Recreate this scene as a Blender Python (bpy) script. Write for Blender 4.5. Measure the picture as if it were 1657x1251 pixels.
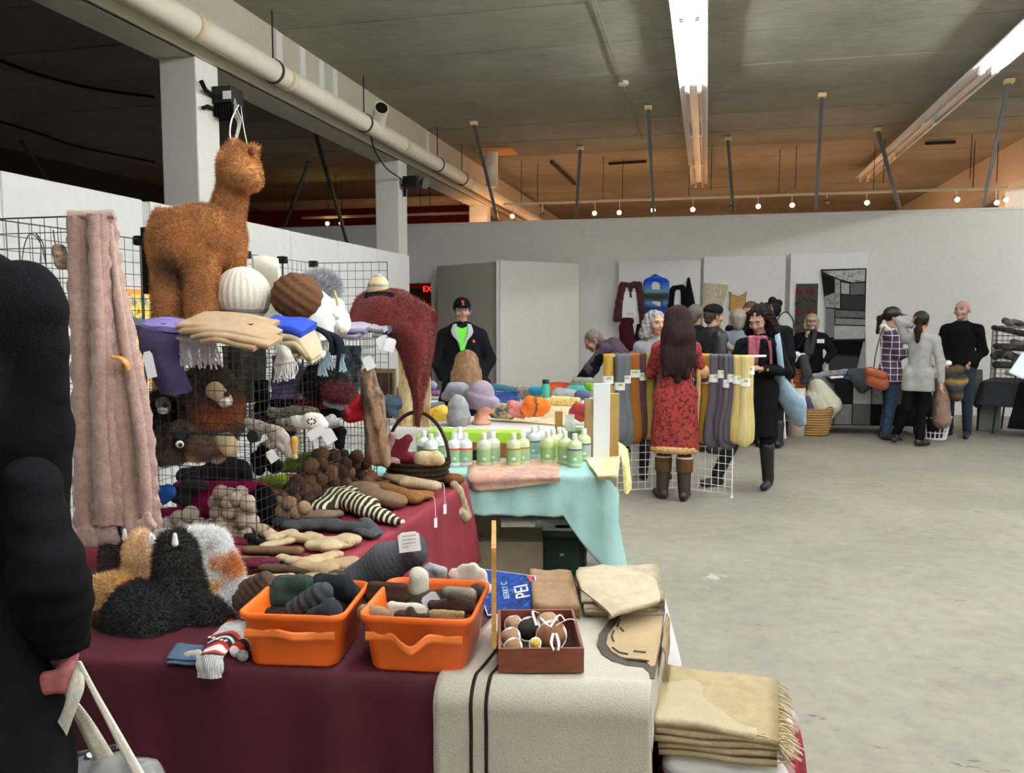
import bpy, math, random
import numpy as np
for _o in list(bpy.data.objects): bpy.data.objects.remove(_o)
SC = bpy.context.scene
COL = SC.collection
R = math.radians
# ---------------------------------------------------------------- camera, exposure, world
FPX = 1320.0; YAW = R(13.4); PIT = math.atan(111.5/FPX); CAM = np.array([0, 0, 1.62])
_f = np.array([-math.sin(YAW)*math.cos(PIT), math.cos(YAW)*math.cos(PIT), -math.sin(PIT)])
_r = np.array([math.cos(YAW), math.sin(YAW), 0]); _u = np.cross(_r, _f)
cd = bpy.data.cameras.new('camera'); cam = bpy.data.objects.new('camera', cd); COL.objects.link(cam)
cam.location = CAM; cam.rotation_euler = (R(90)-PIT, 0, YAW)
cd.sensor_fit = 'HORIZONTAL'; cd.sensor_width = 36; cd.lens = 36*FPX/1657; cd.clip_start = .05; cd.clip_end = 100
SC.camera = cam
SC.view_settings.view_transform = 'Standard'; SC.view_settings.look = 'None'
SC.view_settings.gamma = 1; SC.view_settings.use_curve_mapping = False
SC.view_settings.exposure = 0.5
w = bpy.data.worlds.new('world'); SC.world = w; w.use_nodes = True
w.node_tree.nodes['Background'].inputs[0].default_value = (.5, .5, .52, 1)
w.node_tree.nodes['Background'].inputs[1].default_value = .3
TUBE = 60.0      # emission of the fluorescent tubes
WARM = 14.0      # base watts of the added warm point lights beyond the back wall
def ray(x, y): return _f*FPX + _r*(x-828.5) + _u*(625.5-y)
def PZ(x, y, z): d = ray(x, y); return CAM + d*(z-CAM[2])/d[2]
def PY(x, y, Y): d = ray(x, y); return CAM + d*Y/d[1]
def PX(x, y, X): d = ray(x, y); return CAM + d*X/d[0]
def ppm(P): return FPX/float((np.array(P)-CAM) @ _f)      # pixels per metre at a point
# ---------------------------------------------------------------- colours and materials
def lin(h, k=1.0):
    h = h.lstrip('#'); o = []
    for i in (0, 2, 4):
        c = int(h[i:i+2], 16)/255; c = c/12.92 if c < .04045 else ((c+.055)/1.055)**2.4
        o.append(min(.92, c*k))
    return tuple(o)+(1,)
MC = {}
def base(name):
    m = bpy.data.materials.new(name); m.use_nodes = True; nt = m.node_tree
    return m, nt, nt.nodes['Principled BSDF']
def N(nt, t, **k):
    n = nt.nodes.new(t)
    for a, b in k.items():
        if a[0] == '_': setattr(n, a[1:], b)
        else: n.inputs[a.replace('_', ' ')].default_value = b
    return n
def fab(h, k=1.3, var=.14, ns=9, bs=260, bd=.25, rough=.92, knit=0, kang=0, spec=.2, sheen=0, metal=0, stretch=None, fine=.1):
    key = ('fab', h, k, var, ns, bs, bd, rough, knit, kang, spec, sheen, metal, stretch, fine)
    if key in MC: return MC[key]
    m, nt, b = base('fabric_'+h.strip('#')); L = nt.links.new
    tc = N(nt, 'ShaderNodeTexCoord'); mp = N(nt, 'ShaderNodeMapping')
    L(tc.outputs['Object'], mp.inputs[0])
    if stretch: mp.inputs['Scale'].default_value = stretch
    n1 = N(nt, 'ShaderNodeTexNoise', Scale=ns, Detail=4.0); L(mp.outputs[0], n1.inputs['Vector'])
    n3 = N(nt, 'ShaderNodeTexNoise', Scale=bs, Detail=2.0); L(mp.outputs[0], n3.inputs['Vector'])
    c = lin(h, k*.88)
    if max(c[:3]) < .03: spec = min(spec, .07)
    mx = N(nt, 'ShaderNodeMix', _data_type='RGBA'); rp = N(nt, 'ShaderNodeMapRange')
    rp.inputs[1].default_value = .3; rp.inputs[2].default_value = .7
    L(n1.outputs[0], rp.inputs[0]); L(rp.outputs[0], mx.inputs[0])
    mx.inputs[6].default_value = tuple(x*(1-var) for x in c[:3])+(1,)
    mx.inputs[7].default_value = tuple(min(.95, x*(1+var)) for x in c[:3])+(1,)
    m2 = N(nt, 'ShaderNodeMix', _data_type='RGBA', _blend_type='MULTIPLY'); m2.inputs[0].default_value = 1
    r2 = N(nt, 'ShaderNodeMapRange'); r2.inputs[1].default_value = .3; r2.inputs[2].default_value = .7
    r2.inputs[3].default_value = 1-fine*1.6; r2.inputs[4].default_value = 1+fine
    L(n3.outputs[0], r2.inputs[0]); L(mx.outputs[2], m2.inputs[6]); L(r2.outputs[0], m2.inputs[7])
    L(m2.outputs[2], b.inputs['Base Color'])
    b.inputs['Roughness'].default_value = rough; b.inputs['Specular IOR Level'].default_value = spec
    b.inputs['Metallic'].default_value = metal
    if sheen: b.inputs['Sheen Weight'].default_value = sheen
    bp = N(nt, 'ShaderNodeBump', Strength=bd, Distance=.004); h_ = n3.outputs[0]
    if knit:
        wv = N(nt, 'ShaderNodeTexWave', Scale=knit, Distortion=1.2, Detail=1.0); wv.inputs['Detail Scale'].default_value = 4
        wv.bands_direction = 'XYZ'[kang]; L(mp.outputs[0], wv.inputs['Vector'])
        ad = N(nt, 'ShaderNodeMath', _operation='MULTIPLY_ADD'); L(n3.outputs[0], ad.inputs[0]); ad.inputs[1].default_value = .4
        L(wv.outputs['Fac'], ad.inputs[2]); h_ = ad.outputs[0]; bp.inputs['Distance'].default_value = .006
        bp.inputs['Strength'].default_value = max(bd, .5)
    L(h_, bp.inputs['Height']); L(bp.outputs[0], b.inputs['Normal'])
    MC[key] = m; return m
def plain(h, k=1.3, rough=.5, metal=0, spec=.5, alpha=1, trans=0, ior=1.45, emit=None, es=0, name=None):
    key = ('pl', h, k, rough, metal, spec, alpha, trans, emit, es)
    if key in MC: return MC[key]
    m, nt, b = base(name or 'surface_'+h.strip('#'))
    tc = N(nt, 'ShaderNodeTexCoord'); n1 = N(nt, 'ShaderNodeTexNoise', Scale=14.0, Detail=3.0)
    nt.links.new(tc.outputs['Object'], n1.inputs['Vector'])
    mx = N(nt, 'ShaderNodeMix', _data_type='RGBA'); c = lin(h, k); nt.links.new(n1.outputs[0], mx.inputs[0])
    mx.inputs[6].default_value = tuple(x*.93 for x in c[:3])+(1,); mx.inputs[7].default_value = tuple(min(.95, x*1.06) for x in c[:3])+(1,)
    nt.links.new(mx.outputs[2], b.inputs['Base Color'])
    b.inputs['Roughness'].default_value = rough; b.inputs['Metallic'].default_value = metal
    b.inputs['Specular IOR Level'].default_value = spec; b.inputs['Alpha'].default_value = alpha
    b.inputs['Transmission Weight'].default_value = trans; b.inputs['IOR'].default_value = ior
    if emit: b.inputs['Emission Color'].default_value = lin(emit); b.inputs['Emission Strength'].default_value = es
    MC[key] = m; return m
def vcm(name='painted_fibre', rough=.95, ns=120, var=.2, bd=.3, sheen=.3):
    key = ('vc', name)
    if key in MC: return MC[key]
    m, nt, b = base(name); L = nt.links.new
    at = N(nt, 'ShaderNodeAttribute', _attribute_name='Col'); tc = N(nt, 'ShaderNodeTexCoord')
    n1 = N(nt, 'ShaderNodeTexNoise', Scale=ns, Detail=2.0); L(tc.outputs['Object'], n1.inputs['Vector'])
    mr = N(nt, 'ShaderNodeMapRange'); mr.inputs[1].default_value = .3; mr.inputs[2].default_value = .7
    mr.inputs[3].default_value = 1-var; mr.inputs[4].default_value = 1+var; L(n1.outputs[0], mr.inputs[0])
    mx = N(nt, 'ShaderNodeMix', _data_type='RGBA', _blend_type='MULTIPLY'); mx.inputs[0].default_value = 1
    L(at.outputs['Color'], mx.inputs[6]); L(mr.outputs[0], mx.inputs[7]); L(mx.outputs[2], b.inputs['Base Color'])
    b.inputs['Roughness'].default_value = rough; b.inputs['Specular IOR Level'].default_value = .15
    b.inputs['Sheen Weight'].default_value = sheen
    bp = N(nt, 'ShaderNodeBump', Strength=bd, Distance=.003); L(n1.outputs[0], bp.inputs['Height']); L(bp.outputs[0], b.inputs['Normal'])
    MC[key] = m; return m
def stripes(name, cols, axis=2, period=.1, k=1.3, soft=False, var=.1, off=0.0, dist=0.0):
    """bands of colour along an object axis; cols = [(fraction, hex)]"""
    m, nt, b = base(name); L = nt.links.new
    tc = N(nt, 'ShaderNodeTexCoord'); sp = N(nt, 'ShaderNodeSeparateXYZ'); L(tc.outputs['Object'], sp.inputs[0])
    nz = N(nt, 'ShaderNodeTexNoise', Scale=12.0); L(tc.outputs['Object'], nz.inputs['Vector'])
    ad = N(nt, 'ShaderNodeMath', _operation='MULTIPLY_ADD'); L(nz.outputs[0], ad.inputs[0]); ad.inputs[1].default_value = dist; L(sp.outputs[axis], ad.inputs[2])
    a2 = N(nt, 'ShaderNodeMath', _operation='ADD'); L(ad.outputs[0], a2.inputs[0]); a2.inputs[1].default_value = off+100*period
    mo = N(nt, 'ShaderNodeMath', _operation='MODULO'); L(a2.outputs[0], mo.inputs[0]); mo.inputs[1].default_value = period
    dv = N(nt, 'ShaderNodeMath', _operation='DIVIDE'); L(mo.outputs[0], dv.inputs[0]); dv.inputs[1].default_value = period
    cr = N(nt, 'ShaderNodeValToRGB'); cr.color_ramp.interpolation = 'LINEAR' if soft else 'CONSTANT'; L(dv.outputs[0], cr.inputs[0])
    el = cr.color_ramp.elements
    while len(el) < len(cols): el.new(.5)
    for e, (p, h) in zip(el, cols): e.position = p; e.color = lin(h, k)
    n3 = N(nt, 'ShaderNodeTexNoise', Scale=220.0); L(tc.outputs['Object'], n3.inputs['Vector'])
    mr = N(nt, 'ShaderNodeMapRange'); mr.inputs[3].default_value = 1-var*1.5; mr.inputs[4].default_value = 1+var*1.5; L(n3.outputs[0], mr.inputs[0])
    mx = N(nt, 'ShaderNodeMix', _data_type='RGBA', _blend_type='MULTIPLY'); mx.inputs[0].default_value = 1
    L(cr.outputs[0], mx.inputs[6]); L(mr.outputs[0], mx.inputs[7]); L(mx.outputs[2], b.inputs['Base Color'])
    b.inputs['Roughness'].default_value = .92; b.inputs['Specular IOR Level'].default_value = .2
    bp = N(nt, 'ShaderNodeBump', Strength=.4, Distance=.003); L(n3.outputs[0], bp.inputs['Height']); L(bp.outputs[0], b.inputs['Normal'])
    return m
def voro(name, cols, scale, k=1.3, stretch=(1, 1, 1)):
    """irregular knitted / dyed patches"""
    m, nt, b = base(name); L = nt.links.new
    tc = N(nt, 'ShaderNodeTexCoord'); mp = N(nt, 'ShaderNodeMapping'); L(tc.outputs['Object'], mp.inputs[0]); mp.inputs['Scale'].default_value = stretch
    nz = N(nt, 'ShaderNodeTexNoise', Scale=scale, Detail=5.0, Roughness=.65); L(mp.outputs[0], nz.inputs['Vector'])
    cr = N(nt, 'ShaderNodeValToRGB'); L(nz.outputs[0], cr.inputs[0]); el = cr.color_ramp.elements
    while len(el) < len(cols): el.new(.5)
    for i, (e, h) in enumerate(zip(el, cols)): e.position = .32+.36*i/max(1, len(cols)-1); e.color = lin(h, k)
    L(cr.outputs[0], b.inputs['Base Color']); b.inputs['Roughness'].default_value = .92; b.inputs['Specular IOR Level'].default_value = .2
    bp = N(nt, 'ShaderNodeBump', Strength=.4, Distance=.004); L(nz.outputs[0], bp.inputs['Height']); L(bp.outputs[0], b.inputs['Normal'])
    return m
# ---------------------------------------------------------------- mesh collector
def rot(ax, a):
    c, s = math.cos(a), math.sin(a)
    return np.array({'x': [[1, 0, 0], [0, c, -s], [0, s, c]], 'y': [[c, 0, s], [0, 1, 0], [-s, 0, c]], 'z': [[c, -s, 0], [s, c, 0], [0, 0, 1]]}[ax])
class G:
    def __init__(s): s.v = []; s.f = []; s.n = 0; s.c = []; s.mi = []; s.sm = []
    def add(s, v, f, col=None, mi=0, sm=True):
        v = np.asarray(v, float).reshape(-1, 3)
        for a in (f if isinstance(f, list) and isinstance(f[0], np.ndarray) else [f]):
            a = np.asarray(a, int)
            if len(a): s.f.append(a+s.n); s.mi.append(np.full(len(a), mi)); s.sm.append(np.full(len(a), sm))
        s.v.append(v); s.n += len(v)
        c = np.ones((len(v), 4)) if col is None else np.broadcast_to(np.asarray(col, float), (len(v), 4)).copy()
        s.c.append(c); return s
    def box(s, x0, x1, y0, y1, z0, z1, Rm=None, at=None, mi=0, col=None):
        v = np.array([(x, y, z) for x in (x0, x1) for y in (y0, y1) for z in (z0, z1)], float)
        if Rm is not None: v = v @ Rm.T
        if at is not None: v = v+np.asarray(at)
        return s.add(v, [[0, 1, 3, 2], [4, 6, 7, 5], [0, 4, 5, 1], [2, 3, 7, 6], [0, 2, 6, 4], [1, 5, 7, 3]], col, mi, False)
    def grid(s, P, wu=False, wv=False, col=None, mi=0, sm=True, flip=False):
        P = np.asarray(P, float); nu, nv = P.shape[:2]; I = np.arange(nu*nv).reshape(nu, nv)
        if wu: I = np.vstack([I, I[:1]])
        if wv: I = np.hstack([I, I[:, :1]])
        q = np.stack([I[:-1, :-1], I[1:, :-1], I[1:, 1:], I[:-1, 1:]], -1).reshape(-1, 4)
        if flip: q = q[:, ::-1]
        return s.add(P.reshape(-1, 3), q, None if col is None else np.asarray(col).reshape(-1, 4) if np.ndim(col) > 1 else col, mi, sm)
    def tube(s, path, r, seg=8, sq=1.0, up=None, caps=True, mi=0, col=None, sm=True, ph=0):
        P = np.asarray(path, float); n = len(P); r = np.broadcast_to(np.asarray(r, float), (n,))
        T = np.gradient(P, axis=0); T /= np.linalg.norm(T, axis=1)[:, None]+1e-12
        a = np.array(up if up is not None else ((0, 0, 1) if abs(T[0, 2]) < .9 else (1, 0, 0)), float)
        rings = []; th = np.arange(seg)*2*math.pi/seg+ph
        for i in range(n):
            x = np.cross(a, T[i]); x /= np.linalg.norm(x)+1e-12; yv = np.cross(T[i], x)
            if up is None: a = yv
            rings.append(P[i]+r[i]*(np.outer(np.cos(th), x)+sq*np.outer(np.sin(th), yv)))
        s.grid(np.array(rings), wv=True, mi=mi, col=col, sm=sm)
        if caps:
            b = s.n-n*seg; s.f.append(np.array([[b+i for i in range(seg)][::-1]])); s.mi.append(np.array([mi])); s.sm.append(np.array([False]))
            e = s.n-seg; s.f.append(np.array([[e+i for i in range(seg)]])); s.mi.append(np.array([mi])); s.sm.append(np.array([False]))
        return s
    def lathe(s, prof, at=(0, 0, 0), seg=20, mi=0, col=None, sx=1, sy=1, sm=True):
        th = np.arange(seg)*2*math.pi/seg; p = np.array(prof, float)
        P = np.stack([p[:, :1]*np.cos(th)*sx, p[:, :1]*np.sin(th)*sy, np.repeat(p[:, 1:], seg, 1)], -1)+np.array(at)
        return s.grid(P, wv=True, mi=mi, col=col, sm=sm, flip=True)
    def ell(s, c, r, Rm=None, seg=16, mi=0, col=None):
        u = np.linspace(0, math.pi, seg//2+1); v = np.arange(seg)*2*math.pi/seg
        P = np.stack([np.outer(np.sin(u), np.cos(v)), np.outer(np.sin(u), np.sin(v)), np.outer(np.cos(u), np.ones(seg))], -1)*np.asarray(r)
        if Rm is not None: P = P @ Rm.T
        return s.grid(P+np.asarray(c), wv=True, mi=mi, col=col)
    def mesh(s, name, org):
        V = np.vstack(s.v)-np.asarray(org); me = bpy.data.meshes.new(name)
        nl = sum(a.size for a in s.f); nf = sum(len(a) for a in s.f)
        me.vertices.add(len(V)); me.vertices.foreach_set('co', V.ravel())
        me.loops.add(nl); me.loops.foreach_set('vertex_index', np.concatenate([a.ravel() for a in s.f]).astype(np.int32))
        tot = np.concatenate([np.full(len(a), a.shape[1]) for a in s.f]); st = np.concatenate([[0], np.cumsum(tot)[:-1]])
        me.polygons.add(nf); me.polygons.foreach_set('loop_start', st.astype(np.int32)); me.polygons.foreach_set('loop_total', tot.astype(np.int32))
        me.polygons.foreach_set('material_index', np.concatenate(s.mi).astype(np.int32))
        me.polygons.foreach_set('use_smooth', np.concatenate(s.sm).astype(bool))
        c = np.vstack(s.c)
        if not np.all(c == 1):
            at = me.color_attributes.new('Col', 'FLOAT_COLOR', 'POINT'); at.data.foreach_set('color', c.ravel())
        me.update(calc_edges=True); me.validate(); return me
ORG = {}
def O(name, g, mats, parent=None, label=None, cat=None, group=None, kind=None, bev=0, org=None):
    V = np.vstack(g.v)
    if parent is not None: og = ORG[parent.name]
    elif org is not None: og = np.array(org, float)
    else: og = np.array([(V[:, 0].min()+V[:, 0].max())/2, (V[:, 1].min()+V[:, 1].max())/2, V[:, 2].min()])
    me = g.mesh(name, og)
    for m in (mats if isinstance(mats, (list, tuple)) else [mats]): me.materials.append(m)
    o = bpy.data.objects.new(name, me); COL.objects.link(o)
    if parent is not None: o.parent = parent
    else: o.location = og
    ORG[o.name] = og
    if bev: b = o.modifiers.new('bevel', 'BEVEL'); b.width = bev; b.segments = 2; b.limit_method = 'ANGLE'
    if label: o['label'] = label
    if cat: o['category'] = cat
    if group: o['group'] = group
    if kind: o['kind'] = kind
    return o
def T(name, label, cat, at=(0, 0, 0), group=None, kind=None):
    o = bpy.data.objects.new(name, None); COL.objects.link(o); o.location = at; ORG[o.name] = np.array(at, float); o.empty_display_size = .1
    if label: o['label'] = label
    if cat: o['category'] = cat
    if group: o['group'] = group
    if kind: o['kind'] = kind
    return o
def dup(root, loc, label=None, rz=None, sc=None, mat=None):
    def cp(o, par):
        c = o.copy(); COL.objects.link(c); c.parent = par
        for ch in o.children: cp(ch, c)
        return c
    r = cp(root, None); r.location = loc
    if rz is not None: r.rotation_euler = (0, 0, rz) if not isinstance(rz, (tuple, list)) else rz
    if sc is not None: r.scale = (sc, sc, sc) if not isinstance(sc, (tuple, list)) else sc
    if label: r['label'] = label
    return r
# ---------------------------------------------------------------- noise, cloth
_rng = np.random.RandomState(7)
_ND = [( _rng.normal(size=3), _rng.uniform(0, 6.28)) for _ in range(24)]
def sn(P, sc, seed=0):
    P = np.asarray(P, float)*sc; o = 0
    for i in range(6):
        d, ph = _ND[(i+seed*5) % 24]; d2, p2 = _ND[(i+seed*3+7) % 24]
        o = o+np.sin(P @ d*(1+.35*i)+ph+seed+1.3*np.sin(P @ d2*.7+p2))/(1+.5*i)
    return o/2.6
def crs(P, n, axis):
    P = np.moveaxis(np.asarray(P, float), axis, 0); m = len(P)
    if m == 2: t = np.linspace(0, 1, n).reshape((-1,)+(1,)*(P.ndim-1)); return np.moveaxis(P[0]*(1-t)+P[1]*t, 0, axis)
    Q = np.concatenate([[2*P[0]-P[1]], P, [2*P[-1]-P[-2]]]); u = np.linspace(0, m-1-1e-9, n); i = u.astype(int)
    t = (u-i).reshape((-1,)+(1,)*(P.ndim-1)); a, b, c, d = Q[i], Q[i+1], Q[i+2], Q[i+3]
    r = .5*((2*b)+(-a+c)*t+(2*a-5*b+4*c-d)*t*t+(-a+3*b-3*c+d)*t**3)
    return np.moveaxis(r, 0, axis)
def gnorm(P):
    du = np.gradient(P, axis=0); dv = np.gradient(P, axis=1); n = np.cross(du, dv)
    return n/(np.linalg.norm(n, axis=-1, keepdims=True)+1e-12)
def cloth(g, rows, nu=24, nv=24, th=.004, wr=0, ws=12, seed=0, fine=0, fs=60, mi=0, col=None):
    """closed shell through a grid of control points, with wrinkles"""
    P = crs(crs(np.array(rows, float), nu, 0), nv, 1)
    Nn = gnorm(P)
    if wr: P = P+Nn*(sn(P, ws, seed)*wr)[..., None]
    if fine: P = P+Nn*(sn(P, fs, seed+2)*fine)[..., None]
    Nn = gnorm(P); A = P+Nn*th/2; B = P-Nn*th/2
    ring = np.concatenate([A, B[:, ::-1]], 1)
    g.grid(ring, wv=True, mi=mi, col=col)
    for k in (0, -1):
        st = np.stack([A[k], B[k]], 0); g.grid(st, mi=mi, col=col, flip=(k == 0))
    return P
# ---------------------------------------------------------------- signed distance bodies
def c_(a, b, ra, rb=None, sq=None, n=None): return ('c', np.array(a, float), np.array(b, float), ra, ra if rb is None else rb, sq, None if n is None else np.array(n, float))
def e_(c, r, Rm=None): return ('e', np.array(c, float), np.array(r, float) if np.ndim(r) else np.array([r]*3, float), Rm)
def sdf(prims, h=.01, k=.015, cuts=(), disp=None):
    lo = np.full(3, 1e9); hi = -lo
    for p in prims:
        if p[0] == 'c': m = max(p[3], p[4]); lo = np.minimum(lo, np.minimum(p[1], p[2])-m); hi = np.maximum(hi, np.maximum(p[1], p[2])+m)
        else: m = max(p[2]); lo = np.minimum(lo, p[1]-m); hi = np.maximum(hi, p[1]+m)
    lo -= 3*h+k; hi += 3*h+k; n = np.ceil((hi-lo)/h).astype(int)+1
    D = np.full(n, 1.0)
    for p in prims:
        if p[0] == 'c': m = max(p[3], p[4])+k+2*h; a = np.minimum(p[1], p[2])-m; b = np.maximum(p[1], p[2])+m
        else: m = max(p[2])+k+2*h; a = p[1]-m; b = p[1]+m
        i0 = np.maximum(0, ((a-lo)/h).astype(int)); i1 = np.minimum(n, np.ceil((b-lo)/h).astype(int)+1)
        ax = [lo[q]+h*np.arange(i0[q], i1[q]) for q in range(3)]
        X = np.stack(np.meshgrid(*ax, indexing='ij'), -1)
        if p[0] == 'c':
            A, B, ra, rb, sq, nn = p[1:]; q = X-A; ab = B-A
            if sq:
                q = q+(q @ nn)[..., None]*(1/sq-1)*nn; ab = ab+(ab @ nn)*(1/sq-1)*nn
            t = np.clip(q @ ab/(ab @ ab+1e-12), 0, 1); d = np.linalg.norm(q-t[..., None]*ab, axis=-1)-(ra+(rb-ra)*t)
            if sq: d = d*(sq*.5+.5)
        else:
            q = X-p[1]
            if p[3] is not None: q = q @ p[3]
            k0 = np.linalg.norm(q/p[2], axis=-1); k1 = np.linalg.norm(q/p[2]**2, axis=-1)+1e-9; d = k0*(k0-1)/k1
        s = tuple(slice(i0[q], i1[q]) for q in range(3)); E = D[s]
        hh = np.clip(.5+.5*(E-d)/k, 0, 1); D[s] = E*(1-hh)+d*hh-k*hh*(1-hh)
    if disp is not None or cuts:
        X = np.stack(np.meshgrid(*[lo[q]+h*np.arange(n[q]) for q in range(3)], indexing='ij'), -1)
        if disp is not None:
            m = np.abs(D) < .06; D[m] += disp(X[m])
        for pt, nr in cuts: D = np.maximum(D, (X-np.array(pt, float)) @ (np.array(nr, float)/np.linalg.norm(nr)))
    S = D < 0
    c = S[:-1, :-1, :-1].astype(np.int8)
    cor = [(i, j, l) for i in (0, 1) for j in (0, 1) for l in (0, 1)]
    sh = lambda A, o: A[o[0]:A.shape[0]-1+o[0], o[1]:A.shape[1]-1+o[1], o[2]:A.shape[2]-1+o[2]]
    cnt = sum(sh(S, o).astype(np.int8) for o in cor); act = (cnt > 0) & (cnt < 8); idx = np.argwhere(act)
    acc = np.zeros((len(idx), 3)); ne = np.zeros(len(idx))
    for a in cor:
        for q in range(3):
            if a[q] == 0:
                b = list(a); b[q] = 1
                da = D[idx[:, 0]+a[0], idx[:, 1]+a[1], idx[:, 2]+a[2]]; db = D[idx[:, 0]+b[0], idx[:, 1]+b[1], idx[:, 2]+b[2]]
                x = (da < 0) != (db < 0); t = np.where(x, da/np.where(x, da-db, 1), 0)
                pt = np.tile(np.array(a, float), (len(idx), 1)); pt[:, q] = t
                acc += pt*x[:, None]; ne += x
    V = lo+h*(idx+acc/ne[:, None])
    M = np.full(act.shape, -1); M[act] = np.arange(len(idx)); F = []
    for q in range(3):
        o1, o2 = [(1, 2), (2, 0), (0, 1)][q]
        s0 = [slice(1, -1)]*3; s0[q] = slice(0, -1); s1 = list(s0); s1[q] = slice(1, None)
        A = S[tuple(s0)]; B = S[tuple(s1)]; e = np.argwhere(A != B)
        if not len(e): continue
        e = e+np.array([0 if z == q else 1 for z in range(3)]); a = A[tuple((e-np.array([0 if z == q else 1 for z in range(3)])).T)]
        def g_(d1, d2):
            t = e.copy(); t[:, o1] -= d1; t[:, o2] -= d2; return M[t[:, 0], t[:, 1], t[:, 2]]
        qd = np.stack([g_(0, 0), g_(1, 0), g_(1, 1), g_(0, 1)], 1); qd[~a] = qd[~a][:, ::-1]; F.append(qd)
    F = np.vstack(F); F = F[(F >= 0).all(1)]
    return V, F
def fur(g, V, F, n, L, w_, colf, droop=.3, seed=1, lie=None, jit=.5, mi=0):
    rs = np.random.RandomState(seed); a, b, c = V[F[:, 0]], V[F[:, 1]], V[F[:, 2]]
    ar = np.linalg.norm(np.cross(b-a, V[F[:, 3]]-a), axis=1); i = rs.choice(len(F), n, p=ar/ar.sum())
    u = rs.rand(n, 1); v = rs.rand(n, 1); P = (a[i]*(1-u)+b[i]*u)*(1-v)+(V[F[i, 3]]*(1-u)+c[i]*u)*v
    nn = np.cross(b[i]-a[i], c[i]-a[i]); nn /= np.linalg.norm(nn, axis=1)[:, None]+1e-12
    d = nn+rs.normal(size=(n, 3))*jit*.5; d[:, 2] -= droop
    if lie is not None: d += np.array(lie)
    # clumps bend the same way
    d[:, 0] += .5*sn(P, 45, 3); d[:, 1] += .5*sn(P, 45, 4)
    d /= np.linalg.norm(d, axis=1)[:, None]; l = L*(.6+.7*rs.rand(n, 1))
    t = np.cross(d, rs.normal(size=(n, 3))); t /= np.linalg.norm(t, axis=1)[:, None]+1e-12
    v0 = P-nn*.002-t*w_/2; v1 = P-nn*.002+t*w_/2; v2 = P+d*l
    C = colf(P)*(.82+.36*rs.rand(n, 1)); C[:, 3] = 1; C = np.clip(C, 0, 1)
    g.add(np.stack([v0, v1, v2], 1).reshape(-1, 3), np.arange(3*n).reshape(-1, 3), np.repeat(C, 3, 0), mi, True)
def text(s, size, name, mat, M, parent, depth=.001):
    cu = bpy.data.curves.new('lettering', 'FONT'); cu.body = s; cu.size = size; cu.extrude = depth; cu.align_x = 'CENTER'; cu.align_y = 'CENTER'
    o = bpy.data.objects.new('t', cu); COL.objects.link(o); dg = bpy.context.evaluated_depsgraph_get(); dg.update()
    me = bpy.data.meshes.new_from_object(o.evaluated_get(dg)); bpy.data.objects.remove(o)
    n = len(me.vertices); v = np.zeros(n*3); me.vertices.foreach_get('co', v); v = v.reshape(-1, 3)
    R3, t = M; v = v @ np.asarray(R3).T+np.asarray(t)-ORG[parent.name]; me.vertices.foreach_set('co', v.ravel()); me.name = name
    me.materials.clear(); me.materials.append(mat)
    q = bpy.data.objects.new(name, me); COL.objects.link(q); q.parent = parent; ORG[q.name] = ORG[parent.name]; return q
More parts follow.
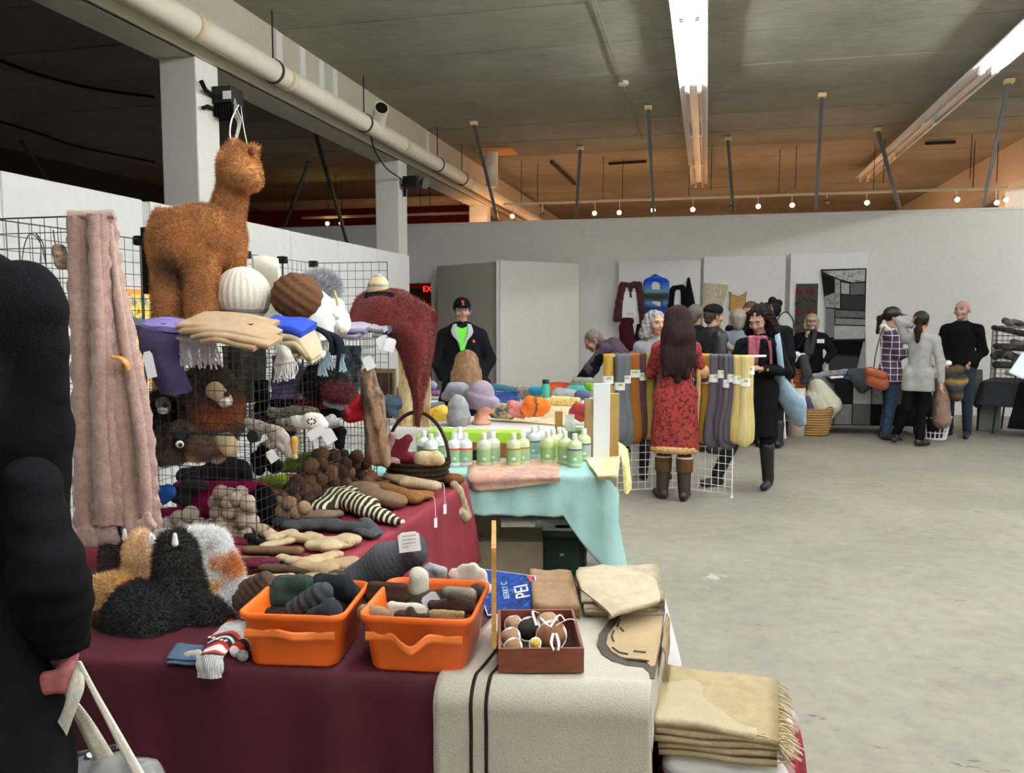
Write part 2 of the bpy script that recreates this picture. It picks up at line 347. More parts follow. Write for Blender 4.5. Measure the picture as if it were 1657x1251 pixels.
# ================================================================ the room
def concrete(name, h, k, marks=False, streak=None, bump=.3):
    m, nt, b = base(name); L = nt.links.new
    tc = N(nt, 'ShaderNodeTexCoord'); mp = N(nt, 'ShaderNodeMapping'); L(tc.outputs['Object'], mp.inputs[0])
    if streak: mp.inputs['Scale'].default_value = streak
    n1 = N(nt, 'ShaderNodeTexNoise', Scale=.9, Detail=6.0, Roughness=.6); L(tc.outputs['Object'], n1.inputs['Vector'])
    n2 = N(nt, 'ShaderNodeTexNoise', Scale=9.0 if not streak else 5.0, Detail=6.0, Roughness=.7); L(mp.outputs[0], n2.inputs['Vector'])
    mx = N(nt, 'ShaderNodeMix', _data_type='RGBA'); c = lin(h, k)
    r1 = N(nt, 'ShaderNodeMapRange'); r1.inputs[1].default_value = .3; r1.inputs[2].default_value = .7; L(n1.outputs[0], r1.inputs[0])
    L(r1.outputs[0], mx.inputs[0]); v = .16
    mx.inputs[6].default_value = (c[0]*(1-v), c[1]*(1-v), c[2]*(1-v*1.15), 1); mx.inputs[7].default_value = (c[0]*(1+v), c[1]*(1+v), c[2]*(1+v), 1)
    m2 = N(nt, 'ShaderNodeMix', _data_type='RGBA', _blend_type='MULTIPLY'); m2.inputs[0].default_value = 1
    r2 = N(nt, 'ShaderNodeMapRange'); r2.inputs[1].default_value = .25; r2.inputs[2].default_value = .75; r2.inputs[3].default_value = .8; r2.inputs[4].default_value = 1.15
    L(n2.outputs[0], r2.inputs[0]); L(mx.outputs[2], m2.inputs[6]); L(r2.outputs[0], m2.inputs[7]); out = m2.outputs[2]
    if marks:      # scuffs and drips dried into the slab
        mp2 = N(nt, 'ShaderNodeMapping'); mp2.inputs['Scale'].default_value = (1, 3.2, 1); mp2.inputs['Rotation'].default_value = (0, 0, .5); L(tc.outputs['Object'], mp2.inputs[0])
        n3 = N(nt, 'ShaderNodeTexNoise', Scale=3.3, Detail=9.0, Roughness=.72); L(mp2.outputs[0], n3.inputs['Vector'])
        r3 = N(nt, 'ShaderNodeMapRange'); r3.inputs[1].default_value = .635; r3.inputs[2].default_value = .66; L(n3.outputs[0], r3.inputs[0])
        m3 = N(nt, 'ShaderNodeMix', _data_type='RGBA'); L(r3.outputs[0], m3.inputs[0]); L(out, m3.inputs[6]); m3.inputs[7].default_value = lin('#5b5549', 1.0)
        n4 = N(nt, 'ShaderNodeTexNoise', Scale=1.7, Detail=8.0, Roughness=.7); L(tc.outputs['Object'], n4.inputs['Vector'])
        r4 = N(nt, 'ShaderNodeMapRange'); r4.inputs[1].default_value = .66; r4.inputs[2].default_value = .7; r4.inputs[4].default_value = .35; L(n4.outputs[0], r4.inputs[0])
        m4 = N(nt, 'ShaderNodeMix', _data_type='RGBA'); L(r4.outputs[0], m4.inputs[0]); L(m3.outputs[2], m4.inputs[6]); m4.inputs[7].default_value = lin('#c9c4b6', 1.3); out = m4.outputs[2]
    L(out, b.inputs['Base Color']); b.inputs['Roughness'].default_value = .62 if marks else .95; b.inputs['Specular IOR Level'].default_value = .3
    bp = N(nt, 'ShaderNodeBump', Strength=bump, Distance=.01); L(n2.outputs[0], bp.inputs['Height']); L(bp.outputs[0], b.inputs['Normal'])
    return m
M_floor = concrete('polished_concrete', '#a9a194', .60, True, bump=.12)
M_ceil = concrete('board_marked_concrete', '#7d7970', 1.55, False, (1, 5, 1), .5)
M_wall = plain('#d4d2cc', 1.2, .85, spec=.2, name='white_wall_paint')
M_wall2 = plain('#ccccc6', 1.15, .85, spec=.2)
M_beam = plain('#cfc8ba', 1.05, .8, spec=.2)
M_dark = plain('#3a3632', 1.0, .9)
M_red = plain('#7c1f18', 1.2, .8)
M_blk = plain('#161618', 1.0, .5)
M_blkmat = plain('#141416', 1.0, .85, spec=.2)
M_steel = plain('#8e9092', 1.0, .35, metal=.8)
M_white = plain('#eeeeea', 1.3, .6)
def sbox(name, x0, x1, y0, y1, z0, z1, m, parent=None, kind='structure', bev=0, **k):
    return O(name, G().box(x0, x1, y0, y1, z0, z1), m, parent, kind=kind if parent is None else None, bev=bev, **k)
CZ = 4.56
fl = sbox('floor', -12, 12, -6, 32.2, -.1, 0, M_floor)
ce = sbox('ceiling', -12, 12, -6, 32.2, CZ+.03, CZ+.2, M_dark)
y = -6.0+.05
rs = random.Random(3)
while y < 32:
    y1 = min(32.2, y+1.148); d = rs.uniform(0, .01)
    O('ceiling_plank', G().box(-12, 12, y+.011, y1-.011, CZ-d, CZ+.03), M_ceil, ce, bev=.008); y += 1.15
WY = 14.88
wb = sbox('wall_back', -5.12, 12, WY, WY+.16, 0, 3.39, M_wall)
O('wall_section', G().box(-12, -5.95, WY, WY+.16, 0, 3.36), M_wall, wb)
O('wall_section', G().box(-5.95, -5.12, WY, WY+.16, 2.28, 3.36), M_wall, wb)
O('top_cap', G().box(-12, 12, WY-.012, WY+.172, 3.36, 3.4), M_wall, wb, bev=.006)
O('doorway_trim', G().box(-5.12, -5.0, WY-.03, WY+.19, 0, 2.34), M_white, wb)
wl = sbox('wall_left', -3.95, -3.87, -6, 10.3, 0, 2.40, M_wall2)
ys = [-6, -3.55, -2.33, -1.11, .11, 1.33, 2.55, 3.85, 5.03, 5.11, 7.12, 8.14, 9.22, 10.3]
for i in range(len(ys)-1):
    if ys[i+1]-ys[i] < .2:
        O('panel_gap', G().box(-3.9, -3.862, ys[i]+.003, ys[i+1]-.003, 0, 2.43), plain('#9a9c9b'), wl); continue
    O('wall_panel', G().box(-3.955, -3.85, ys[i]+.003, ys[i+1]-.003, 0, 2.44+rs.uniform(-.004, .004)), plain('#cfcfcb', 1.0, .85, spec=.2), wl, bev=.01)
sbox('wall_far', -12, 12, 32, 32.2, 0, CZ+.03, M_wall)
sbox('wall_inner', -12, -5.6, 19, 19.2, 0, CZ-.25, M_red)
sbox('wall_right', 11.9, 12, -6, 32, 0, CZ+.03, M_wall)
sbox('wall_side', -12, -11.9, -6, 32, 0, CZ+.03, M_dark)
sbox('wall_front', -12, 12, -6.1, -6, 0, CZ+.03, M_wall)
# the door beyond the doorway, and the exit sign
t = T('door_1', 'dark brown door beyond the doorway under the red wall', 'door', (-6.7, 18.2, 0)); t['kind'] = 'structure'; del t['label']; del t['category']
O('door_leaf', G().box(-7.6, -5.6, 18.2, 18.26, 0, 2.2), plain('#4a3022', 1.1, .6), t, bev=.004)
O('door_frame', G().box(-7.7, -7.6, 18.18, 18.28, 0, 2.3).box(-5.6, -5.5, 18.18, 18.28, 0, 2.3).box(-7.7, -5.5, 18.18, 18.28, 2.2, 2.3), M_dark, t)
O('door_handle', G().box(-7.5, -7.38, 18.12, 18.2, 1.0, 1.03), M_steel, t)
sbox('wall_inner', -9.5, -4.2, 18.3, 18.45, 0, 3.3, plain('#a02818', 1.3, .8))
p = PY(697, 468, 17.0)
t = T('exit_sign', 'small red glowing exit sign seen through the far doorway', 'sign', p)
g = G().box(-.17, .17, -.02, .02, -.1, .1, at=p); O('sign_housing', g, plain('#501010', 1, .5), t, bev=.005)
text('EXIT', .17, 'sign_lettering', plain('#ff3a20', 1, .5, emit='#ff3418', es=2.2), (rot('x', R(90)), p+np.array([0, -.026, 0])), t)
O('hanger_rod', G().tube([p+[0, 0, .1], (p[0], p[1], CZ)], .008, 6), M_dark, t)
# concrete beams, columns
def beam(x0, x1, cols, nm):
    b = sbox(nm, x0, x1, -6, 32, 3.87, CZ, M_beam)
    O('beam_lip', G().box(x1-.03, x1+.03, -6, 32, 3.87, 3.95), M_white if 0 else M_beam, b, bev=.006)
    for yy in (3.1, 5.0, 5.45, 7.8, 8.3, 8.75, 9.1, 12.4):
        O('plaster_strip', G().box(x1, x1+.012, yy, yy+.12, 4.05, CZ-.02), plain('#dddbd4', 1.3, .8), b)
    for yy in cols:
        O('column', G().box(x0+.02, x1, yy, yy+.34, 0, 3.875), plain('#cfcdc5', 1.15, .8, spec=.2), b, bev=.012)
    return b
beam(-4.72, -4.34, (1.62, 6.42, 11.2, 16.0), 'trim_1')
beam(4.98, 5.4, (16.0, 11.2), 'trim_2')
# the fat white duct pipe along the beam
t = T('duct_pipe', 'long white ventilation pipe running under the ceiling beside the beam', 'pipe', (-4.12, 5, 3.97))
O('pipe_body', G().tube([(-4.12, -6, 3.99), (-4.12, 31, 3.99)], .105, 24), plain('#dcd4c2', 1.2, .5), t)
for yy in (-2, 1.2, 4.4, 6.1, 7.6, 10.8, 14.0):
    O('pipe_coupling', G().tube([(-4.12, yy-.05, 3.99), (-4.12, yy+.05, 3.99)], .112, 24), plain('#cdbf9f', 1.2, .5), t)
for yy in (2.6, 4.9, 7.35, 9.5, 12.3, 13.6):
    O('hanger_rod', G().tube([(-4.12, yy, 4.09), (-4.12, yy, CZ)], .008, 6).tube([(-4.12, yy-.015, 3.99), (-4.12, yy+.015, 3.99)], .117, 20), M_dark, t)
g = G().tube([(-4.1, 9.9, 4.02), (-4.02, 9.75, 4.12), (-3.93, 9.6, 4.18)], .085, 20, caps=False); g.tube([(-3.95, 9.63, 4.17), (-3.93, 9.6, 4.181)], .092, 20)
O('pipe_branch', g, plain('#dcd4c2', 1.2, .5), t); O('branch_opening', G().tube([(-3.931, 9.602, 4.18), (-3.925, 9.594, 4.184)], .075, 20), M_blkmat, t)
g = G().tube([(-3.75, 14.2, 3.92), (-3.75, 14.2, CZ)], .11, 16); O('pipe_riser', g, plain('#dcd4c2', 1.2, .5), t)
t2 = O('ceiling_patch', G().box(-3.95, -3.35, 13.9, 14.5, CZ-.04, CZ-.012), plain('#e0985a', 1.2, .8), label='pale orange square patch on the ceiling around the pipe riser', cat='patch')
# ---------------------------------------------------------------- fluorescent fittings
M_tube = plain('#ffffff', 1, .4, emit='#f2f7ff', es=TUBE, name='lit_tube')
M_off = plain('#b9b2a4', 1, .25)
M_refl = plain('#f2f2ee', 1.3, .35, spec=.5)
def fitting(x, y0, y1, lit, lab):
    t = T('fluorescent_light', lab, 'ceiling light', (x, (y0+y1)/2, 4.3), 'rows of fluorescent lights')
    a, b_ = y0+.01, y1-.01
    sec = [(-.165, 4.35), (-.07, 4.40), (.07, 4.40), (.165, 4.35), (.16, 4.345), (.066, 4.392), (-.066, 4.392), (-.16, 4.345)]
    P = np.array([[(x+q, yy, z) for q, z in sec] for yy in (a, b_)])
    O('reflector', G().grid(P, wv=True, sm=False), M_refl if lit else M_refl, t)
    O('housing', G().box(x-.06, x+.06, a, b_, 4.40, 4.47), M_refl, t)
    for s in (-.07, .07):
        O('tube', G().tube([(x+s, a+.05, 4.312), (x+s, b_-.05, 4.312)], .019, 10), M_tube if lit else M_off, t)
        O('socket', G().box(x+s-.02, x+s+.02, a, a+.045, 4.285, 4.40), M_white, t); O('socket', G().box(x+s-.02, x+s+.02, b_-.045, b_, 4.285, 4.40), M_white, t)
    for yy in (a+.3, b_-.3): O('hanger_rod', G().tube([(x, yy, 4.47), (x, yy, CZ)], .006, 6), M_steel, t)
names = {0: ('central', -.21), 1: ('right-hand', 2.95), 2: ('added unseen far right', 7.4)}
ordn = ['first', 'second', 'third', 'fourth', 'fifth', 'sixth', 'seventh', 'eighth', 'ninth', 'tenth']
for ri, (nm, x) in names.items():
    for i in range(9):
        y1 = 17.5-2.44*i; y0 = y1-2.44; lit = (-.5 < y1 < 10.5) or ri == 2  # far right row is added out of view, all lit to brighten the back wall
        fitting(x, y0, y1, lit, '%s tube light, %s row, %s from far end' % ('lit' if lit else 'unlit', nm, ordn[i]))
# conduit with a round box
t = T('ceiling_conduit', 'thin conduit with a round junction box on the concrete ceiling', 'conduit', (-1.3, 10, 4.5))
z = CZ-.03; pts = [PZ(962, 0, z), PZ(1008, 135, z), PZ(1040, 225, z)]
O('conduit_tube', G().tube(pts, .008, 8), plain('#77736a', 1.0), t); O('junction_box', G().lathe([(0, 0), (.06, 0), (.07, .01), (.07, .045), (0, .045)], at=pts[1]-[0, 0, .02], seg=20), plain('#b3aea2'), t)
# diagonal steel studs bracing the back wall
M_stud = plain('#7f8890', 1.0, .35, metal=.7)
for i, (x0, y0, x1, lab) in enumerate([(767, 200, 805, 'beside the pipe riser'), (939, 240, 932, 'left of the conduit'), (1049, 175, 1058, 'right of the conduit, with a bright bracket'), (1178, 225, 1187, 'just right of the central light row'),
        (1330, 155, 1320, 'tall one between the light rows'), (1420, 210, 1455, 'dark one crossing the right light row'), (1633, 132, 1590, 'nearest the right edge of the view')]):
    a = PZ(x0, y0, CZ-.05); b = PY(x1, 340, WY+.05); b[2] = 3.44
    t = T('steel_stud_brace', 'steel stud from back wall top to ceiling, '+lab, 'brace', b, 'steel stud braces above the back wall')
    O('stud', G().tube([a, b], .034, 4, ph=.785, sm=False), M_stud, t); O('bracket', G().box(-.05, .05, -.05, .05, -.02, .03, at=a), plain('#e8c890', 1.2), t)
for i, (x0, y0, x1, y1, X, lab) in enumerate([(35, 228, 75, 290, -5.6, 'leftmost dark one above the left partition'), (510, 215, 556, 372, -7.0, 'steep one between the two columns'), (500, 262, 458, 372, -7.2, 'leaning left between the two columns')]):
    a = PZ(x0, y0, CZ-.05); b = PY(x1, y1, a[1]+1.0)
    t = T('steel_stud_brace', 'steel stud behind the left partition, '+lab, 'brace', b, 'steel stud braces behind the left partition')
    O('stud', G().tube([a, b, b+(b-a)*.4], .036, 4, ph=.785, sm=False), M_stud, t)
# hanging rods and dark bars at the back
k = 0
for (x, ya) in [(870, 265), (1008, 258), (1152, 240), (1289, 236), (1432, 225), (1573, 217), (1616, 225), (1577, 240), (680, 280), (745, 310), (460, 300), (543, 280)]:
    a = PZ(x, ya, CZ); a[2] -= .005; b = a.copy(); b[2] = 3.85; k += 1
    O('hanging_rod', G().tube([a, b], .007, 6), M_dark, label='thin dark ceiling rod, %s counted in from the right edge' % (ordn+['eleventh', 'twelfth'])[sorted([870, 1008, 1152, 1289, 1432, 1573, 1616, 1577, 680, 745, 460, 543], reverse=True).index(x)], cat='rod', group='thin rods hanging from the ceiling')
for (x0, y0, x1, y1, lab) in [(892, 262, 930, 298, 'short dark bar under ceiling left of the centre lights'), (985, 265, 1046, 261, 'level dark bar under ceiling behind the bright bracket'), (1497, 232, 1546, 230, 'level dark bar under ceiling right of the right light row'), (1620, 255, 1657, 235, 'dark bar under ceiling by the right edge')]:
    O('ceiling_bar', G().box(-.03, .03, 0, 1, -.03, .03).tube([(0, 0, 0), (0, 1, 0)], .01, 6) if 0 else G().tube([PZ(x0, y0, CZ-.05), PZ(x1, y1, CZ-.05)], .035, 4, ph=.785, sm=False), M_dark, label=lab, cat='bar')
for pts, lab in [([(0, 197), (60, 215), (130, 238), (250, 262)], 'lower black cable sagging across the dark ceiling at left'), ([(0, 98), (60, 120), (150, 143), (250, 157)], 'upper black cable sagging across the dark ceiling at left')]:
    O('ceiling_cable', G().tube(crs([PZ(a, b, CZ-.06) for a, b in pts], 20, 0), .018, 6), M_blkmat, label=lab, cat='cable')
# ---------------------------------------------------------------- track with warm spots
M_bulb = plain('#ffe0b0', 1, .4, emit='#ffc27a', es=60, name='warm_bulb')
TY = 15.25
t = T('lighting_track', 'long pale lighting track running above the back wall', 'track', (0, TY, 3.8))
a = PY(815, 331, TY); b = PY(1630, 303, TY); zt = (a[2]+b[2])/2
O('track_rail', G().box(a[0], b[0], TY-.02, TY+.02, zt-.02, zt+.02), plain('#b8b8a0', 1.2, .5), t, bev=.004)
for i in range(6):
    xx = a[0]+(b[0]-a[0])*(.04+.18*i); O('hanger_rod', G().tube([(xx, TY, zt), (xx, TY, CZ)], .006, 6), M_dark, t)
heads = [(829, 350, 1), (877, 348, 0), (962, 345, 1), (1002, 344, 1), (1057, 340, 1), (1121, 339, 1), (1183, 336, 0), (1227, 334, 1), (1282, 332, 1), (1339, 327, 0), (1403, 328, 1), (1549, 323, 1), (1613, 328, 1), (1628, 323, 1)]
for i, (x, yy, on) in enumerate(heads):
    p = PY(x, yy, TY-.05)
    t = T('track_spotlight', '%s small spotlight on the back track, %s' % ('glowing' if on else 'unlit', ('%s from the left end' % ordn[i]) if i < 10 else ['fourth', 'third', 'second', 'very last'][i-10]+' at the right end'), 'spotlight', p, 'spotlights on the back wall track')
    O('lamp_stem', G().tube([p+[0, .05, .04], (p[0], TY, zt)], .008, 6), plain('#c8c8c0'), t)
    O('lamp_can', G().tube([p+[0, .09, .03], p+[0, -.0, 0]], [.03, .045], 14, caps=False).tube([p+[0, .1, .035], p+[0, .085, .03]], .03, 14), plain('#4a4a48', 1, .4), t)
    O('bulb', G().ell(p+[0, .005, 0], (.036, .03, .036), seg=12), M_bulb if on else plain('#777777', 1, .2), t)
def warm(p, e, r=.12):  # unseen point lights without fittings, added to tint the far ceiling orange
    l = bpy.data.lights.new('warm_fill', 'POINT'); l.energy = e; l.color = (1, .50, .23); l.shadow_soft_size = r
    o = bpy.data.objects.new('warm_fill', l); COL.objects.link(o); o.location = p; return o
for x in (-4.2, -2.6, -.9, .8, 2.6, 4.4): warm((x, 15.7, 3.2), WARM)
for x in (-7, -3.5, 0, 3.5, 7): warm((x, 19.5, 2.6), WARM*2.5)
for x in (-6, 0, 6): warm((x, 26, 2.6), WARM*3)
# two glowing spots seen between the columns
for i, (x, yy, lab) in enumerate([(530, 362, 'left'), (552, 361, 'right')]):
    p = PY(x, yy, 16.4)
    t = T('track_spotlight', '%s one of the pair of glowing spotlights between the two columns' % lab, 'spotlight', p, 'pair of spotlights between the columns')
    O('lamp_can', G().tube([p+[0, .09, .03], p], [.03, .045], 14), plain('#4a4a48', 1, .4), t); O('bulb', G().ell(p-[0, .02, 0], .036, seg=12), M_bulb, t)
    O('lamp_stem', G().tube([p+[0, .05, .04], (p[0], p[1]+.05, CZ)], .008, 6), M_dark, t)
a = PY(350, 352, 16.5); O('lighting_track', G().box(-8.6, -4.75, 16.4, 16.45, 3.75, 3.8), plain('#b8b8a0', 1.2, .5), label='short lighting track behind the two columns', cat='track')
# things clamped on the columns
p = PX(365, 158, -4.3)
p = np.array([-4.12, 6.3, 3.32])
p = PY(368, 160, 6.75)
t = T('floodlight', 'black box floodlight clamped on the nearer column', 'floodlight', p)
O('light_box', G().box(-.12, .1, -.1, .1, -.06, .09, at=p), M_blk, t, bev=.008)
O('heat_fins', sum([], []) or (lambda g: [g.box(-.14+.03*i, -.13+.03*i, -.1, .1, -.17, -.07, at=p) for i in range(9)] and g)(G()), M_blkmat, t)
c1 = PX(325, 130, -4.3); c2 = PX(328, 175, -4.3)
O('clamp_arm', G().tube([c1, PX(332, 145, -4.28), p+[-.1, 0, 0]], .02, 6).tube([c2, PX(336, 172, -4.28), p+[-.12, 0, -.1]], .018, 6), M_blkmat, t)
O('warning_label', G().box(.02, .1, -.105, -.101, -.03, .04, at=p), M_white, t)
g = G()
for i in range(6):
    a = p+[.11, -.06, -.02+.0*i]; s = rs.uniform(-.05, .05)
    g.tube(crs([a, a+[s, -.02, -.12], a+[s*.6+.02, .02, -.2], a+[-s*.5, 0, -.3-.03*i]], 10, 0), .004, 5)
O('string_bundle', g, plain('#d9d6cc', 1.2, .8), None, label='knotted white string hanging from the black floodlight', cat='string')
p = PY(672, 294, 11.3)
t = T('projector', 'small black and silver projector lamp clamped on the farther column', 'projector', p)
O('lamp_body', G().box(-.16, .06, -.1, .1, -.09, .07, at=p), M_blk, t, bev=.01); O('lens_hood', G().tube([p+[.06, 0, 0], p+[.17, -.03, -.03]], [.06, .085], 16), M_steel, t)
O('clamp_arm', G().tube([PX(650, 300, -4.3), p+[-.1, 0, 0]], .02, 6).tube([PX(655, 289, -4.3), PX(655, 318, -4.3)], .02, 6), M_blkmat, t)
O('power_cable', G().tube(crs([PX(600, 220, -4.3), PX(607, 245, -4.3), PX(625, 272, -4.3), PX(650, 290, -4.3)], 16, 0), .009, 5), M_blkmat, t)
# ================================================================ tables and the goods on the near tables
def tcloth(name, label, quad, z, hem, mat, wave=.014, per=.16, flare=.05, n=26, nd=16, seed=0, cat='tablecloth', th=0):
    """one draped cloth: quad front-left, front-right, back-right, back-left; hem(edge, t) gives the hem height"""
    Q = np.array([(a, b, 0) for a, b in quad], float); ctr = Q.mean(0); E = []; NO = []; HZ = []; S = []; s = 0
    for e in range(4):
        a, b = Q[e], Q[(e+1) % 4]; d = (b-a)/np.linalg.norm(b-a); no = np.array([d[1], -d[0], 0]); ln = np.linalg.norm(b-a)
        pd = Q[e-1]; d0 = (a-pd)/np.linalg.norm(a-pd); n0 = np.array([d0[1], -d0[0], 0]); nx = Q[(e+2) % 4]; d2 = (nx-b)/np.linalg.norm(nx-b); n2 = np.array([d2[1], -d2[0], 0])
        for i in range(n):
            t = i/n; p = a+(b-a)*t; w0 = max(0, 1-t*ln/.09); w1 = max(0, 1-(1-t)*ln/.09)
            o = no*(1-.5*w0-.5*w1)+n0*.5*w0+n2*.5*w1; E.append(p); NO.append(o/np.linalg.norm(o)); HZ.append(hem(e, t)); S.append((s+t*ln, max(w0, w1)))
        s += ln
    E = np.array(E); NO = np.array(NO); HZ = np.array(HZ); S = np.array(S); rows = []
    for fr in (0, .35, .7, .9, .975): rows.append(ctr+(E-ctr)*fr+[0, 0, z])
    rows.append(ctr+(E-ctr)*1.0+NO*.004+[0, 0, z-.003]); rows.append(E+NO*.012+[0, 0, z-.015])
    ph = S[:, 0]*2*math.pi/per
    wv = np.sin(ph+1.1*np.sin(S[:, 0]*5+seed))+.5*np.sin(ph*1.7+seed)
    for k in range(1, nd+1):
        u = k/nd; dz = (z-.015-HZ)*u
        rows.append(E+NO*(.014+flare*u*(.4+1.0*S[:, 1])+(wave*wv*min(1, .25+u))+.004*np.sin(7*u+ph*.3))[:, None]+np.stack([0*dz, 0*dz, z-.015-dz], 1))
    P = np.array(rows); P[:5, :, 2] += 0
    P[2:5] += (sn(P[2:5], 9, seed)*.0015)[..., None]*np.array([0, 0, 1])
    o = O(name, G().grid(P, wv=True), mat, label=label, cat=cat)
    m = o.modifiers.new('thickness', 'SOLIDIFY'); m.thickness = .003; m.offset = 1
    return o
def ftable(label, quad, z, top='#d8d4c8', legs=True):
    Q = np.array([(a, b, 0) for a, b in quad], float); ctr = Q.mean(0); t = T('folding_table', label, 'table', (ctr[0], ctr[1], 0))
    q = ctr+(Q-ctr)*.985
    v = np.vstack([q+[0, 0, z-.035], q+[0, 0, z-.004]])
    O('tabletop', G().add(v, [[0, 3, 2, 1], [4, 5, 6, 7], [0, 1, 5, 4], [1, 2, 6, 5], [2, 3, 7, 6], [3, 0, 4, 7]], sm=False), plain(top, 1.2, .6), t, bev=.004)
    for k in range(4):
        p = ctr+(Q[k]-ctr)*.86; top_ = ctr+(Q[k]-ctr)*.8
        O('leg', G().tube(crs([top_+[0, 0, z-.036], ctr+(Q[k]-ctr)*.83+[0, 0, z*.6], p+[0, 0, .008]], 8, 0), .013, 8), M_blk, t)
    for a, b in ((0, 3), (1, 2)):
        pa = ctr+(Q[a]-ctr)*.83; pb = ctr+(Q[b]-ctr)*.83; O('brace', G().tube([pa+[0, 0, .42], pb+[0, 0, .42]], .009, 6), M_blk, t)
    return t
TZ = .74
QA = [(-2.15, 1.67), (-.145, 1.90), (-.145, 2.53), (-2.15, 2.40)]
QB = [(-2.3, 2.56), (-1.27, 2.56), (-1.24, 4.14), (-2.3, 4.14)]
QC = [(-2.25, 4.22), (-.52, 4.48), (-.63, 5.26), (-2.37, 5.0)]
ftable('folding table under the shade-darkened red cloth in the foreground', QA, TZ-.006)
ftable('folding table under the crimson cloth carrying the wire racks', QB, TZ-.006)
ftable('folding table under the turquoise cloth with black legs', QC, TZ-.006)
tcloth('tablecloth', 'shade-darkened red cloth hanging to the floor on the foreground table', QA, TZ, lambda e, t: .03, fab('#6a1e2c', .46, .12, 5, 300, .2, .7, spec=.3), .022, .30, .03, 60)  # same red cloth as the rack table, shade put into its darker colour
tcloth('tablecloth', 'crimson cloth hanging off the table with the wire racks', QB, TZ, lambda e, t: .36-.10*t+.02*math.sin(9*t) if e == 1 else .3, fab('#962c3c', .72, .1, 5, 300, .2, .75, spec=.3), .01, .3, .06, 36, seed=2)
tcloth('tablecloth', 'turquoise cloth with long corner drape over the table of bottles', QC, TZ, lambda e, t: (.52 if t < .86 else .52-(t-.86)/.14*.34) if e == 0 else ((.18-.12*t if t < .3 else .14) if e == 1 else .45), fab('#a6d0c9', 1.08, .08, 5, 300, .25, .8), .016, .17, .10, 36, seed=4)
# --- woven cream rug over the right end
def rugpt(x, s):      # s: 0 back edge .. 1 front table edge .. 2 floor
    yb, yf = 2.52, 1.885+.115*(x+.6)*0+(-.0)+.115*(x+.125)*1.0
    if s <= 1: return (x, yb+(yf-yb)*s, TZ+.008)
    return (x+.02*(s-1), yf-.035-.02*(s-1)*(1+math.sin(x*14)), TZ-.01-(s-1)*.70)
ss = [0, .25, .5, .75, .93, 1.0, 1.03, 1.12, 1.3, 1.55, 1.8, 2.0]
rows = []
for s in ss:
    xl = -.62+(.05 if s < 1 else 0)*(1-s)-.02*max(0, s-1)+(.10*max(0, s-1.45))
    r_ = [rugpt(xl+(-.112-xl)*t, s) for t in (0, .25, .5, .75, .97)]
    a = np.array(r_[-1]); d = max(0, s-1)*.70
    r_.append(tuple(a+[.010, 0, -.008])); r_.append(tuple(a+[.013, .0, -.06])); r_.append(tuple(a+[.016, .0, -.15]))
    if s > 1: r_[-3] = tuple(a+[.008, .006, -.0]); r_[-2] = tuple(a+[.009, .03, 0]); r_[-1] = tuple(a+[.009, .07, 0])
    rows.append(r_)
g = G(); P = cloth(g, rows, 70, 50, .008, .003, 9, 2)
M_rug = fab('#c9c2b2', .95, .05, 6, 330, .5, .95, sheen=.2)
rug = O('woven_rug', g, M_rug, label='cream woven rug with two dark stripes draped over the right table end', cat='rug')
for j in (5, 7):
    pth = P[:, j]+gnorm(P)[:, j]*.006; O('dark_stripe', G().tube(pth, .0045, 6, sq=.5), fab('#2b2a22', 1, .1), rug)
def patch(name, pts, f, mat, parent, th=.004):
    q = [f(*p) for p in pts]; n = len(q); v = np.vstack([q, np.array(q)+np.array([0, 0, th])]) if th > 0 else np.vstack([q, np.array(q)+np.array([-th, 0, 0])])
    F = [np.array([list(range(n))[::-1]]), np.array([[n+i for i in range(n)]])]+[np.array([[i, (i+1) % n, n+(i+1) % n, n+i] for i in range(n)])]
    return O(name, G().add(v, F, sm=False), mat, parent)
o1 = [(992, 998), (981, 1012), (969, 1028), (966, 1045), (974, 1060), (990, 1071), (1015, 1079), (1040, 1082), (1050, 1090), (1052, 1099), (1059, 1099), (1068, 1050), (1076, 990), (1074, 960), (1010, 965)]
o2 = [(1004, 998), (996, 1012), (984, 1028), (981, 1043), (990, 1056), (1004, 1064), (1025, 1070), (1045, 1071), (1053, 1080), (1060, 1078), (1068, 1040), (1074, 992), (1072, 962), (1016, 967)]
patch('motif_outline', o1, lambda a, b: PZ(a, b, TZ+.013), fab('#4f4640', 1.1, .15), rug, .003)
patch('woven_motif', o2, lambda a, b: PZ(a, b, TZ+.016), fab('#a5906f', 1.2, .1, 6, 330, .5), rug, .003)
for a in [[(1003, 1003), (999, 1014)], [(993, 1021), (990, 1030), (993, 1038)], [(1004, 1016), (1009, 1022)], [(991, 1048), (1002, 1056), (1016, 1059)], [(1012, 1066), (1035, 1068), (1050, 1070)], [(1025, 1054), (1045, 1056)]]:
    O('motif_line', G().tube([PZ(x, yy, TZ+.02) for x, yy in a], .003, 5), fab('#4f4640', 1.1, .15), rug)
g = G(); cloth(g, [[(-.100, y, TZ+.012), (-.091, y, TZ-.01), (-.090, y, TZ-.04), (-.089, y, TZ-.075)] for y in (2.13, 2.2, 2.3, 2.38)], 16, 14, .004, .003, 18, 3)
O('motif_side', g, fab('#8f7b60', 1.1, .15, 12, 330, .5), rug)
g = G(); cloth(g, [[PY(1068, 940, 2.56), PY(1071, 975, 2.50), PY(1070, 1000, 2.45)], [PY(1080, 985, 2.575), PY(1079, 1010, 2.52), PY(1074, 1030, 2.46)], [PY(1091, 1030, 2.59), PY(1086, 1045, 2.53), PY(1077, 1060, 2.47)], [PY(1102, 1076, 2.6), PY(1092, 1085, 2.54), PY(1080, 1095, 2.48)]], 20, 14, .004, .003, 16, 5)
O('white_cloth', g, fab('#dcdcdc', 1.3, .04), label='white cloth hanging down behind the right table end', cat='cloth')
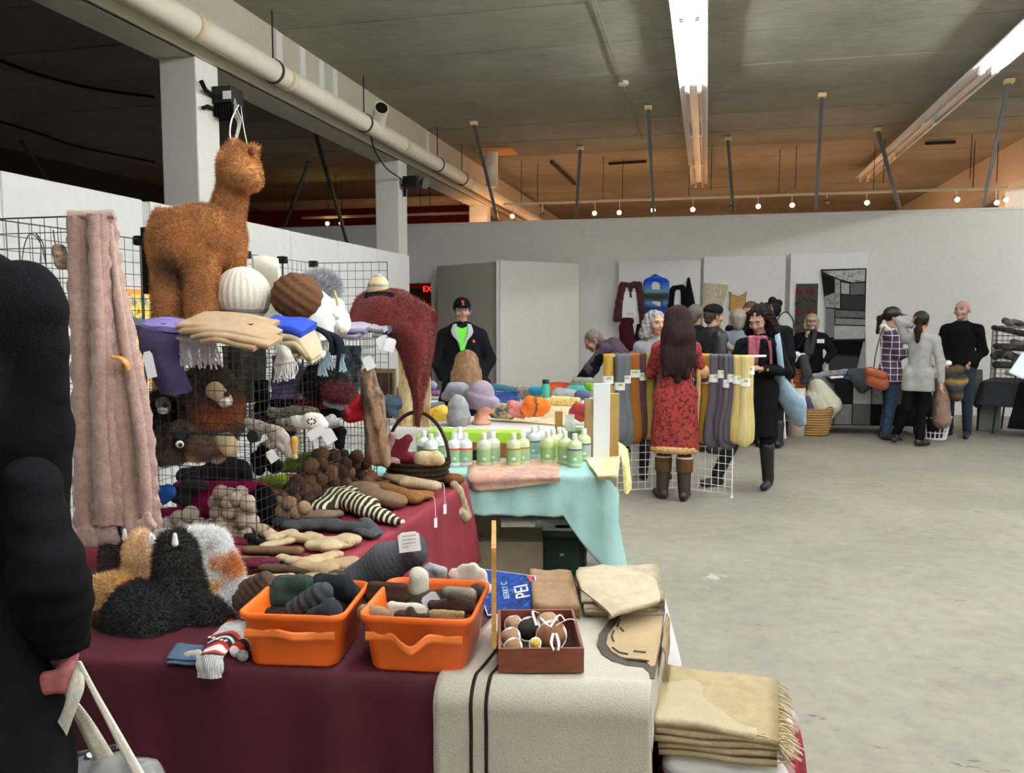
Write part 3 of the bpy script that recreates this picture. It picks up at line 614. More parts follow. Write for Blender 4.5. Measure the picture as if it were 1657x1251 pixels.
# --- soft-goods helper: capsules traced at a real depth
crumple = lambda X: .0035*sn(X, 42, 2)+.0018*sn(X, 95, 4)
def soft(name, label, cat, L, Y, mat, h=.006, k=.012, sq=None, n=(0, 1, 0), parent=None, group=None, disp=crumple, cuts=(), zfix=None, **kw):
    pr = []
    for e in L:
        x0, y0, x1, y1, r0 = e[:5]; r1 = e[5] if len(e) > 5 and e[5] is not None else r0; d0 = e[6] if len(e) > 6 else 0; d1 = e[7] if len(e) > 7 else d0
        a = PY(x0, y0, Y+d0); b = PY(x1, y1, Y+d1); pr.append(c_(a, b, r0/ppm(a), r1/ppm(b), sq, n if sq else None))
    V, F = sdf(pr, h, k, cuts, disp); return O(name, G().add(V, F), mat, parent, label=label, cat=cat, group=group, **kw)
def rib(sc, amp, ax=0, ang=0):
    d = np.array([math.cos(ang), 0, math.sin(ang)]) if ax == 0 else np.array([0, 0, 1.0])
    return lambda X: amp*np.sin((X @ d)*sc)
# --- orange storage bins
def rrect(w, d, r, n=6):
    o = []
    for cx, cy, a0 in ((w/2-r, -d/2+r, -90), (w/2-r, d/2-r, 0), (-w/2+r, d/2-r, 90), (-w/2+r, -d/2+r, 180)):
        for i in range(n+1): a = R(a0+90*i/n); o.append((cx+r*math.cos(a), cy+r*math.sin(a)))
    return np.array(o)
M_or = plain('#e0641e', 1.12, .42, spec=.5); M_or2 = plain('#ea7a34', 1.0, .4)
def obin(label, cx, cy, w, d, h, rz, strap):
    t = T('storage_bin', label, 'bin', (cx, cy, TZ+.003)); Rm = rot('z', rz); at = np.array([cx, cy, TZ+.003])
    def ring(s, z, r=.035, off=0):
        q = rrect(w*s+off, d*(.5+.5*s)+off, r); return np.hstack([q, np.full((len(q), 1), z)]) @ Rm.T+at
    s0 = .84
    R_ = [ring(.3, .001), ring(s0-.02, .001), ring(s0, .006), ring(.96, h-.02), ring(.965, h-.018, off=.012), ring(.97, h-.002, off=.014), ring(.97, h, off=.006), ring(.965, h-.002, off=-.002), ring(.95, h-.02, off=-.006), ring(s0, .012, off=-.008), ring(.3, .01)]
    O('bin_body', G().grid(np.array(R_), wv=True, flip=True), M_or, t)
    yf = lambda z: -(d*(.5+.5*(s0+(.96-s0)*z/h)))/2
    zc = h*.62; pts = strap; rows = []
    for x, out, dz in pts: rows.append([(x*w, yf(zc)-.003-out, zc+dz-.011), (x*w, yf(zc)-.001-out, zc+dz+.011)])
    g = G(); rr = (np.array(rows) @ Rm.T)+at; cloth(g, rr, 30, 4, .002); O('handle_strap', g, M_or2, t)
    return t
obin('left orange plastic bin filled with dark knit hats', -1.02, 1.93, .27, .27, .14, R(9), [(-.44, 0, 0), (-.2, 0, 0), (-.1, .014, .006), (.05, .016, 0), (.2, 0, -.004), (.42, 0, -.002)])
obin('right orange plastic bin filled with rolled brown and white socks', -.70, 1.985, .285, .30, .145, R(6), [(-.44, 0, 0), (-.22, .0, 0), (-.1, .02, -.014), (0, .028, -.02), (.12, .012, .004), (.22, 0, 0), (.42, 0, 0)])
wool = lambda h, **k: fab(h, 1.1, .16, 22, 320, .5, .97, **k)
BR, BL_, GR, CR, TA = '#4a3527', '#2c211b', '#55585c', '#d6d0c0', '#93795d'
for lab, cat, L, Y, c, kw in [
    ('dark brown ribbed knit hat in the left orange bin', 'hat', [(395, 975, 435, 955, 19, 17), (400, 955, 430, 942, 14), (405, 985, 440, 972, 14)], 2.0, '#4b3a30', dict(disp=rib(330, .0022, 0, .9))),
    ('bottle green knit hat rolled in the left orange bin', 'hat', [(455, 955, 495, 950, 17, 16), (450, 968, 490, 975, 20), (460, 945, 485, 942, 9)], 2.0, '#2f3f3a', {}),
    ('charcoal cabled hat slumping over the left bin rim', 'hat', [(478, 995, 520, 965, 20, 19), (500, 978, 530, 985, 18), (475, 1000, 500, 985, 14)], 1.9, '#3b3d41', dict(disp=rib(260, .0025, 0, .7))),
    ('blackish folded hat hanging over the front of the left bin', 'hat', [(497, 1012, 535, 992, 15, 19), (505, 1020, 545, 1002, 9, 10)], 1.84, '#2b2e34', {}),
    ('grey knit pair lying at the back of the left bin', 'socks', [(420, 965, 520, 985, 22, 22, .1)], 2.0, '#35373b', {}),
    ('dark brown folded sock pair at the left of the right bin', 'socks', [(603, 958, 652, 960, 10, 9), (602, 972, 652, 974, 13, 12)], 2.05, '#3f2c22', dict(disp=rib(500, .001, 1))),
    ('upright cream rolled sock in the right bin', 'socks', [(678, 942, 678, 982, 17, 17)], 2.1, '#cfcab9', {}),
    ('pale grey looped cuff at the back of the right bin', 'socks', [(690, 930, 700, 950, 8), (694, 926, 716, 932, 7), (716, 934, 712, 950, 8)], 2.2, '#9fa4aa', {}),
    ('white scalloped mitten on the back of the right bin', 'mitten', [(735, 938, 760, 952, 10), (750, 929, 765, 950, 10), (765, 928, 772, 950, 10), (780, 938, 780, 952, 10), (745, 950, 790, 960, 9)], 2.17, '#dedacd', dict(sq=.6)),
    ('grey and white folded sock under the white mitten', 'socks', [(725, 962, 762, 966, 10), (728, 972, 765, 974, 7)], 2.08, '#8d8778', {}),
    ('ivory folded sock at the front of the right bin', 'socks', [(633, 989, 683, 993, 8), (633, 999, 684, 1002, 8)], 1.95, '#dcd8c6', {}),
    ('dark brown folded sock at the right of the right bin', 'socks', [(700, 986, 762, 984, 9, 8), (704, 995, 765, 993, 8), (730, 975, 752, 980, 7)], 1.98, '#43342a', {}),
    ('taupe rolled sock in the front left corner of the right bin', 'socks', [(590, 996, 622, 1000, 11, 9), (588, 1004, 620, 1008, 9)], 1.9, '#8a745f', {}),
    ('peaked dark sock at the front of the right bin', 'socks', [(645, 1004, 688, 1008, 8), (664, 996, 670, 1006, 7)], 1.89, '#3c3029', {}),
    ('tan rolled sock in the front right of the right bin', 'socks', [(697, 1002, 748, 1002, 6), (697, 1011, 748, 1011, 6)], 1.9, '#9b835f', {}),
    ('mottled dark sock deep in the right bin corner', 'socks', [(755, 985, 775, 970, 9), (770, 960, 782, 966, 8)], 2.1, '#4b4239', {}),
    ('dark taupe hat wedged in the back of the left bin', 'hat', [(430, 955, 470, 950, 16, 16), (440, 965, 480, 962, 14)], 2.02, '#40352e', {}),
    ('navy black knit hat in the back right corner of the left bin', 'hat', [(520, 950, 555, 955, 16, 16), (530, 965, 570, 968, 15)], 2.02, '#23262c', {}),
    ('large charcoal wool slipper sock leaning over the left bin', 'socks', [(565, 960, 625, 915, 33, 30), (625, 915, 668, 895, 30, 22), (560, 985, 600, 975, 22, 22), (668, 880, 672, 905, 14, 16)], 2.28, '#4a4c50', dict(disp=rib(420, .0012, 0, .6), k=.03)),
]:
    L = [(e[0], e[1]-(8 if 'right' in lab or 'right bin' in lab else 4), e[2], e[3]-(8 if 'right' in lab else 4))+tuple(e[4:]) for e in L]
    soft({'hat': 'knit_hat', 'socks': 'wool_socks', 'mitten': 'wool_mitten'}[cat], lab, cat, L, Y, wool(c), .0055, **{**dict(k=.008), **kw})
soft('knit_hat', 'dark brown hats packed down inside the left bin', 'hat', [(440, 1010, 528, 1012, 26, 26, 0.01), (455, 985, 545, 988, 26, 26, .09)], 1.93, wool('#2c2521'), .008, k=.02)
soft('wool_socks', 'dark packed socks filling the right bin below the rolled ones', 'socks', [(625, 1022, 722, 1022, 22, 22, 0.02), (640, 1004, 738, 1002, 24, 24, .08), (655, 980, 752, 978, 24, 24, .15)], 1.94, wool('#3a2f28'), .008, k=.02)
M_tag = plain('#e6e4dc', 1.3, .7)
def tag(label, px, py, w, h, Y, a=0, mat=None, string=None, cat='price tag'):
    p = PY(px, py, Y); s = 1/ppm(p); g = G(); Rm = rot('z', YAW) @ rot('y', -a) @ rot('x', -.15)
    v = np.array([(-w/2, 0, -h/2), (w/2, 0, -h/2), (w/2, 0, h*.35), (w*.3, 0, h/2), (-w*.3, 0, h/2), (-w/2, 0, h*.35)])*s @ Rm.T+p; n = Rm @ np.array([0, .0012, 0])
    g.add(np.vstack([v, v+n]), [np.array([[0, 1, 2, 3, 4, 5]]), np.array([[11, 10, 9, 8, 7, 6]]), np.array([[i, i+6, (i+1) % 6+6, (i+1) % 6] for i in range(6)])], sm=False)
    if not string: return O('price_tag', g, mat or M_tag, label=label, cat=cat)
    t = T('price_tag', label, cat, p); O('tag_card', g, mat or M_tag, t)
    O('tag_string', G().tube(crs([PY(a_, b_, Y) for a_, b_ in string], 12, 0), .0014, 5), plain('#e8e6de'), t); return t
t = tag('printed white card tag on the large charcoal sock', 662, 877, 35, 32, 2.2, .12)
ORG[t.name] = ORG[t.name]
for i in range(4):
    p = PY(662, 867+6*i, 2.195); Rm = rot('z', YAW) @ rot('y', -.12); O('print_line', G().box(-.02, .02 if i < 3 else .0, -.0006, 0, -.0008, .0012, Rm, p+Rm @ np.array([0, -.0012, 0])), plain('#77736a'), t)
tag('white paper tag on the cream rolled sock', 698, 973, 28, 26, 2.0, .6)
# --- wooden box with open lid
t = T('wooden_box', 'dark brown wooden box with open glazed lid holding small ornaments', 'box', (-.39, 2.1, TZ+.016))
a, b, c = PZ(806, 1090, TZ+.016), PZ(943, 1083, TZ+.016), None
ex = np.array([math.cos(R(14.6)), math.sin(R(14.6)), 0]); ey = np.array([-ex[1], ex[0], 0]); W = np.linalg.norm(b-a); Dp = .27; H = .062
Rb = np.stack([ex, ey, np.array([0, 0, 1])], 1); M_wood = fab('#6a3420', 1.2, .25, 14, 200, .15, .4, spec=.5, stretch=(1, 6, 6))
def bb(x0, x1, y0, y1, z0, z1): return G().box(x0, x1, y0, y1, z0, z1, Rb, a)
O('front_panel', bb(0, W, 0, .008, 0, H), M_wood, t, bev=.001); O('back_panel', bb(0, W, Dp-.008, Dp, 0, H), M_wood, t, bev=.001)
O('side_panel', bb(0, .008, .008, Dp-.008, 0, H), M_wood, t, bev=.001); O('side_panel', bb(W-.008, W, .008, Dp-.008, 0, H), M_wood, t, bev=.001)
O('box_floor', bb(.008, W-.008, .008, Dp-.008, 0, .005), fab('#3a1c14', 1), t)
lw = .012
lid = O('lid_frame', bb(-.016, -.004, 0, lw*2, H, H+.25).box(-.016, -.004, Dp-lw*2, Dp, H, H+.25, Rb, a).box(-.016, -.004, lw*2, Dp-lw*2, H, H+.02, Rb, a).box(-.016, -.004, lw*2, Dp-lw*2, H+.23, H+.25, Rb, a), fab('#b98a4c', 1.2, .2, 20, rough=.5), t, bev=.001)
O('lid_glass', bb(-.012, -.009, lw, Dp-lw, H+.01, H+.24), plain('#ccd4d6', 1, .08, alpha=.35), t)
for i, (x, yy, r, yl, c, lab) in enumerate([(830, 1010, 13, 2.22, '#a08468', 'banded tan ornament at the back left of the box'), (826, 1032, 15, 2.08, '#96755a', 'tan felt ornament with white bands in the box'), (830, 1048, 14, 2.0, '#8d6c50', 'brown ornament at the front left of the box'),
        (855, 1018, 18, 2.14, '#34302a', 'black woolly ornament in the middle of the box'), (885, 1005, 17, 2.2, '#b09478', 'tan and cream ornament at the back of the box'), (892, 1030, 24, 2.07, '#8a5f40', 'large brown ornament with white ribbon in the box'), (866, 1042, 9, 2.0, '#c8b050', 'small yellow ornament at the front of the box')]):
    p = PZ(x, yy, TZ+.016+.03); s = r/ppm(p); q = T('ornament', lab, 'ornament', p-[0, 0, s])
    V, F = sdf([e_(p, (s, s, s*.9)), e_(p+[s*.3, s*.3, s*.5], s*.5)], .004, .006); O('ornament_body', G().add(V, F), wool(c), q)
    g = G()
    for k in range(2): g.tube([(p+[s*1.02*math.cos(u), s*1.02*math.sin(u)*math.cos(.4+k), s*.95*math.sin(u)*math.sin(.9+k)]) for u in np.linspace(0, 6.283, 24)], .0022, 5)
    O('ribbon', g, plain('#e8e4dc'), q)
g = G()
for (x0, y0, x1, y1, x2, y2) in [(890, 1015, 905, 995, 915, 1005), (900, 1012, 920, 1002, 935, 1005), (868, 1012, 862, 990, 872, 992), (895, 1025, 892, 1040, 896, 1052), (900, 1025, 904, 1040, 903, 1052), (875, 1000, 885, 1010, 893, 1015)]:
    g.tube(crs([PZ(x0, y0, TZ+.08), PZ(x1, y1, TZ+.1), PZ(x2, y2, TZ+.085)], 8, 0), .0035, 6, sq=.3)
O('ribbon_bow', g, plain('#e4e2de', 1.3, .5), label='loose white ribbon bow on the largest ornament in the box', cat='ribbon')
# --- blue printed board
tl, tr, br_, bl = PY(762, 918, 2.50), PY(866, 932, 2.46), PY(878, 992, 2.26), PY(795, 996, 2.25)
t = T('printed_sign', 'blue printed sign with silver letters leaning behind the wooden box', 'sign', (bl+br_)/2)
bl = bl+[-.012, 0, 0]; c4 = np.array([bl, br_, tr, tl]); nn = np.cross(br_-bl, tl-bl); nn /= np.linalg.norm(nn)
O('white_board', G().add(np.vstack([c4, c4-nn*.004]), [[0, 1, 2, 3], [7, 6, 5, 4], [0, 4, 5, 1], [1, 5, 6, 2], [2, 6, 7, 3], [3, 7, 4, 0]], sm=False), plain('#e6e9ec', 1.3), t)
cc = c4.mean(0); c5 = cc+(c4-cc)*np.array([.965])+nn*.001
O('blue_print', G().add(np.vstack([c5, c5-nn*.001]), [[0, 1, 2, 3], [7, 6, 5, 4], [0, 4, 5, 1], [1, 5, 6, 2], [2, 6, 7, 3], [3, 7, 4, 0]], sm=False), voro('blue_ink', ['#15275a', '#1c3f86', '#152350', '#2f62ac'], 22, 1.1), t)
ux = (br_-bl)/np.linalg.norm(br_-bl); uy = np.cross(nn, ux); Rt = np.stack([uy, -ux, nn], 1)   # letters run bottom to top
# keep letters upright for a reader turning the head left
def onb(u, v): return c4[0]*(1-u)*(1-v)+c4[1]*u*(1-v)+c4[2]*u*v+c4[3]*(1-u)*v+nn*.002
dd = onb(.8, .95)-onb(.8, .05); dd /= np.linalg.norm(dd); d2 = np.cross(nn, dd); Rt = np.stack([dd, d2, nn], 1)
text('PEI', .062, 'sign_lettering', plain('#d9dde2', 1.3), (Rt, onb(.74, .52)), t)
text('BERRY C', .026, 'sign_lettering', plain('#9fb0c4', 1.2), (Rt, onb(.46, .52)), t)
O('red_corner', G().add([onb(.90, .8), onb(.955, .8), onb(.95, .96), onb(.87, .96)], [[0, 1, 2, 3]], sm=False), plain('#d4382a'), t)
# --- folded things at the back of the foreground table
def fold(name, label, cat, bl, br, tr, tl, n, th, mat, wob=.006, seed=0, z0=None, open_side=0, group=None, lay=None, mats=None):
    """a folded cloth: stacked lens-shaped layers joined at the folds. corners world xyz (front-left, front-right, back-right, back-left)"""
    A = [np.array(p, float) for p in (bl, br, tr, tl)]; t = T(name, label, cat, sum(A)/4, group); rs = np.random.RandomState(seed)
    for i in range(n):
        off = np.array([0, 0, th*(i+.5)]); jt = rs.uniform(-wob, wob, (4, 3)); jt[:, 2] *= .2
        c = [a+off+j for a, j in zip(A, jt)]; r = th*.5; rows = []
        for u in np.linspace(0, 1, 9):
            f = c[0]*(1-u)+c[1]*u; b = c[3]*(1-u)+c[2]*u; sag = np.array([0, 0, -.25*th*math.sin(u*9+i+seed)*.5]); d = (b-f); L_ = np.linalg.norm(d); d /= L_
            ring = []
            for k in range(7): a_ = math.pi*(.5+k/6); ring.append(f+d*r+d*r*math.cos(a_)+np.array([0, 0, r*math.sin(a_)])*1.0+sag)
            for v in (.25, .5, .75): ring.append(f+(b-f)*v+[0, 0, -r]+sag)
            for k in range(7): a_ = -math.pi/2+math.pi*k/6; ring.append(b-d*r+d*r*math.cos(a_)+np.array([0, 0, r*math.sin(a_)])+sag)
            for v in (.75, .5, .25): ring.append(f+(b-f)*v+[0, 0, r+.12*th]+sag)
            rows.append(ring)
        g = G(); g.grid(np.array(rows), wv=True); m = len(rows[0])
        for e in (0, 8): g.f.append(np.array([[e*m+q for q in range(m)]])); g.mi.append(np.array([0])); g.sm.append(np.array([False]))
        O('folded_layer', g, mats[i % len(mats)] if mats else mat, t)
    return t
z = TZ+.014
fold('folded_scarf', 'nubbly brown knitted scarf folded behind the blue sign', 'scarf', PZ(862, 1000, z), PZ(938, 1003, z), PZ(925, 942, z), PZ(855, 940, z), 2, .022, wool('#8f7257'), seed=3)
ft = fold('folded_blanket', 'cream blanket folded in a thick stack on the back right table corner', 'blanket', PZ(948, 1000, z), PZ(1068, 998, z), PZ(1062, 938, z), PZ(935, 945, z), 4, .014, wool('#b3a78e'), .014, 5)
g = G(); cloth(g, [[PZ(940, 955, z+.058), PZ(985, 992, z+.05), PZ(985, 1000, z+.03)], [PZ(932, 930, z+.066), PZ(1010, 975, z+.066), PZ(1020, 990, z+.05)], [PZ(940, 922, z+.066), PZ(1050, 962, z+.06), PZ(1066, 975, z+.045)], [PZ(975, 915, z+.06), PZ(1046, 930, z+.06), PZ(1068, 955, z+.05)]], 24, 24, .01, .003, 22, 4)
O('top_fold', g, fab('#c4b79c', 1.05, .12, 22, 320, .5), ft)
# --- yellow fringed blanket on a low stack beside the table
bag = T('low_stack', 'low box under maroon cloth beside the rug-covered table end', 'box', (.08, 2.18, 0))
tcloth('cloth_cover', None, [(-.085, 1.99), (.22, 2.0), (.27, 2.42), (-.085, 2.40)], .455, lambda e, t: .03, fab('#8e2038', .9, .1), .01, .2, .07, 12, cat=None)
o = bpy.data.objects['cloth_cover']; o['label'] = 'maroon cloth over the low box at the bottom right'; o['category'] = 'tablecloth'
O('box_body', G().box(-.075, .21, 2.03, 2.38, .002, .445), plain('#8f7350'), bag)
V, F = sdf([c_((-.055, 2.03, .495), (.185, 2.04, .49), .032, .032), c_((-.055, 2.28, .495), (.22, 2.31, .49), .034, .034), c_((-.05, 2.15, .495), (.21, 2.18, .492), .034)], .007, .03, disp=lambda X: .004*np.sin(X[..., 0]*60)*np.sin(X[..., 1]*47+X[..., 2]*70))
bb_ = O('bedding_bag', G().add(V, F), plain('#dedbd2', 1.3, .6), label='clear plastic bag of cream bedding under the yellow fringed blanket', cat='bag')
V2, F2 = sdf([c_((-.055, 2.02, .497), (.195, 2.03, .492), .039, .039), c_((-.055, 2.28, .497), (.23, 2.31, .492), .041, .041), c_((-.05, 2.15, .497), (.22, 2.18, .494), .041)], .007, .03, disp=lambda X: .005*np.sin(X[..., 0]*90+X[..., 2]*50)*np.sin(X[..., 1]*77))
O('plastic_film', G().add(V2, F2), plain('#ffffff', 1, .08, alpha=.22), bb_)
zz = .535
yb = fold('folded_blanket', 'pale yellow fringed blanket folded on the low stack', 'blanket', (-.103, 1.965, zz), (.185, 1.985, zz), (.21, 2.34, zz), (-.103, 2.34, zz), 4, .019, fab('#c0ac84', .78, .12, 22, 320, .5), .010, 8)
rows = []
for v in np.linspace(0, 1, 5):
    rows.append([PY(1056+4*v, 1163-84*v+3*math.sin(9*v), 1.965+.37*v), PY(1130, 1170-82*v, 1.97+.37*v), PY(1180, 1182-76*v, 1.975+.37*v), PY(1224-4*v, 1190-68*v, 1.98+.37*v)])
rows.insert(0, [np.array(p)+[0, .010, -.022] for p in rows[0]])
g = G(); cloth(g, rows, 30, 30, .012, .003, 16, 6); O('top_fold', g, fab('#cdbd98', .74, .06, 8, 330, .5, .95), yb)
g = G(); rs2 = np.random.RandomState(4)
for i in range(80):
    v = i/79; s_ = PY(1222-4*v, 1188-66*v, 1.98+.37*v); e = PY(1268+12*rs2.rand()-3*v, 1220-72*v+6*rs2.randn(), 1.99+.36*v)+[0, 0, -.006]
    g.tube(crs([s_, (s_+e)/2+[0, 0, .010+.008*rs2.rand()], e+rs2.normal(size=3)*.004], 7, 0), .0022, 5)
for i in range(60):
    v = i/59; s_ = np.array([.19, 1.99+.35*v, .545+.017*(i % 4)]); e = s_+[.035+.03*rs2.rand(), .01*rs2.randn(), -.014]; g.tube(crs([s_, (s_+e)/2+[0, 0, .008], e], 6, 0), .0022, 5)
O('fringe', g, fab('#c8b48c', .85, .15), yb)
# --- patterned legwarmer hanging over the front edge
M_nord = base('nordic_knit')[0]; nt = M_nord.node_tree; b_ = nt.nodes['Principled BSDF']
M_nord = stripes('nordic_knit', [(0, '#e2e2e0'), (.33, '#a83426'), (.4, '#2c2c30'), (.46, '#d8d8d4'), (.5, '#2c2c30'), (.56, '#b43a2a'), (.62, '#e4e4e2'), (.72, '#b43a2a'), (.78, '#30302f'), (.84, '#d8d8d4'), (.88, '#2c2c30'), (.94, '#b43a2a')], 1, .30, 1.3, dist=.012, off=.0)
a = PZ(345, 1093, TZ); 
def sweater(px, py, zz): return PZ(px, py, zz)
rows = [[PY(323, 1066, 1.745), PY(341, 1066, 1.74), PY(358, 1066, 1.75)], [PZ(333, 1050, TZ+.012), PZ(352, 1050, TZ+.03), PZ(372, 1052, TZ+.012)], [PZ(342, 1033, TZ+.012), PZ(364, 1035, TZ+.035), PZ(390, 1040, TZ+.012)], [PZ(356, 1018, TZ+.012), PZ(378, 1022, TZ+.032), PZ(398, 1028, TZ+.012)], [PZ(372, 1003, TZ+.012), PZ(390, 1006, TZ+.025), PZ(402, 1010, TZ+.012)]]
t = T('legwarmer', 'red, white and black patterned knit legwarmer hanging over the table edge', 'legwarmer', PZ(365, 1040, TZ))
g = G(); cloth(g, rows, 30, 16, .008, .0015, 40, 3); O('patterned_leg', g, M_nord, t)
g = G(); cloth(g, [[PY(319, 1062, 1.735), PY(341, 1060, 1.725), PY(362, 1063, 1.74)], [PY(320, 1078, 1.725), PY(341, 1078, 1.715), PY(360, 1080, 1.735)], [PY(322, 1096, 1.725), PY(341, 1097, 1.715), PY(358, 1096, 1.735)]], 12, 40, .01, .0025, 160, 2)
O('white_cuff', g, fab('#cfcfcc', 1.3, .08, knit=60), t)
for cx, cy, w in [(352, 1034, 26), (375, 1016, 22)]:
    for i in range(5):
        p = PZ(cx-w/2+w*i/4, cy+(i-2)*1.5, TZ+.042); s = .006; O('knit_diamond', G().add([p+[-s, 0, 0], p+[0, -s, 0], p+[s, 0, 0], p+[0, s, .002]], [[0, 1, 2, 3]], sm=False), plain('#e6e6e2'), t)
V, F = sdf([c_(PZ(384, 1052, TZ+.02), PZ(402, 1040, TZ+.02), .02, .022)], .006, .01); O('second_leg', G().add(V, F), M_nord, t)
V, F = sdf([e_(PZ(393, 1061, TZ+.018), (.016, .014, .016))], .004, .01); O('pompom', G().add(V, F), wool('#9c9c9c'), t)
fold('folded_cloth', 'slate blue folded cloth under the black plush toy', 'cloth', PZ(272, 1074, TZ+.003), PZ(318, 1078, TZ+.003), PZ(332, 1052, TZ+.003), PZ(290, 1048, TZ+.003), 2, .008, fab('#4a5c72', 1.2), seed=2)
soft('wool_mitten', 'small cream mitten tip beside the patterned legwarmer', 'mitten', [(303, 1062, 320, 1058, 6, 7)], 1.78, wool('#d2cbb8'), .004)
# ================================================================ wire racks and everything on them
M_wire = plain('#26262a', 1, .45, spec=.5); M_wirew = plain('#e8e8ea', 1.2, .4)
def gpanel(name, p0, U, V, cell, r, mat, parent, fr=1.8):
    p0 = np.array(p0, float); U = np.array(U, float); V = np.array(V, float); lu, lv = np.linalg.norm(U), np.linalg.norm(V)
    nu, nv = max(1, round(lu/cell)), max(1, round(lv/cell)); g = G(); off = np.cross(U, V); off = off/np.linalg.norm(off)*r*1.3
    for i in range(nu+1): a = p0+U*i/nu; g.tube([a+off, a+V+off], r, 4, sm=False)
    for j in range(nv+1): a = p0+V*j/nv; g.tube([a-off, a+U-off], r, 4, sm=False)
    o = O(name, g, mat, parent, kind='stuff')
    g = G()
    for a, b in ((p0, p0+U), (p0+U, p0+U+V), (p0+U+V, p0+V), (p0+V, p0)): g.tube([a, b], r*fr, 6)
    O('panel_frame', g, mat, parent); return o
RX0, RX1, RY0, RY1 = -2.28, -1.67, 2.77, 3.95; RZ = [TZ+.006, 1.17, 1.595]
t = T('wire_cube_rack', 'black wire cube shelving on the crimson table, three tiers of goods', 'rack', ((RX0+RX1)/2, (RY0+RY1)/2, TZ))
for z0, z1 in ((RZ[0], RZ[1]), (RZ[1], RZ[2])):
    gpanel('front_grid', (RX0, RY0, z0), (RX1-RX0, 0, 0), (0, 0, z1-z0), .041, .0013, M_wire, t)
    for k in range(3):
        y0 = RY0+(RY1-RY0)*k/3; gpanel('side_grid', (RX1, y0, z0), (0, (RY1-RY0)/3, 0), (0, 0, z1-z0), .041, .0012, M_wire, t)
        if k: gpanel('divider_grid', (RX0, y0, z0), (RX1-RX0, 0, 0), (0, 0, z1-z0), .041, .0012, M_wire, t)
    gpanel('end_grid', (RX0, RY1, z0), (RX1-RX0, 0, 0), (0, 0, z1-z0), .041, .0012, M_wire, t)
for z0 in RZ[1:]: gpanel('shelf_grid', (RX0, RY0, z0), (RX1-RX0, 0, 0), (0, RY1-RY0, 0), .041, .0013, M_wire, t)
for (x, y) in ((RX1, RY0), (RX1, RY1), (RX1, RY0+.393), (RX1, RY0+.787), (-1.98, RY0)):
    for z0 in RZ[:2]: O('connector', G().tube([(x, y-.012, z0), (x, y+.012, z0)], .022, 14), M_blk, t, bev=.003)
t = T('gridwall', 'black wire gridwall standing behind the racks against the white partition', 'gridwall', (-2.34, 3.4, TZ))
for y0, y1 in ((2.3, 3.03), (3.04, 3.84), (3.85, 4.22), (4.23, 4.6)):
    gpanel('tall_grid', (-2.34, y0, TZ+.01), (0, y1-y0, 0), (0, 0, 1.94-TZ), .05, .0014, M_wire, t)
gpanel('cross_grid', (-2.34, 2.3, 1.3), (.46, 0, 0), (0, 0, .65), .05, .0016, M_wire, t)
gpanel('cross_grid', (-2.32, 4.6, TZ+.01), (.46, 0, 0), (0, 0, 1.94-TZ), .05, .0014, M_wire, t)
for y in (3.035, 3.845, 4.225, 4.6):
    O('top_clip', G().box(-2.365, -2.315, y-.02, y+.02, 1.925, 1.965), M_blkmat, t, bev=.006)
O('joining_strap', G().box(-2.33, -2.30, 3.02, 3.05, 1.72, 2.0), M_blkmat, t, bev=.004)
g = G(); p = PY(62, 415, 2.3)
for k in range(2): g.tube(crs([PY(35+30*k, 425, 2.34), PY(40+26*k, 395, 2.36), PY(50+8*k, 378, 2.35), PY(66+4*k, 395, 2.33), PY(75, 430, 2.32)], 16, 0), .0018, 5)
O('wire_loop', g, M_wire, label='thin wire loops hung on the grid above the black hooded coat', cat='wire')
t = T('poster', 'yellow printed poster behind the wire grid beside the plush alpaca', 'poster', (-3.83, 5.2, 1.2))
O('poster_sheet', G().box(-3.846, -3.838, 4.75, 5.35, 1.1, 1.78), voro('poster_print', ['#8a5a40', '#d8b04a', '#e6c86a', '#4a6a9a', '#e2bf55'], 16, 1.2), t)
O('poster_border', G().box(-3.845, -3.836, 4.75, 5.35, 1.78, 1.815), plain('#c88a3c'), t)
# ---- fuzzy things
def furry(name, label, L, Y, colf, n, ln, wd, h=.01, k=.03, parent=None, cat='plush toy', seed=1, droop=.3, sq=None, cuts=(), group=None):
    pr = []
    for e in L:
        x0, y0, x1, y1, r0 = e[:5]; r1 = e[5] if len(e) > 5 and e[5] is not None else r0; d0 = e[6] if len(e) > 6 else 0; d1 = e[7] if len(e) > 7 else d0
        a = PY(x0, y0, Y+d0); b = PY(x1, y1, Y+d1); pr.append(c_(a, b, r0/ppm(a), r1/ppm(b), sq, (0, 1, 0) if sq else None))
    V, F = sdf(pr, h, k, cuts); g = G(); C = colf(V); g.add(V, F, np.clip(C*.85, 0, 1)); fur(g, V, F, n, ln, wd, colf, droop, seed)
    return O(name, g, vcm(), parent, label=label if parent is None else None, cat=cat if parent is None else None, group=group)
def cf(h, var=.12, k=1.3, patches=()):
    c = np.array(lin(h, k))
    def f(P):
        o = np.tile(c, (len(P), 1))*(1+var*sn(P, 18, 2))[:, None]
        for fn, hh in patches:
            w_ = np.clip(fn(P), 0, 1)[:, None]; o = o*(1-w_)+np.array(lin(hh, k))*w_
        o[:, 3] = 1; return np.clip(o, 0, 1)
    return f
def blob(x, y, Y, r, soft_=.35, yr=None):
    c = PY(x, y, Y); rr = r/ppm(c)
    def f(P): d = np.abs(P-c)/np.array([rr, yr or rr*3, rr]); d = np.sqrt((d**2).sum(1)); return np.clip((1+soft_-d)/(2*soft_), 0, 1)
    return f
def furobj(name, label, L, Y, colf, n, ln, wd, extras=(), **kw):
    t = T(name, label, 'plush toy', PY(L[0][0], L[0][1], Y)); furry('plush_body', None, L, Y, colf, n, ln, wd, parent=t, **kw); return t
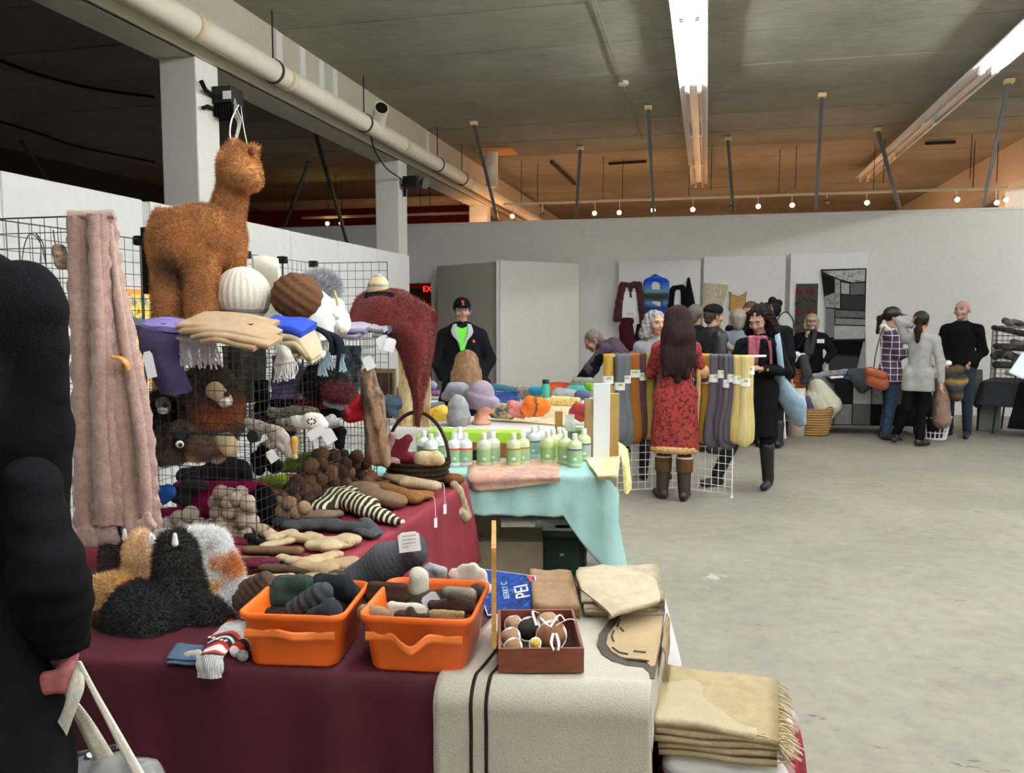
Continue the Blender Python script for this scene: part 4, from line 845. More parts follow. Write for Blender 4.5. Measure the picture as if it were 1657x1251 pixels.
# the big tan alpaca on top of the rack
AY = 3.05
al = furobj('plush_alpaca', 'large tan plush alpaca standing on the rack, hung by white string', [
    (300, 392, 345, 385, 50, 48, -.03, .12), (285, 385, 330, 372, 42, 40, -.02), (268, 400, 275, 420, 24, 26, -.04), (345, 380, 365, 395, 34, 30, .1),
    (272, 420, 268, 512, 24, 20, -.06), (325, 420, 327, 512, 27, 22, -.03), (372, 420, 372, 500, 22, 18, .16), (290, 415, 300, 500, 18, 14, .12),
    (366, 375, 371, 330, 27, 22, .1), (371, 330, 378, 290, 22, 23, .1), (383, 268, 388, 275, 29, 31, .08), (396, 282, 404, 292, 20, 15, .06), (384, 255, 380, 262, 18, 20, .1),
    (374, 246, 378, 231, 8, 8, .1), (398, 250, 411, 242, 11, 9, .06), (404, 285, 412, 292, 14, 11, .04), (262, 365, 258, 345, 14, 9, -.04)], AY,
    cf('#a06c3c', .22, 1.3, [(blob(300, 440, AY, 26, .5), '#4a2c1c'), (blob(392, 262, AY, 22, .5), '#bc8850')]), 60000, .017, .0024, h=.012, k=.035)
for (x, y, r_, d, c) in [(406, 245, 5, .04, '#7a3c26'), (376, 236, 3, .08, '#8a4a2c')]:
    p = PY(x, y, AY+d); O('inner_ear', G().ell(p, (r_/ppm(p), .012, r_*1.4/ppm(p)), seg=10), fab(c, 1), al)
g = G().tube(crs([PY(374, 229, AY+.1), PY(372, 214, AY+.1), PY(376, 190, AY+.3), PY(386, 170, 5.0)], 12, 0), .0035, 5).tube(crs([PY(402, 243, AY+.08), PY(396, 215, AY+.1), PY(392, 190, AY+.3), PY(390, 172, 5.0)], 12, 0), .002, 5)
O('hanging_string', g, plain('#dedbd0'), al)
# lion with big mane, dark lion, raccoon-marked dog
LY = 2.95
li = furobj('plush_lion', 'plush lion with big rust mane peering right from the rack', [(340, 650, 345, 655, 40, 40, 0), (335, 625, 345, 640, 32, 34, 0), (352, 680, 360, 690, 28, 22, 0), (362, 692, 363, 712, 16, 8, 0)], LY,
    cf('#5a4430', .22, 1.15, [(blob(362, 668, LY, 26, .5), '#b0602a'), (blob(310, 650, LY, 22, .6), '#40291a')]), 24000, .03, .003, h=.011)
V, F = sdf([c_(PY(348, 632, LY-.09), PY(362, 645, LY-.12), .036, .027), c_(PY(364, 648, LY-.125), PY(368, 650, LY-.13), .024, .02)], .006, .02); O('muzzle', G().add(V, F), fab('#b39a7c', 1.3), li)
O('nose', G().ell(PY(367, 638, LY-.155), (.013, .012, .01)), M_blk, li)
V, F = sdf([c_(PY(362, 652, LY-.14), PY(366, 650, LY-.15), .018, .016)], .005, .01); O('white_chin', G().add(V, F), fab('#dcd6cc', 1.3), li)
V, F = sdf([c_(PY(350, 700, LY), PY(372, 728, LY-.1), .042, .03), c_(PY(365, 705, LY), PY(378, 722, LY-.1), .03, .02)], .008, .02); O('front_legs', G().add(V, F), fab('#c8b48c', 1.3, .1), li)
dl = furobj('plush_lion', 'small dark plush lion half hidden beside the pink scarf', [(258, 660, 262, 668, 24, 24, 0), (256, 690, 262, 700, 22, 24, 0)], LY-.02, cf('#2e211a', .2, 1.1), 9000, .022, .003, h=.011)
V, F = sdf([c_(PY(264, 654, LY-.1), PY(268, 662, LY-.13), .03, .02)], .006, .01); O('muzzle', G().add(V, F), fab('#77695a', 1.2), dl)
O('nose', G().ell(PY(267, 656, LY-.155), (.012, .012, .01)), M_blk, dl)
V, F = sdf([c_(PY(262, 664, LY-.13), PY(266, 664, LY-.14), .016)], .005, .01); O('white_chin', G().add(V, F), fab('#dcd6cc', 1.3), dl)
DY = 2.90
dg = furobj('plush_dog', 'brown and white plush dog lying on the lower rack shelf', [(270, 712, 305, 712, 26, 28, 0), (300, 705, 322, 725, 26, 22, -.05), (322, 722, 338, 728, 18, 12, -.06), (252, 742, 268, 745, 10, 10, -.05), (278, 738, 290, 742, 12, 10, -.08), (255, 720, 262, 728, 18, 18, 0)], DY,
    cf('#5e4430', .2, 1.15, [(blob(296, 718, DY-.08, 13, .3), '#171210'), (blob(255, 745, DY, 14, .3), '#e4ded2'), (blob(288, 744, DY, 8, .3), '#d8c8ac'), (blob(332, 738, DY, 14, .4), '#d6b680'), (blob(306, 695, DY-.02, 9, .4), '#c8b8a0'), (blob(345, 728, DY, 9, .4), '#e0ceaa')]), 14000, .012, .0026, h=.009)
O('eye', G().ell(PY(291, 719, DY-.145), (.017, .012, .015)), plain('#d8d4cc', 1.2, .3), dg); O('pupil', G().ell(PY(292, 720, DY-.158), (.008, .006, .008)), M_blk, dg)
furobj('plush_dog', 'white and tan plush dog with a long ear beside the brown one', [(325, 705, 338, 712, 20, 18, .1), (332, 725, 352, 735, 14, 12, 0), (350, 725, 378, 726, 8, 6, -.03)], DY, cf('#f2eee6', .06, 1.5, [(blob(368, 726, DY, 20, .3), '#9a6236')]), 8000, .012, .0026, h=.008)
# plush alpacas on the foreground table
PYY = 2.06
def aps(label, L, Y, colf, n, ln=.016, wd=.0026, ears=(), **kw):
    t = furobj('plush_alpaca', label, L, Y, colf, n, ln, wd, **kw)
    for x, y, c, d in ears:
        p = PY(x, y, Y+d); V, F = sdf([c_(p+[0, 0, -.012], p+[0, 0, .014], .010, .006)], .004, .006); O('ear', G().add(V, F), fab(c, 1.3), t)
    return t
aps('black plush alpaca with long neck and white ears, lying front left', [(283, 880, 287, 900, 20, 24, 0), (285, 900, 287, 960, 27, 34, 0), (290, 960, 300, 1000, 36, 42, 0), (330, 1010, 300, 1020, 26, 32, -.02), (180, 1015, 215, 1010, 24, 34, -.1), (215, 990, 250, 1010, 36, 42, -.1), (200, 1040, 250, 1045, 30, 32, -.12), (340, 990, 355, 1005, 20, 18, -.02), (225, 965, 240, 975, 20, 24, -.08)], PYY, cf('#151210', .3, 1.0), 42000, .022, .0028, ears=[(283, 873, '#c9c7c4', -.045)], h=.010)
aps('cream plush alpaca neck standing left of the black one', [(228, 872, 226, 890, 16, 19, 0), (225, 890, 224, 940, 20, 24, 0), (224, 940, 230, 990, 28, 30, .02)], PYY+.1, cf('#cba77c', .15, 1.15), 9000, .012, .0024, ears=[(244, 872, '#dedcd8', -.05), (248, 876, '#e6e4e0', -.07)])
aps('dark brown plush alpaca standing behind the cream one', [(192, 872, 190, 900, 18, 22, 0), (190, 900, 186, 945, 23, 28, 0), (186, 945, 195, 990, 30, 36, .02)], PYY+.2, cf('#2c1d17', .2, 1.1), 9000, .012, .0024, ears=[(202, 865, '#c8c4be', -.05), (227, 860, '#d8d4ce', -.02)])
aps('golden cream fluffy plush at the left by the coat sleeve', [(165, 960, 180, 955, 26, 22, 0), (160, 985, 185, 975, 24, 20, 0), (190, 945, 205, 950, 14, 14, .02)], PYY+.02, cf('#d4ae74', .15, 1.2, [(blob(200, 945, PYY, 14, .5), '#dfa04c')]), 9000, .018, .0026)
aps('white fluffy plush alpaca with tan patches behind the left bin', [(318, 880, 345, 880, 24, 22, .05), (340, 925, 350, 960, 30, 34, 0), (350, 960, 358, 985, 28, 22, -.02), (362, 905, 374, 930, 18, 14, .02), (375, 930, 380, 940, 12, 10, 0), (325, 905, 350, 905, 18, 16, .04)], PYY+.12,
    cf('#fbf8f0', .04, 1.6, [(blob(374, 915, PYY+.09, 24, .3), '#a8703c'), (blob(326, 893, PYY+.07, 11, .4), '#6e4630'), (blob(338, 955, PYY+.04, 12, .5), '#c0965c'), (blob(345, 913, PYY+.08, 10, .6), '#b88a54')]), 24000, .020, .0026)
soft('grey_fleece', 'pale grey wisp of fleece under the pink scarf', 'fleece', [(205, 850, 225, 868, 16, 12), (225, 868, 275, 868, 12, 14)], 2.3, fab('#a5a09a', 1.3), .008)
# ---- the pink bobbled scarf
M_pink = fab('#a88a80', 1.2, .14, 60, 260, .8, .97, sheen=.3)
def bob(P, seed): return P
t = T('knitted_scarf', 'long dusty pink bobbled scarf hanging in folds from the wire grid', 'scarf', PY(180, 870, 2.25))
for i, (L, sd) in enumerate([([(112, 350, 32, 0), (110, 450, 30, .0), (114, 560, 32, -.01), (118, 680, 34, -.01), (120, 780, 34, -.01), (122, 872, 38, 0)], 1), ([(142, 346, 30, -.02), (144, 450, 30, -.02), (146, 560, 34, -.03), (148, 680, 38, -.03), (150, 780, 44, -.03), (150, 850, 48, -.02)], 2),
        ([(160, 350, 24, .01), (166, 450, 18, .01), (172, 560, 28, .01), (180, 680, 34, 0), (188, 780, 38, .01), (194, 862, 42, 0)], 3), ([(172, 362, 12, .02), (182, 450, 14, .02), (196, 560, 22, .01), (214, 680, 28, 0), (222, 780, 30, 0), (228, 855, 30, .01)], 4)]):
    rows = []
    for (x, y, w_, d) in L: rows.append([PY(x-2, y, 2.25+d+.012), PY(x+w_*.33, y, 2.25+d-.012), PY(x+w_*.7, y, 2.25+d-.008), PY(x+w_, y, 2.25+d+.015)])
    g = G(); P = crs(crs(np.array(rows), 170, 0), 26, 1); Nn = gnorm(P)
    u = np.linspace(0, 1, 170)[:, None]; v = np.linspace(0, 1, 26)[None]
    edge = np.abs(v-.5)*2
    lump = .004*np.sin(u*2*math.pi*13+sd+.5*np.sin(u*31))*(edge**4)-.012*np.cos(v*2*math.pi*1.5+.4*np.sin(u*9+sd))*.6+.0035*sn(P, 38, sd)+.0016*sn(P, 150, sd+1)
    P = P+Nn*lump[..., None]; P[:, 0] += (np.array([-1, 0, 0])*(.004*np.sin(u*2*math.pi*15+sd))); P[:, -1] += np.array([1, 0, 0])*(.004*np.sin(u*2*math.pi*15+sd+1))
    A = P+gnorm(P)*.006; B = P-gnorm(P)*.006; g.grid(np.concatenate([A, B[:, ::-1]], 1), wv=True); O('scarf_fold', g, M_pink, t)
rows = [[PY(110+x, 352, 2.235) , PY(109+x, 345, 2.26), PY(110+x, 352, 2.30), PY(112+x, 420, 2.32)] for x in (0, 25, 50, 74)]
g = G(); cloth(g, rows, 24, 20, .014, .003, 40, 2, .0015, 90); O('scarf_top', g, M_pink, t)
rs = np.random.RandomState(2)
for x0, w_, yy in [(125, 60, 872), (205, 48, 862), (160, 30, 868)]:
    V, F = sdf([c_(PY(x0+rs.uniform(0, w_), yy-rs.uniform(0, 30), 2.235), PY(x0+rs.uniform(0, w_), yy+6, 2.24), .012, .016) for _ in range(8)], .006, .012); O('ruffle', G().add(V, F), M_pink, t)
O('wooden_toggle', G().tube(crs([PY(183, 578, 2.21), PY(196, 580, 2.2), PY(205, 588, 2.2), PY(207, 597, 2.21)], 10, 0), [.012]*10, 10, sq=.5), plain('#cf8a3a', 1.1, .35), label='orange wooden toggle pinned on the pink scarf', cat='toggle')
soft('fur_trim', 'small fur trinket hanging beside the pink scarf top', 'trinket', [(95, 405, 99, 425, 10, 12)], 2.28, voro('fur_trim', ['#3e342b', '#8a7561', '#c2ac92'], 60, 1.2), .006)
O('trinket_string', G().tube([PY(86, 372, 2.3), PY(90, 400, 2.28)], .002, 5), M_wire, label='black string holding the small fur trinket', cat='string')
# ---- top shelf
ZT = RZ[2]+.006
t = T('shawl', 'purple shawl draped off the top shelf beside the pink scarf', 'shawl', PY(260, 600, 2.72))
g = G(); cloth(g, [[PY(218, 520, 2.9), PY(250, 519, 2.95), PY(290, 521, 3.0)], [PY(222, 530, 2.74), PY(255, 532, 2.74), PY(288, 535, 2.75)], [PY(233, 580, 2.70), PY(262, 585, 2.69), PY(296, 590, 2.73)], [PY(262, 636, 2.71), PY(282, 640, 2.70), PY(312, 632, 2.74)]], 30, 24, .014, .006, 30, 3)
O('purple_cloth', g, fab('#45395a', 1.15, .12, 20, 300, .4), t)
tag('long white arrow-shaped tag beside the purple shawl', 242, 590, 16, 44, 2.66, .25)
g = G(); cloth(g, [[PY(222, 524, 2.8), PY(250, 519, 2.85), PY(280, 517, 2.9), (PY(332, 524, 2.9))], [PY(226, 530, 2.72), PY(252, 532, 2.72), PY(285, 533, 2.72), PY(325, 534, 2.75)]], 10, 24, .02, .006, 40, 7); O('cloth_bundle', g, fab('#8577b8', 1.25), label='lavender fleece lying on the purple shawl', cat='fleece')
g = G(); cloth(g, [[PY(206, 512, 2.85), PY(222, 518, 2.8), PY(238, 527, 2.78)], [PY(208, 530, 2.74), PY(224, 532, 2.72), PY(240, 536, 2.72)]], 8, 10, .02, .004, 40, 5); O('cloth_bundle', g, fab('#5d6570', 1.2), label='slate grey cloth at the left end of the top shelf', cat='cloth')
def fringed(name, label, rows, col, fx, n, ln, Y, seed=0, cat='scarf', th=.01, lean=0):
    t = T(name, label, cat, rows[-1][0]); g = G(); P = cloth(g, rows, 20, 20, th, .003, 30, seed); O('scarf_body', g, fab(col, 1.3, .08), t)
    g = G(); rs = np.random.RandomState(seed)
    E = crs(np.array(rows[-1]), n, 0)
    for i in range(n):
        a = E[i]; l = ln*(.8+.4*rs.rand()); g.tube(crs([a, a+[lean*l*.5+.006*rs.randn(), -.006, -l*.5], a+[lean*l+.01*rs.randn(), -.004+.006*rs.randn(), -l]], 7, 0), .0035, 5)
    O('fringe', g, fab(col, 1.3, .12), t); return t
fringed('scarf', 'pale lilac fringed scarf hanging off the top shelf above the lion', [[PY(268, 530, 2.85), PY(300, 526, 2.9), PY(345, 532, 2.9)], [PY(270, 543, 2.74), PY(305, 545, 2.73), PY(346, 547, 2.74)], [PY(288, 552, 2.73), PY(315, 556, 2.725), PY(350, 556, 2.73)]], '#bcb4bd', 0, 44, .085, 2.73, 3, lean=.15)
def rolls(name, label, L, Y, col, th=.018, cat='scarf', seed=0, **kw):
    """loosely folded knit laid over a shelf edge: ribbons with real thickness"""
    t = T(name, label, cat, PY(L[0][0][0], L[0][0][1], Y))
    for i, pts in enumerate(L):
        g = G(); a = crs(np.array([PY(x, y, Y+d) for x, y, w_, d in pts]), 22, 0); ww = crs(np.array([[w_/ppm(PY(x, y, Y))] for x, y, w_, d in pts]), 22, 0)
        P = np.stack([a+ww*np.array([0, .9, .25])*s for s in (-.5, -.2, .2, .5)], 1)
        g2 = G(); cloth(g2, P[::3], 24, 8, th, .002, 40, seed+i); O('folded_layer', g2, fab(col, 1.3, .1, 14, 320, .45), t)
    return t
rolls('scarf', 'tan scarf folded in layers over the top shelf front', [[(308, 518, 90, .05), (345, 519, 90, .05), (385, 521, 80, .1), (438, 530, 70, .15)], [(314, 526, 90, .02), (350, 525, 90, .02), (400, 530, 80, .05), (444, 545, 60, .08)], [(330, 536, 80, 0), (360, 533, 80, 0), (400, 540, 70, .02), (446, 556, 50, .04)], [(340, 545, 60, -.02), (365, 542, 60, -.02), (395, 552, 50, 0), (420, 560, 40, 0)]], 2.71, '#a98f72')
rolls('scarf', 'cobalt blue folded scarf on the top shelf under the brown hat', [[(432, 523, 60, 0), (455, 526, 60, 0), (480, 527, 60, 0), (500, 535, 60, 0)]], 3.0, '#2f49b0', .03)
rolls('scarf', 'beige scarf folded over the shelf edge below the blue scarf', [[(444, 538, 70, .05), (465, 535, 80, .05), (490, 540, 70, .05), (500, 555, 60, .02), (512, 578, 40, 0)], [(462, 553, 40, 0), (485, 552, 50, 0), (498, 562, 50, 0), (510, 585, 30, 0)], [(462, 562, 40, 0), (470, 573, 40, 0), (490, 570, 40, 0)]], 2.95, '#b5a488')
fringed('scarf', 'white scarf with knotted fringe hanging below the beige scarf', [[PY(444, 535, 3.0), PY(455, 536, 3.0), PY(466, 540, 3.0)], [PY(450, 565, 2.90), PY(460, 566, 2.89), PY(470, 568, 2.90)], [PY(444, 590, 2.89), PY(462, 588, 2.88), PY(478, 585, 2.89)]], '#cfcdc6', 0, 22, .06, 2.9, 6)
def mhead(x, y, Y, s, face, skin, parent, tilt=0):
    """display head: cranium, face, neck. face = direction angle in the world XY plane; x,y = head centre px"""
    c = PY(x, y, Y); d = np.array([math.cos(face), math.sin(face), 0]); pr = [e_(c, (.078*s, .078*s, .1*s)), c_(c+d*.02*s+[0, 0, .02*s], c+d*.03*s+[0, 0, -.05*s], .066*s, .048*s), c_(c+d*.085*s+[0, 0, .012*s], c+d*.105*s+[0, 0, -.018*s], .010*s, .013*s), c_(c+d*.06*s+[0, 0, -.055*s], c+d*.07*s+[0, 0, -.075*s], .022*s, .02*s),
        c_(c+d*.082*s+[0, 0, -.038*s], c+d*.084*s+[0, 0, -.044*s], .014*s), c_(c+d*.068*s+[0, 0, .035*s], c+d*.074*s+[0, 0, .03*s], .022*s), c_(c-d*.01*s+[0, 0, -.05*s], c-d*.02*s+[0, 0, -.15*s], .05*s, .05*s), c_(c-d*.02*s+[0, 0, -.15*s], c-d*.02*s+[0, 0, -.165*s], .06*s, .085*s)]
    V, F = sdf(pr, .006, .012*s, cuts=[((0, 0, c[2]-.185*s), (0, 0, -1))]); return O('display_head', G().add(V, F), skin, parent)
M_foam = fab('#e8e7e4', 1.3, .03, 30, 400, .1, .8); M_pinkskin = fab('#c99078', 1.25, .05, 10, 200, .1, .6)
def hat(name, parent, x, y, Y, rx, rz, mat, tilt=0, ry=None, dz=0, rim=0, cut=.35, disp=None, h=.0065):
    c = PY(x, y, Y); m = 1/ppm(c); Rm = rot('y', tilt); ry = ry or rx
    V, F = sdf([e_(c, (rx*m, ry*m, rz*m), Rm)], h, .01, cuts=[(c+Rm @ np.array([0, 0, -rz*m*cut]), Rm @ np.array([0, 0, -1]))], disp=disp)
    return O(name, G().add(V, F), mat, parent)
def ribdisp(c, n, amp, Rm=None):
    c = np.array(c)
    def f(X):
        q = X-c
        if Rm is not None: q = q @ Rm
        return amp*np.sin(np.arctan2(q[..., 1], q[..., 0])*n)
    return f
t = T('knit_hat', 'ivory ribbed knit hat with grey stripe on a display head', 'hat', PY(393, 522, 3.15))
mhead(393, 482, 3.15, 1.0, R(70), M_foam, t); c = PY(393, 478, 3.15)
hat('hat_crown', t, 393, 478, 3.15, 44, 46, fab('#d3cbbb', 1.3, .05, knit=0), cut=.72, disp=ribdisp(c, 26, .0022))
V, F = sdf([e_(c, (45.2/ppm(c), 45.2/ppm(c), 47/ppm(c)))], .0065, .01, cuts=[(c+[0, 0, -.055], (0, 0, 1)), (c+[0, 0, -.076], (0, 0, -1))]); O('grey_stripe', G().add(V, F), fab('#97938f', 1.2), t)
V, F = sdf([e_(c, (44.6/ppm(c), 44.6/ppm(c), 47/ppm(c)))], .0065, .01, cuts=[(c+[0, 0, -.076], (0, 0, 1)), (c+[0, 0, -.098], (0, 0, -1))]); O('hat_brim', G().add(V, F), fab('#d3cbbb', 1.3, .05), t)
t = T('knit_hat', 'chocolate brown ribbed knit hat on a white foam head facing right', 'hat', PY(500, 545, 3.25))
mhead(503, 505, 3.25, 1.08, R(20), M_foam, t); c = PY(482, 484, 3.2); Rm = rot('y', R(-28))
hat('hat_crown', t, 481, 482, 3.2, 42, 40, fab('#5d3f28', 1.15, .15, knit=0), tilt=R(28), cut=.8, disp=lambda X: .0035*np.sin((X @ np.array([.55, .2, .8]))*170)*np.abs(np.cos((X @ np.array([-.75, .3, .6]))*110)), h=.006)
t = T('fur_hat', 'fluffy pale grey fur hat on a white foam head behind the brown hat', 'hat', PY(530, 540, 3.55))
mhead(522, 505, 3.6, 1.1, R(15), M_foam, t)
V, F = sdf([e_(PY(518, 466, 3.6), (.09, .09, .075))], .009, .02); g = G(); g.add(V, F, np.array(lin('#9a9ca0', 1.3))); fur(g, V, F, 9000, .028, .003, cf('#9b9da2', .08), .2); O('fur_crown', g, vcm(), t)
O('chin_cord', G().tube(crs([PY(540, 470, 3.5), PY(545, 485, 3.5), PY(547, 502, 3.5)], 8, 0), .006, 6), plain('#b59a5a', 1.2), t)
t = T('foam_display', 'white foam display head lying on its side at the shelf edge', 'display head', PY(545, 535, 3.5))
V, F = sdf([c_(PY(528, 518, 3.5), PY(550, 522, 3.45), .052, .05), c_(PY(545, 505, 3.5), PY(552, 535, 3.45), .03, .03), c_(PY(550, 520, 3.45), PY(556, 530, 3.42), .035, .028)], .007, .02); O('head_form', G().add(V, F), M_foam, t)
O('neck_plug', G().ell(PY(551, 536, 3.39), (.014, .01, .014)), plain('#a08c70'), t)
O('gift_card', G().add([PY(512, 552, 3.2), PY(528, 550, 3.25), PY(525, 540, 3.25), PY(510, 530, 3.2)], [[0, 1, 2, 3]], sm=False), M_white, label='white card peeking out under the foam head', cat='card')
g = G(); cloth(g, [[PY(408, 416, 3.80), PY(430, 415, 3.82), PY(450, 420, 3.84)], [PY(410, 430, 3.72), PY(430, 430, 3.72), PY(452, 435, 3.72)], [PY(414, 480, 3.70), PY(435, 482, 3.71), PY(455, 484, 3.7)], [PY(418, 528, 3.7), PY(435, 528, 3.71), PY(455, 528, 3.7)]], 20, 16, .012, .003, 14, 3)
O('towel', g, fab('#ded8c4', 1.3, .05, 8, 300, .4), label='cream towel hanging over the gridwall between the two knit hats', cat='towel')
t = T('scarf', 'black scarf with pale blue tassels hanging off the top shelf', 'scarf', PY(540, 600, 3.15))
for L in [[(508, 530, 16, 0), (524, 537, 20, -.02), (538, 552, 20, -.04), (538, 575, 14, -.04)], [(524, 537, 16, 0), (543, 545, 20, -.02), (551, 560, 16, -.04), (550, 600, 14, -.04)]]:
    g = G(); g.tube(crs([PY(x, y, 3.2+d) for x, y, w_, d in L], 20, 0), .022, 10, sq=.45); O('scarf_strand', g, fab('#1c2029', 1.0), t)
g = G(); rs = np.random.RandomState(5)
for x, y, w_ in [(531, 575, 14), (522, 585, 10), (555, 578, 8)]:
    for i in range(22):
        a = PY(x+rs.uniform(-2, 2), y-5, 3.14); b = PY(x+rs.uniform(-w_, w_)*.8, y+22+rs.uniform(-3, 3), 3.14); g.tube([a, (a+b)/2+[0, -.008, .004], b], .003, 5)
O('tassel', g, fab('#8fa9b0', 1.2), t)
rolls('gloves', 'lavender gloves lying on the top shelf left of the burgundy shawl', [[(562, 530, 40, 0), (580, 530, 40, 0), (596, 532, 30, 0)], [(562, 540, 40, 0), (578, 541, 40, 0), (590, 538, 30, 0)]], 3.5, '#9b94ac', .022, 'gloves')
rolls('gloves', 'black and white striped gloves folded against the burgundy shawl', [[(600, 530, 20, 0), (612, 533, 20, 0), (624, 533, 20, 0)], [(606, 541, 20, 0), (616, 541, 20, 0)]], 3.5, '#8c8c90', .02, 'gloves')
rolls('gloves', 'slate blue glove tip beside the white tags', [[(618, 534, 22, 0), (630, 534, 22, 0)]], 3.55, '#37475e', .026, 'glove')
for lab, x, y, a in [('white square tag hanging left of a cream tag on the shawl', 619, 555, .5), ('cream square tag on the burgundy shawl', 631, 558, -.3), ('cream tag hanging above the long mottled scarf', 597, 587, .45)]: tag(lab, x, y, 17, 22, 3.25, a)
# burgundy shawl over a display bust
SY = 3.75
t = T('shawl', 'fuzzy burgundy triangular shawl draped over a bust with long pointed end', 'shawl', PY(640, 560, SY))
V, F = sdf([c_(PY(612, 475, SY+.1), PY(612, 500, SY+.1), .05, .05), c_(PY(585, 520, SY+.12), PY(660, 515, SY+.12), .06, .06)], .01, .03); O('bust', G().add(V, F), fab('#1a1516', 1), t)
rows = [[PY(563, 520, SY), PY(572, 523, SY-.1), PY(590, 528, SY-.12), PY(615, 532, SY-.12), PY(640, 560, SY-.1), PY(655, 600, SY-.1), PY(668, 640, SY-.1), PY(672, 690, SY-.08)],
        [PY(566, 505, SY+.02), PY(580, 508, SY-.08), PY(600, 512, SY-.1), PY(630, 520, SY-.1), PY(655, 545, SY-.13), PY(668, 590, SY-.14), PY(675, 630, SY-.14), PY(676, 690, SY-.08)],
        [PY(575, 485, SY+.05), PY(590, 485, SY), PY(610, 488, SY-.05), PY(640, 500, SY-.05), PY(670, 530, SY-.1), PY(684, 570, SY-.12), PY(682, 620, SY-.1), PY(679, 688, SY-.08)],
        [PY(590, 474, SY+.12), PY(605, 472, SY+.1), PY(630, 470, SY+.08), PY(660, 480, SY+.03), PY(690, 505, SY+0), PY(700, 545, SY-.02), PY(692, 600, SY-.05), PY(682, 650, SY-.06)],
        [PY(600, 478, SY+.22), PY(615, 472, SY+.2), PY(640, 470, SY+.18), PY(668, 480, SY+.1), PY(706, 508, SY+.02), PY(702, 545, SY+.02), PY(694, 600, SY-.02), PY(684, 640, SY-.04)]]
g = G(); P = cloth(g, rows, 36, 60, .008, .006, 22, 4, col=np.array(lin('#5a1816', 1.1)))
Vv = P.reshape(-1, 3); I = np.arange(len(Vv)).reshape(P.shape[:2]); Fq = np.stack([I[:-1, :-1], I[1:, :-1], I[1:, 1:], I[:-1, 1:]], -1).reshape(-1, 4)
fur(g, Vv, Fq, 26000, .017, .0022, cf('#6e2420', .25, 1.15), .5); fur(g, Vv, Fq[:, ::-1], 22000, .017, .0022, cf('#6e2420', .25, 1.15), .5)
O('shawl_body', g, vcm(), t)
soft('knit_hat', 'small tan and grey knit hat on top of the burgundy shawl bust', 'hat', [(612, 463, 612, 468, 17, 18), (612, 452, 612, 460, 8, 12)], SY+.1, stripes('hat_rings', [(0, '#b9a27e'), (.3, '#7e8076'), (.6, '#c9b48e')], 2, .05), .006)
soft('knit_hat', 'black hat brim band under the small tan hat', 'hat', [(600, 482, 632, 482, 10, 10)], SY+.02, fab('#17161a', 1), .007)
soft('knit_hat', 'dusty mauve hat top showing behind the foam head', 'hat', [(560, 520, 566, 524, 9, 9)], SY+.2, fab('#8a6a78', 1.2), .007)
t = T('scarf', 'long mottled brown scarf hanging in front of the crimson table rack', 'scarf', PY(610, 740, 3.55))
V, F = sdf([c_(PY(596, 605, 3.5), PY(602, 640, 3.48), .034, .046), c_(PY(602, 640, 3.48), PY(605, 740, 3.5), .046, .04), c_(PY(610, 650, 3.5), PY(622, 745, 3.5), .038, .034)], .008, .02, disp=lambda X: .004*np.sin(X[..., 0]*120+X[..., 2]*20)); O('scarf_body', G().add(V, F), voro('mottled_brown', ['#2e2420', '#5d4a3e', '#8d7058', '#4a3a30'], 26, 1.1, (1, 1, .35)), t)
# ---- middle shelf: red things, fur hats, printed hats
ZM = RZ[1]+.01
for nm, lab, cat, L, Y, m, kw in [
    ('red_cloth', 'bright red fleece lying at the right end of the middle shelf', 'fleece', [(560, 665, 585, 650, 14, 12), (565, 675, 585, 672, 10), (548, 655, 570, 668, 12), (578, 645, 588, 655, 7)], 3.55, fab('#d62f38', 1.15, .1), {}),
    ('red_cloth', 'dark red folded cloth along the back of the middle shelf', 'cloth', [(460, 652, 520, 655, 8, 8), (520, 657, 560, 668, 9, 8), (520, 665, 560, 672, 6)], 3.45, fab('#8a2028', 1.1), {}),
    ('black_cloth', 'black cloth bundle at the left of the dark red cloth', 'cloth', [(443, 652, 470, 655, 8, 8), (425, 675, 440, 680, 8)], 3.35, fab('#17151a', 1.0), {}),
    ('knit_hat', 'mottled green-grey knit hat at the back of the printed hats', 'hat', [(440, 668, 475, 668, 9), (475, 664, 508, 668, 9)], 3.3, voro('camo_knit', ['#3e4a40', '#7d7c66', '#b4ac92', '#4a3f38'], 40, 1.1), {}),
    ('knit_hat', 'ivory snowflake-printed knit hat on the middle shelf', 'hat', [(475, 682, 520, 688, 10, 12), (500, 680, 515, 678, 12, 10)], 3.1, fab('#dcd8ca', 1.3, .06, knit=0), {}),
    ('knit_hat', 'cream rolled hat left of the snowflake hat', 'hat', [(456, 684, 478, 684, 7), (458, 692, 482, 694, 5)], 3.12, fab('#b9b2a0', 1.2), {}),
    ('knit_hat', 'grey patterned hat at the right of the snowflake hat', 'hat', [(530, 684, 548, 684, 10, 7), (538, 676, 542, 684, 6)], 3.2, voro('grey_knit', ['#6d6e70', '#9b9b98', '#50504f'], 50, 1.2), {}),
    ('black_cloth', 'black wool sleeve hanging below the grey patterned hat', 'cloth', [(548, 700, 550, 720, 9, 8), (540, 695, 555, 698, 6)], 3.25, fab('#111113', 1), {}),
    ('dark_scarf', 'dark scarf pile behind the printed hats', 'scarf', [(410, 690, 450, 695, 10), (440, 700, 470, 698, 9), (520, 670, 550, 668, 8)], 3.35, fab('#26221f', 1), {}),
]: soft(nm, lab, cat, L, Y, m, .006, .012, **kw)
t = bpy.data.objects['knit_hat']
for i, a in enumerate(range(0, 360, 45)):
    p = PY(504+6.5*math.cos(R(a)), 682+4*math.sin(R(a)), 3.035); 
    if i == 0: ts = T('hat_motif', 'black snowflake motif on the ivory hat', 'motif', p)
    O('motif_dot', G().ell(p, (.005, .003, .004), seg=8), M_blk, ts)
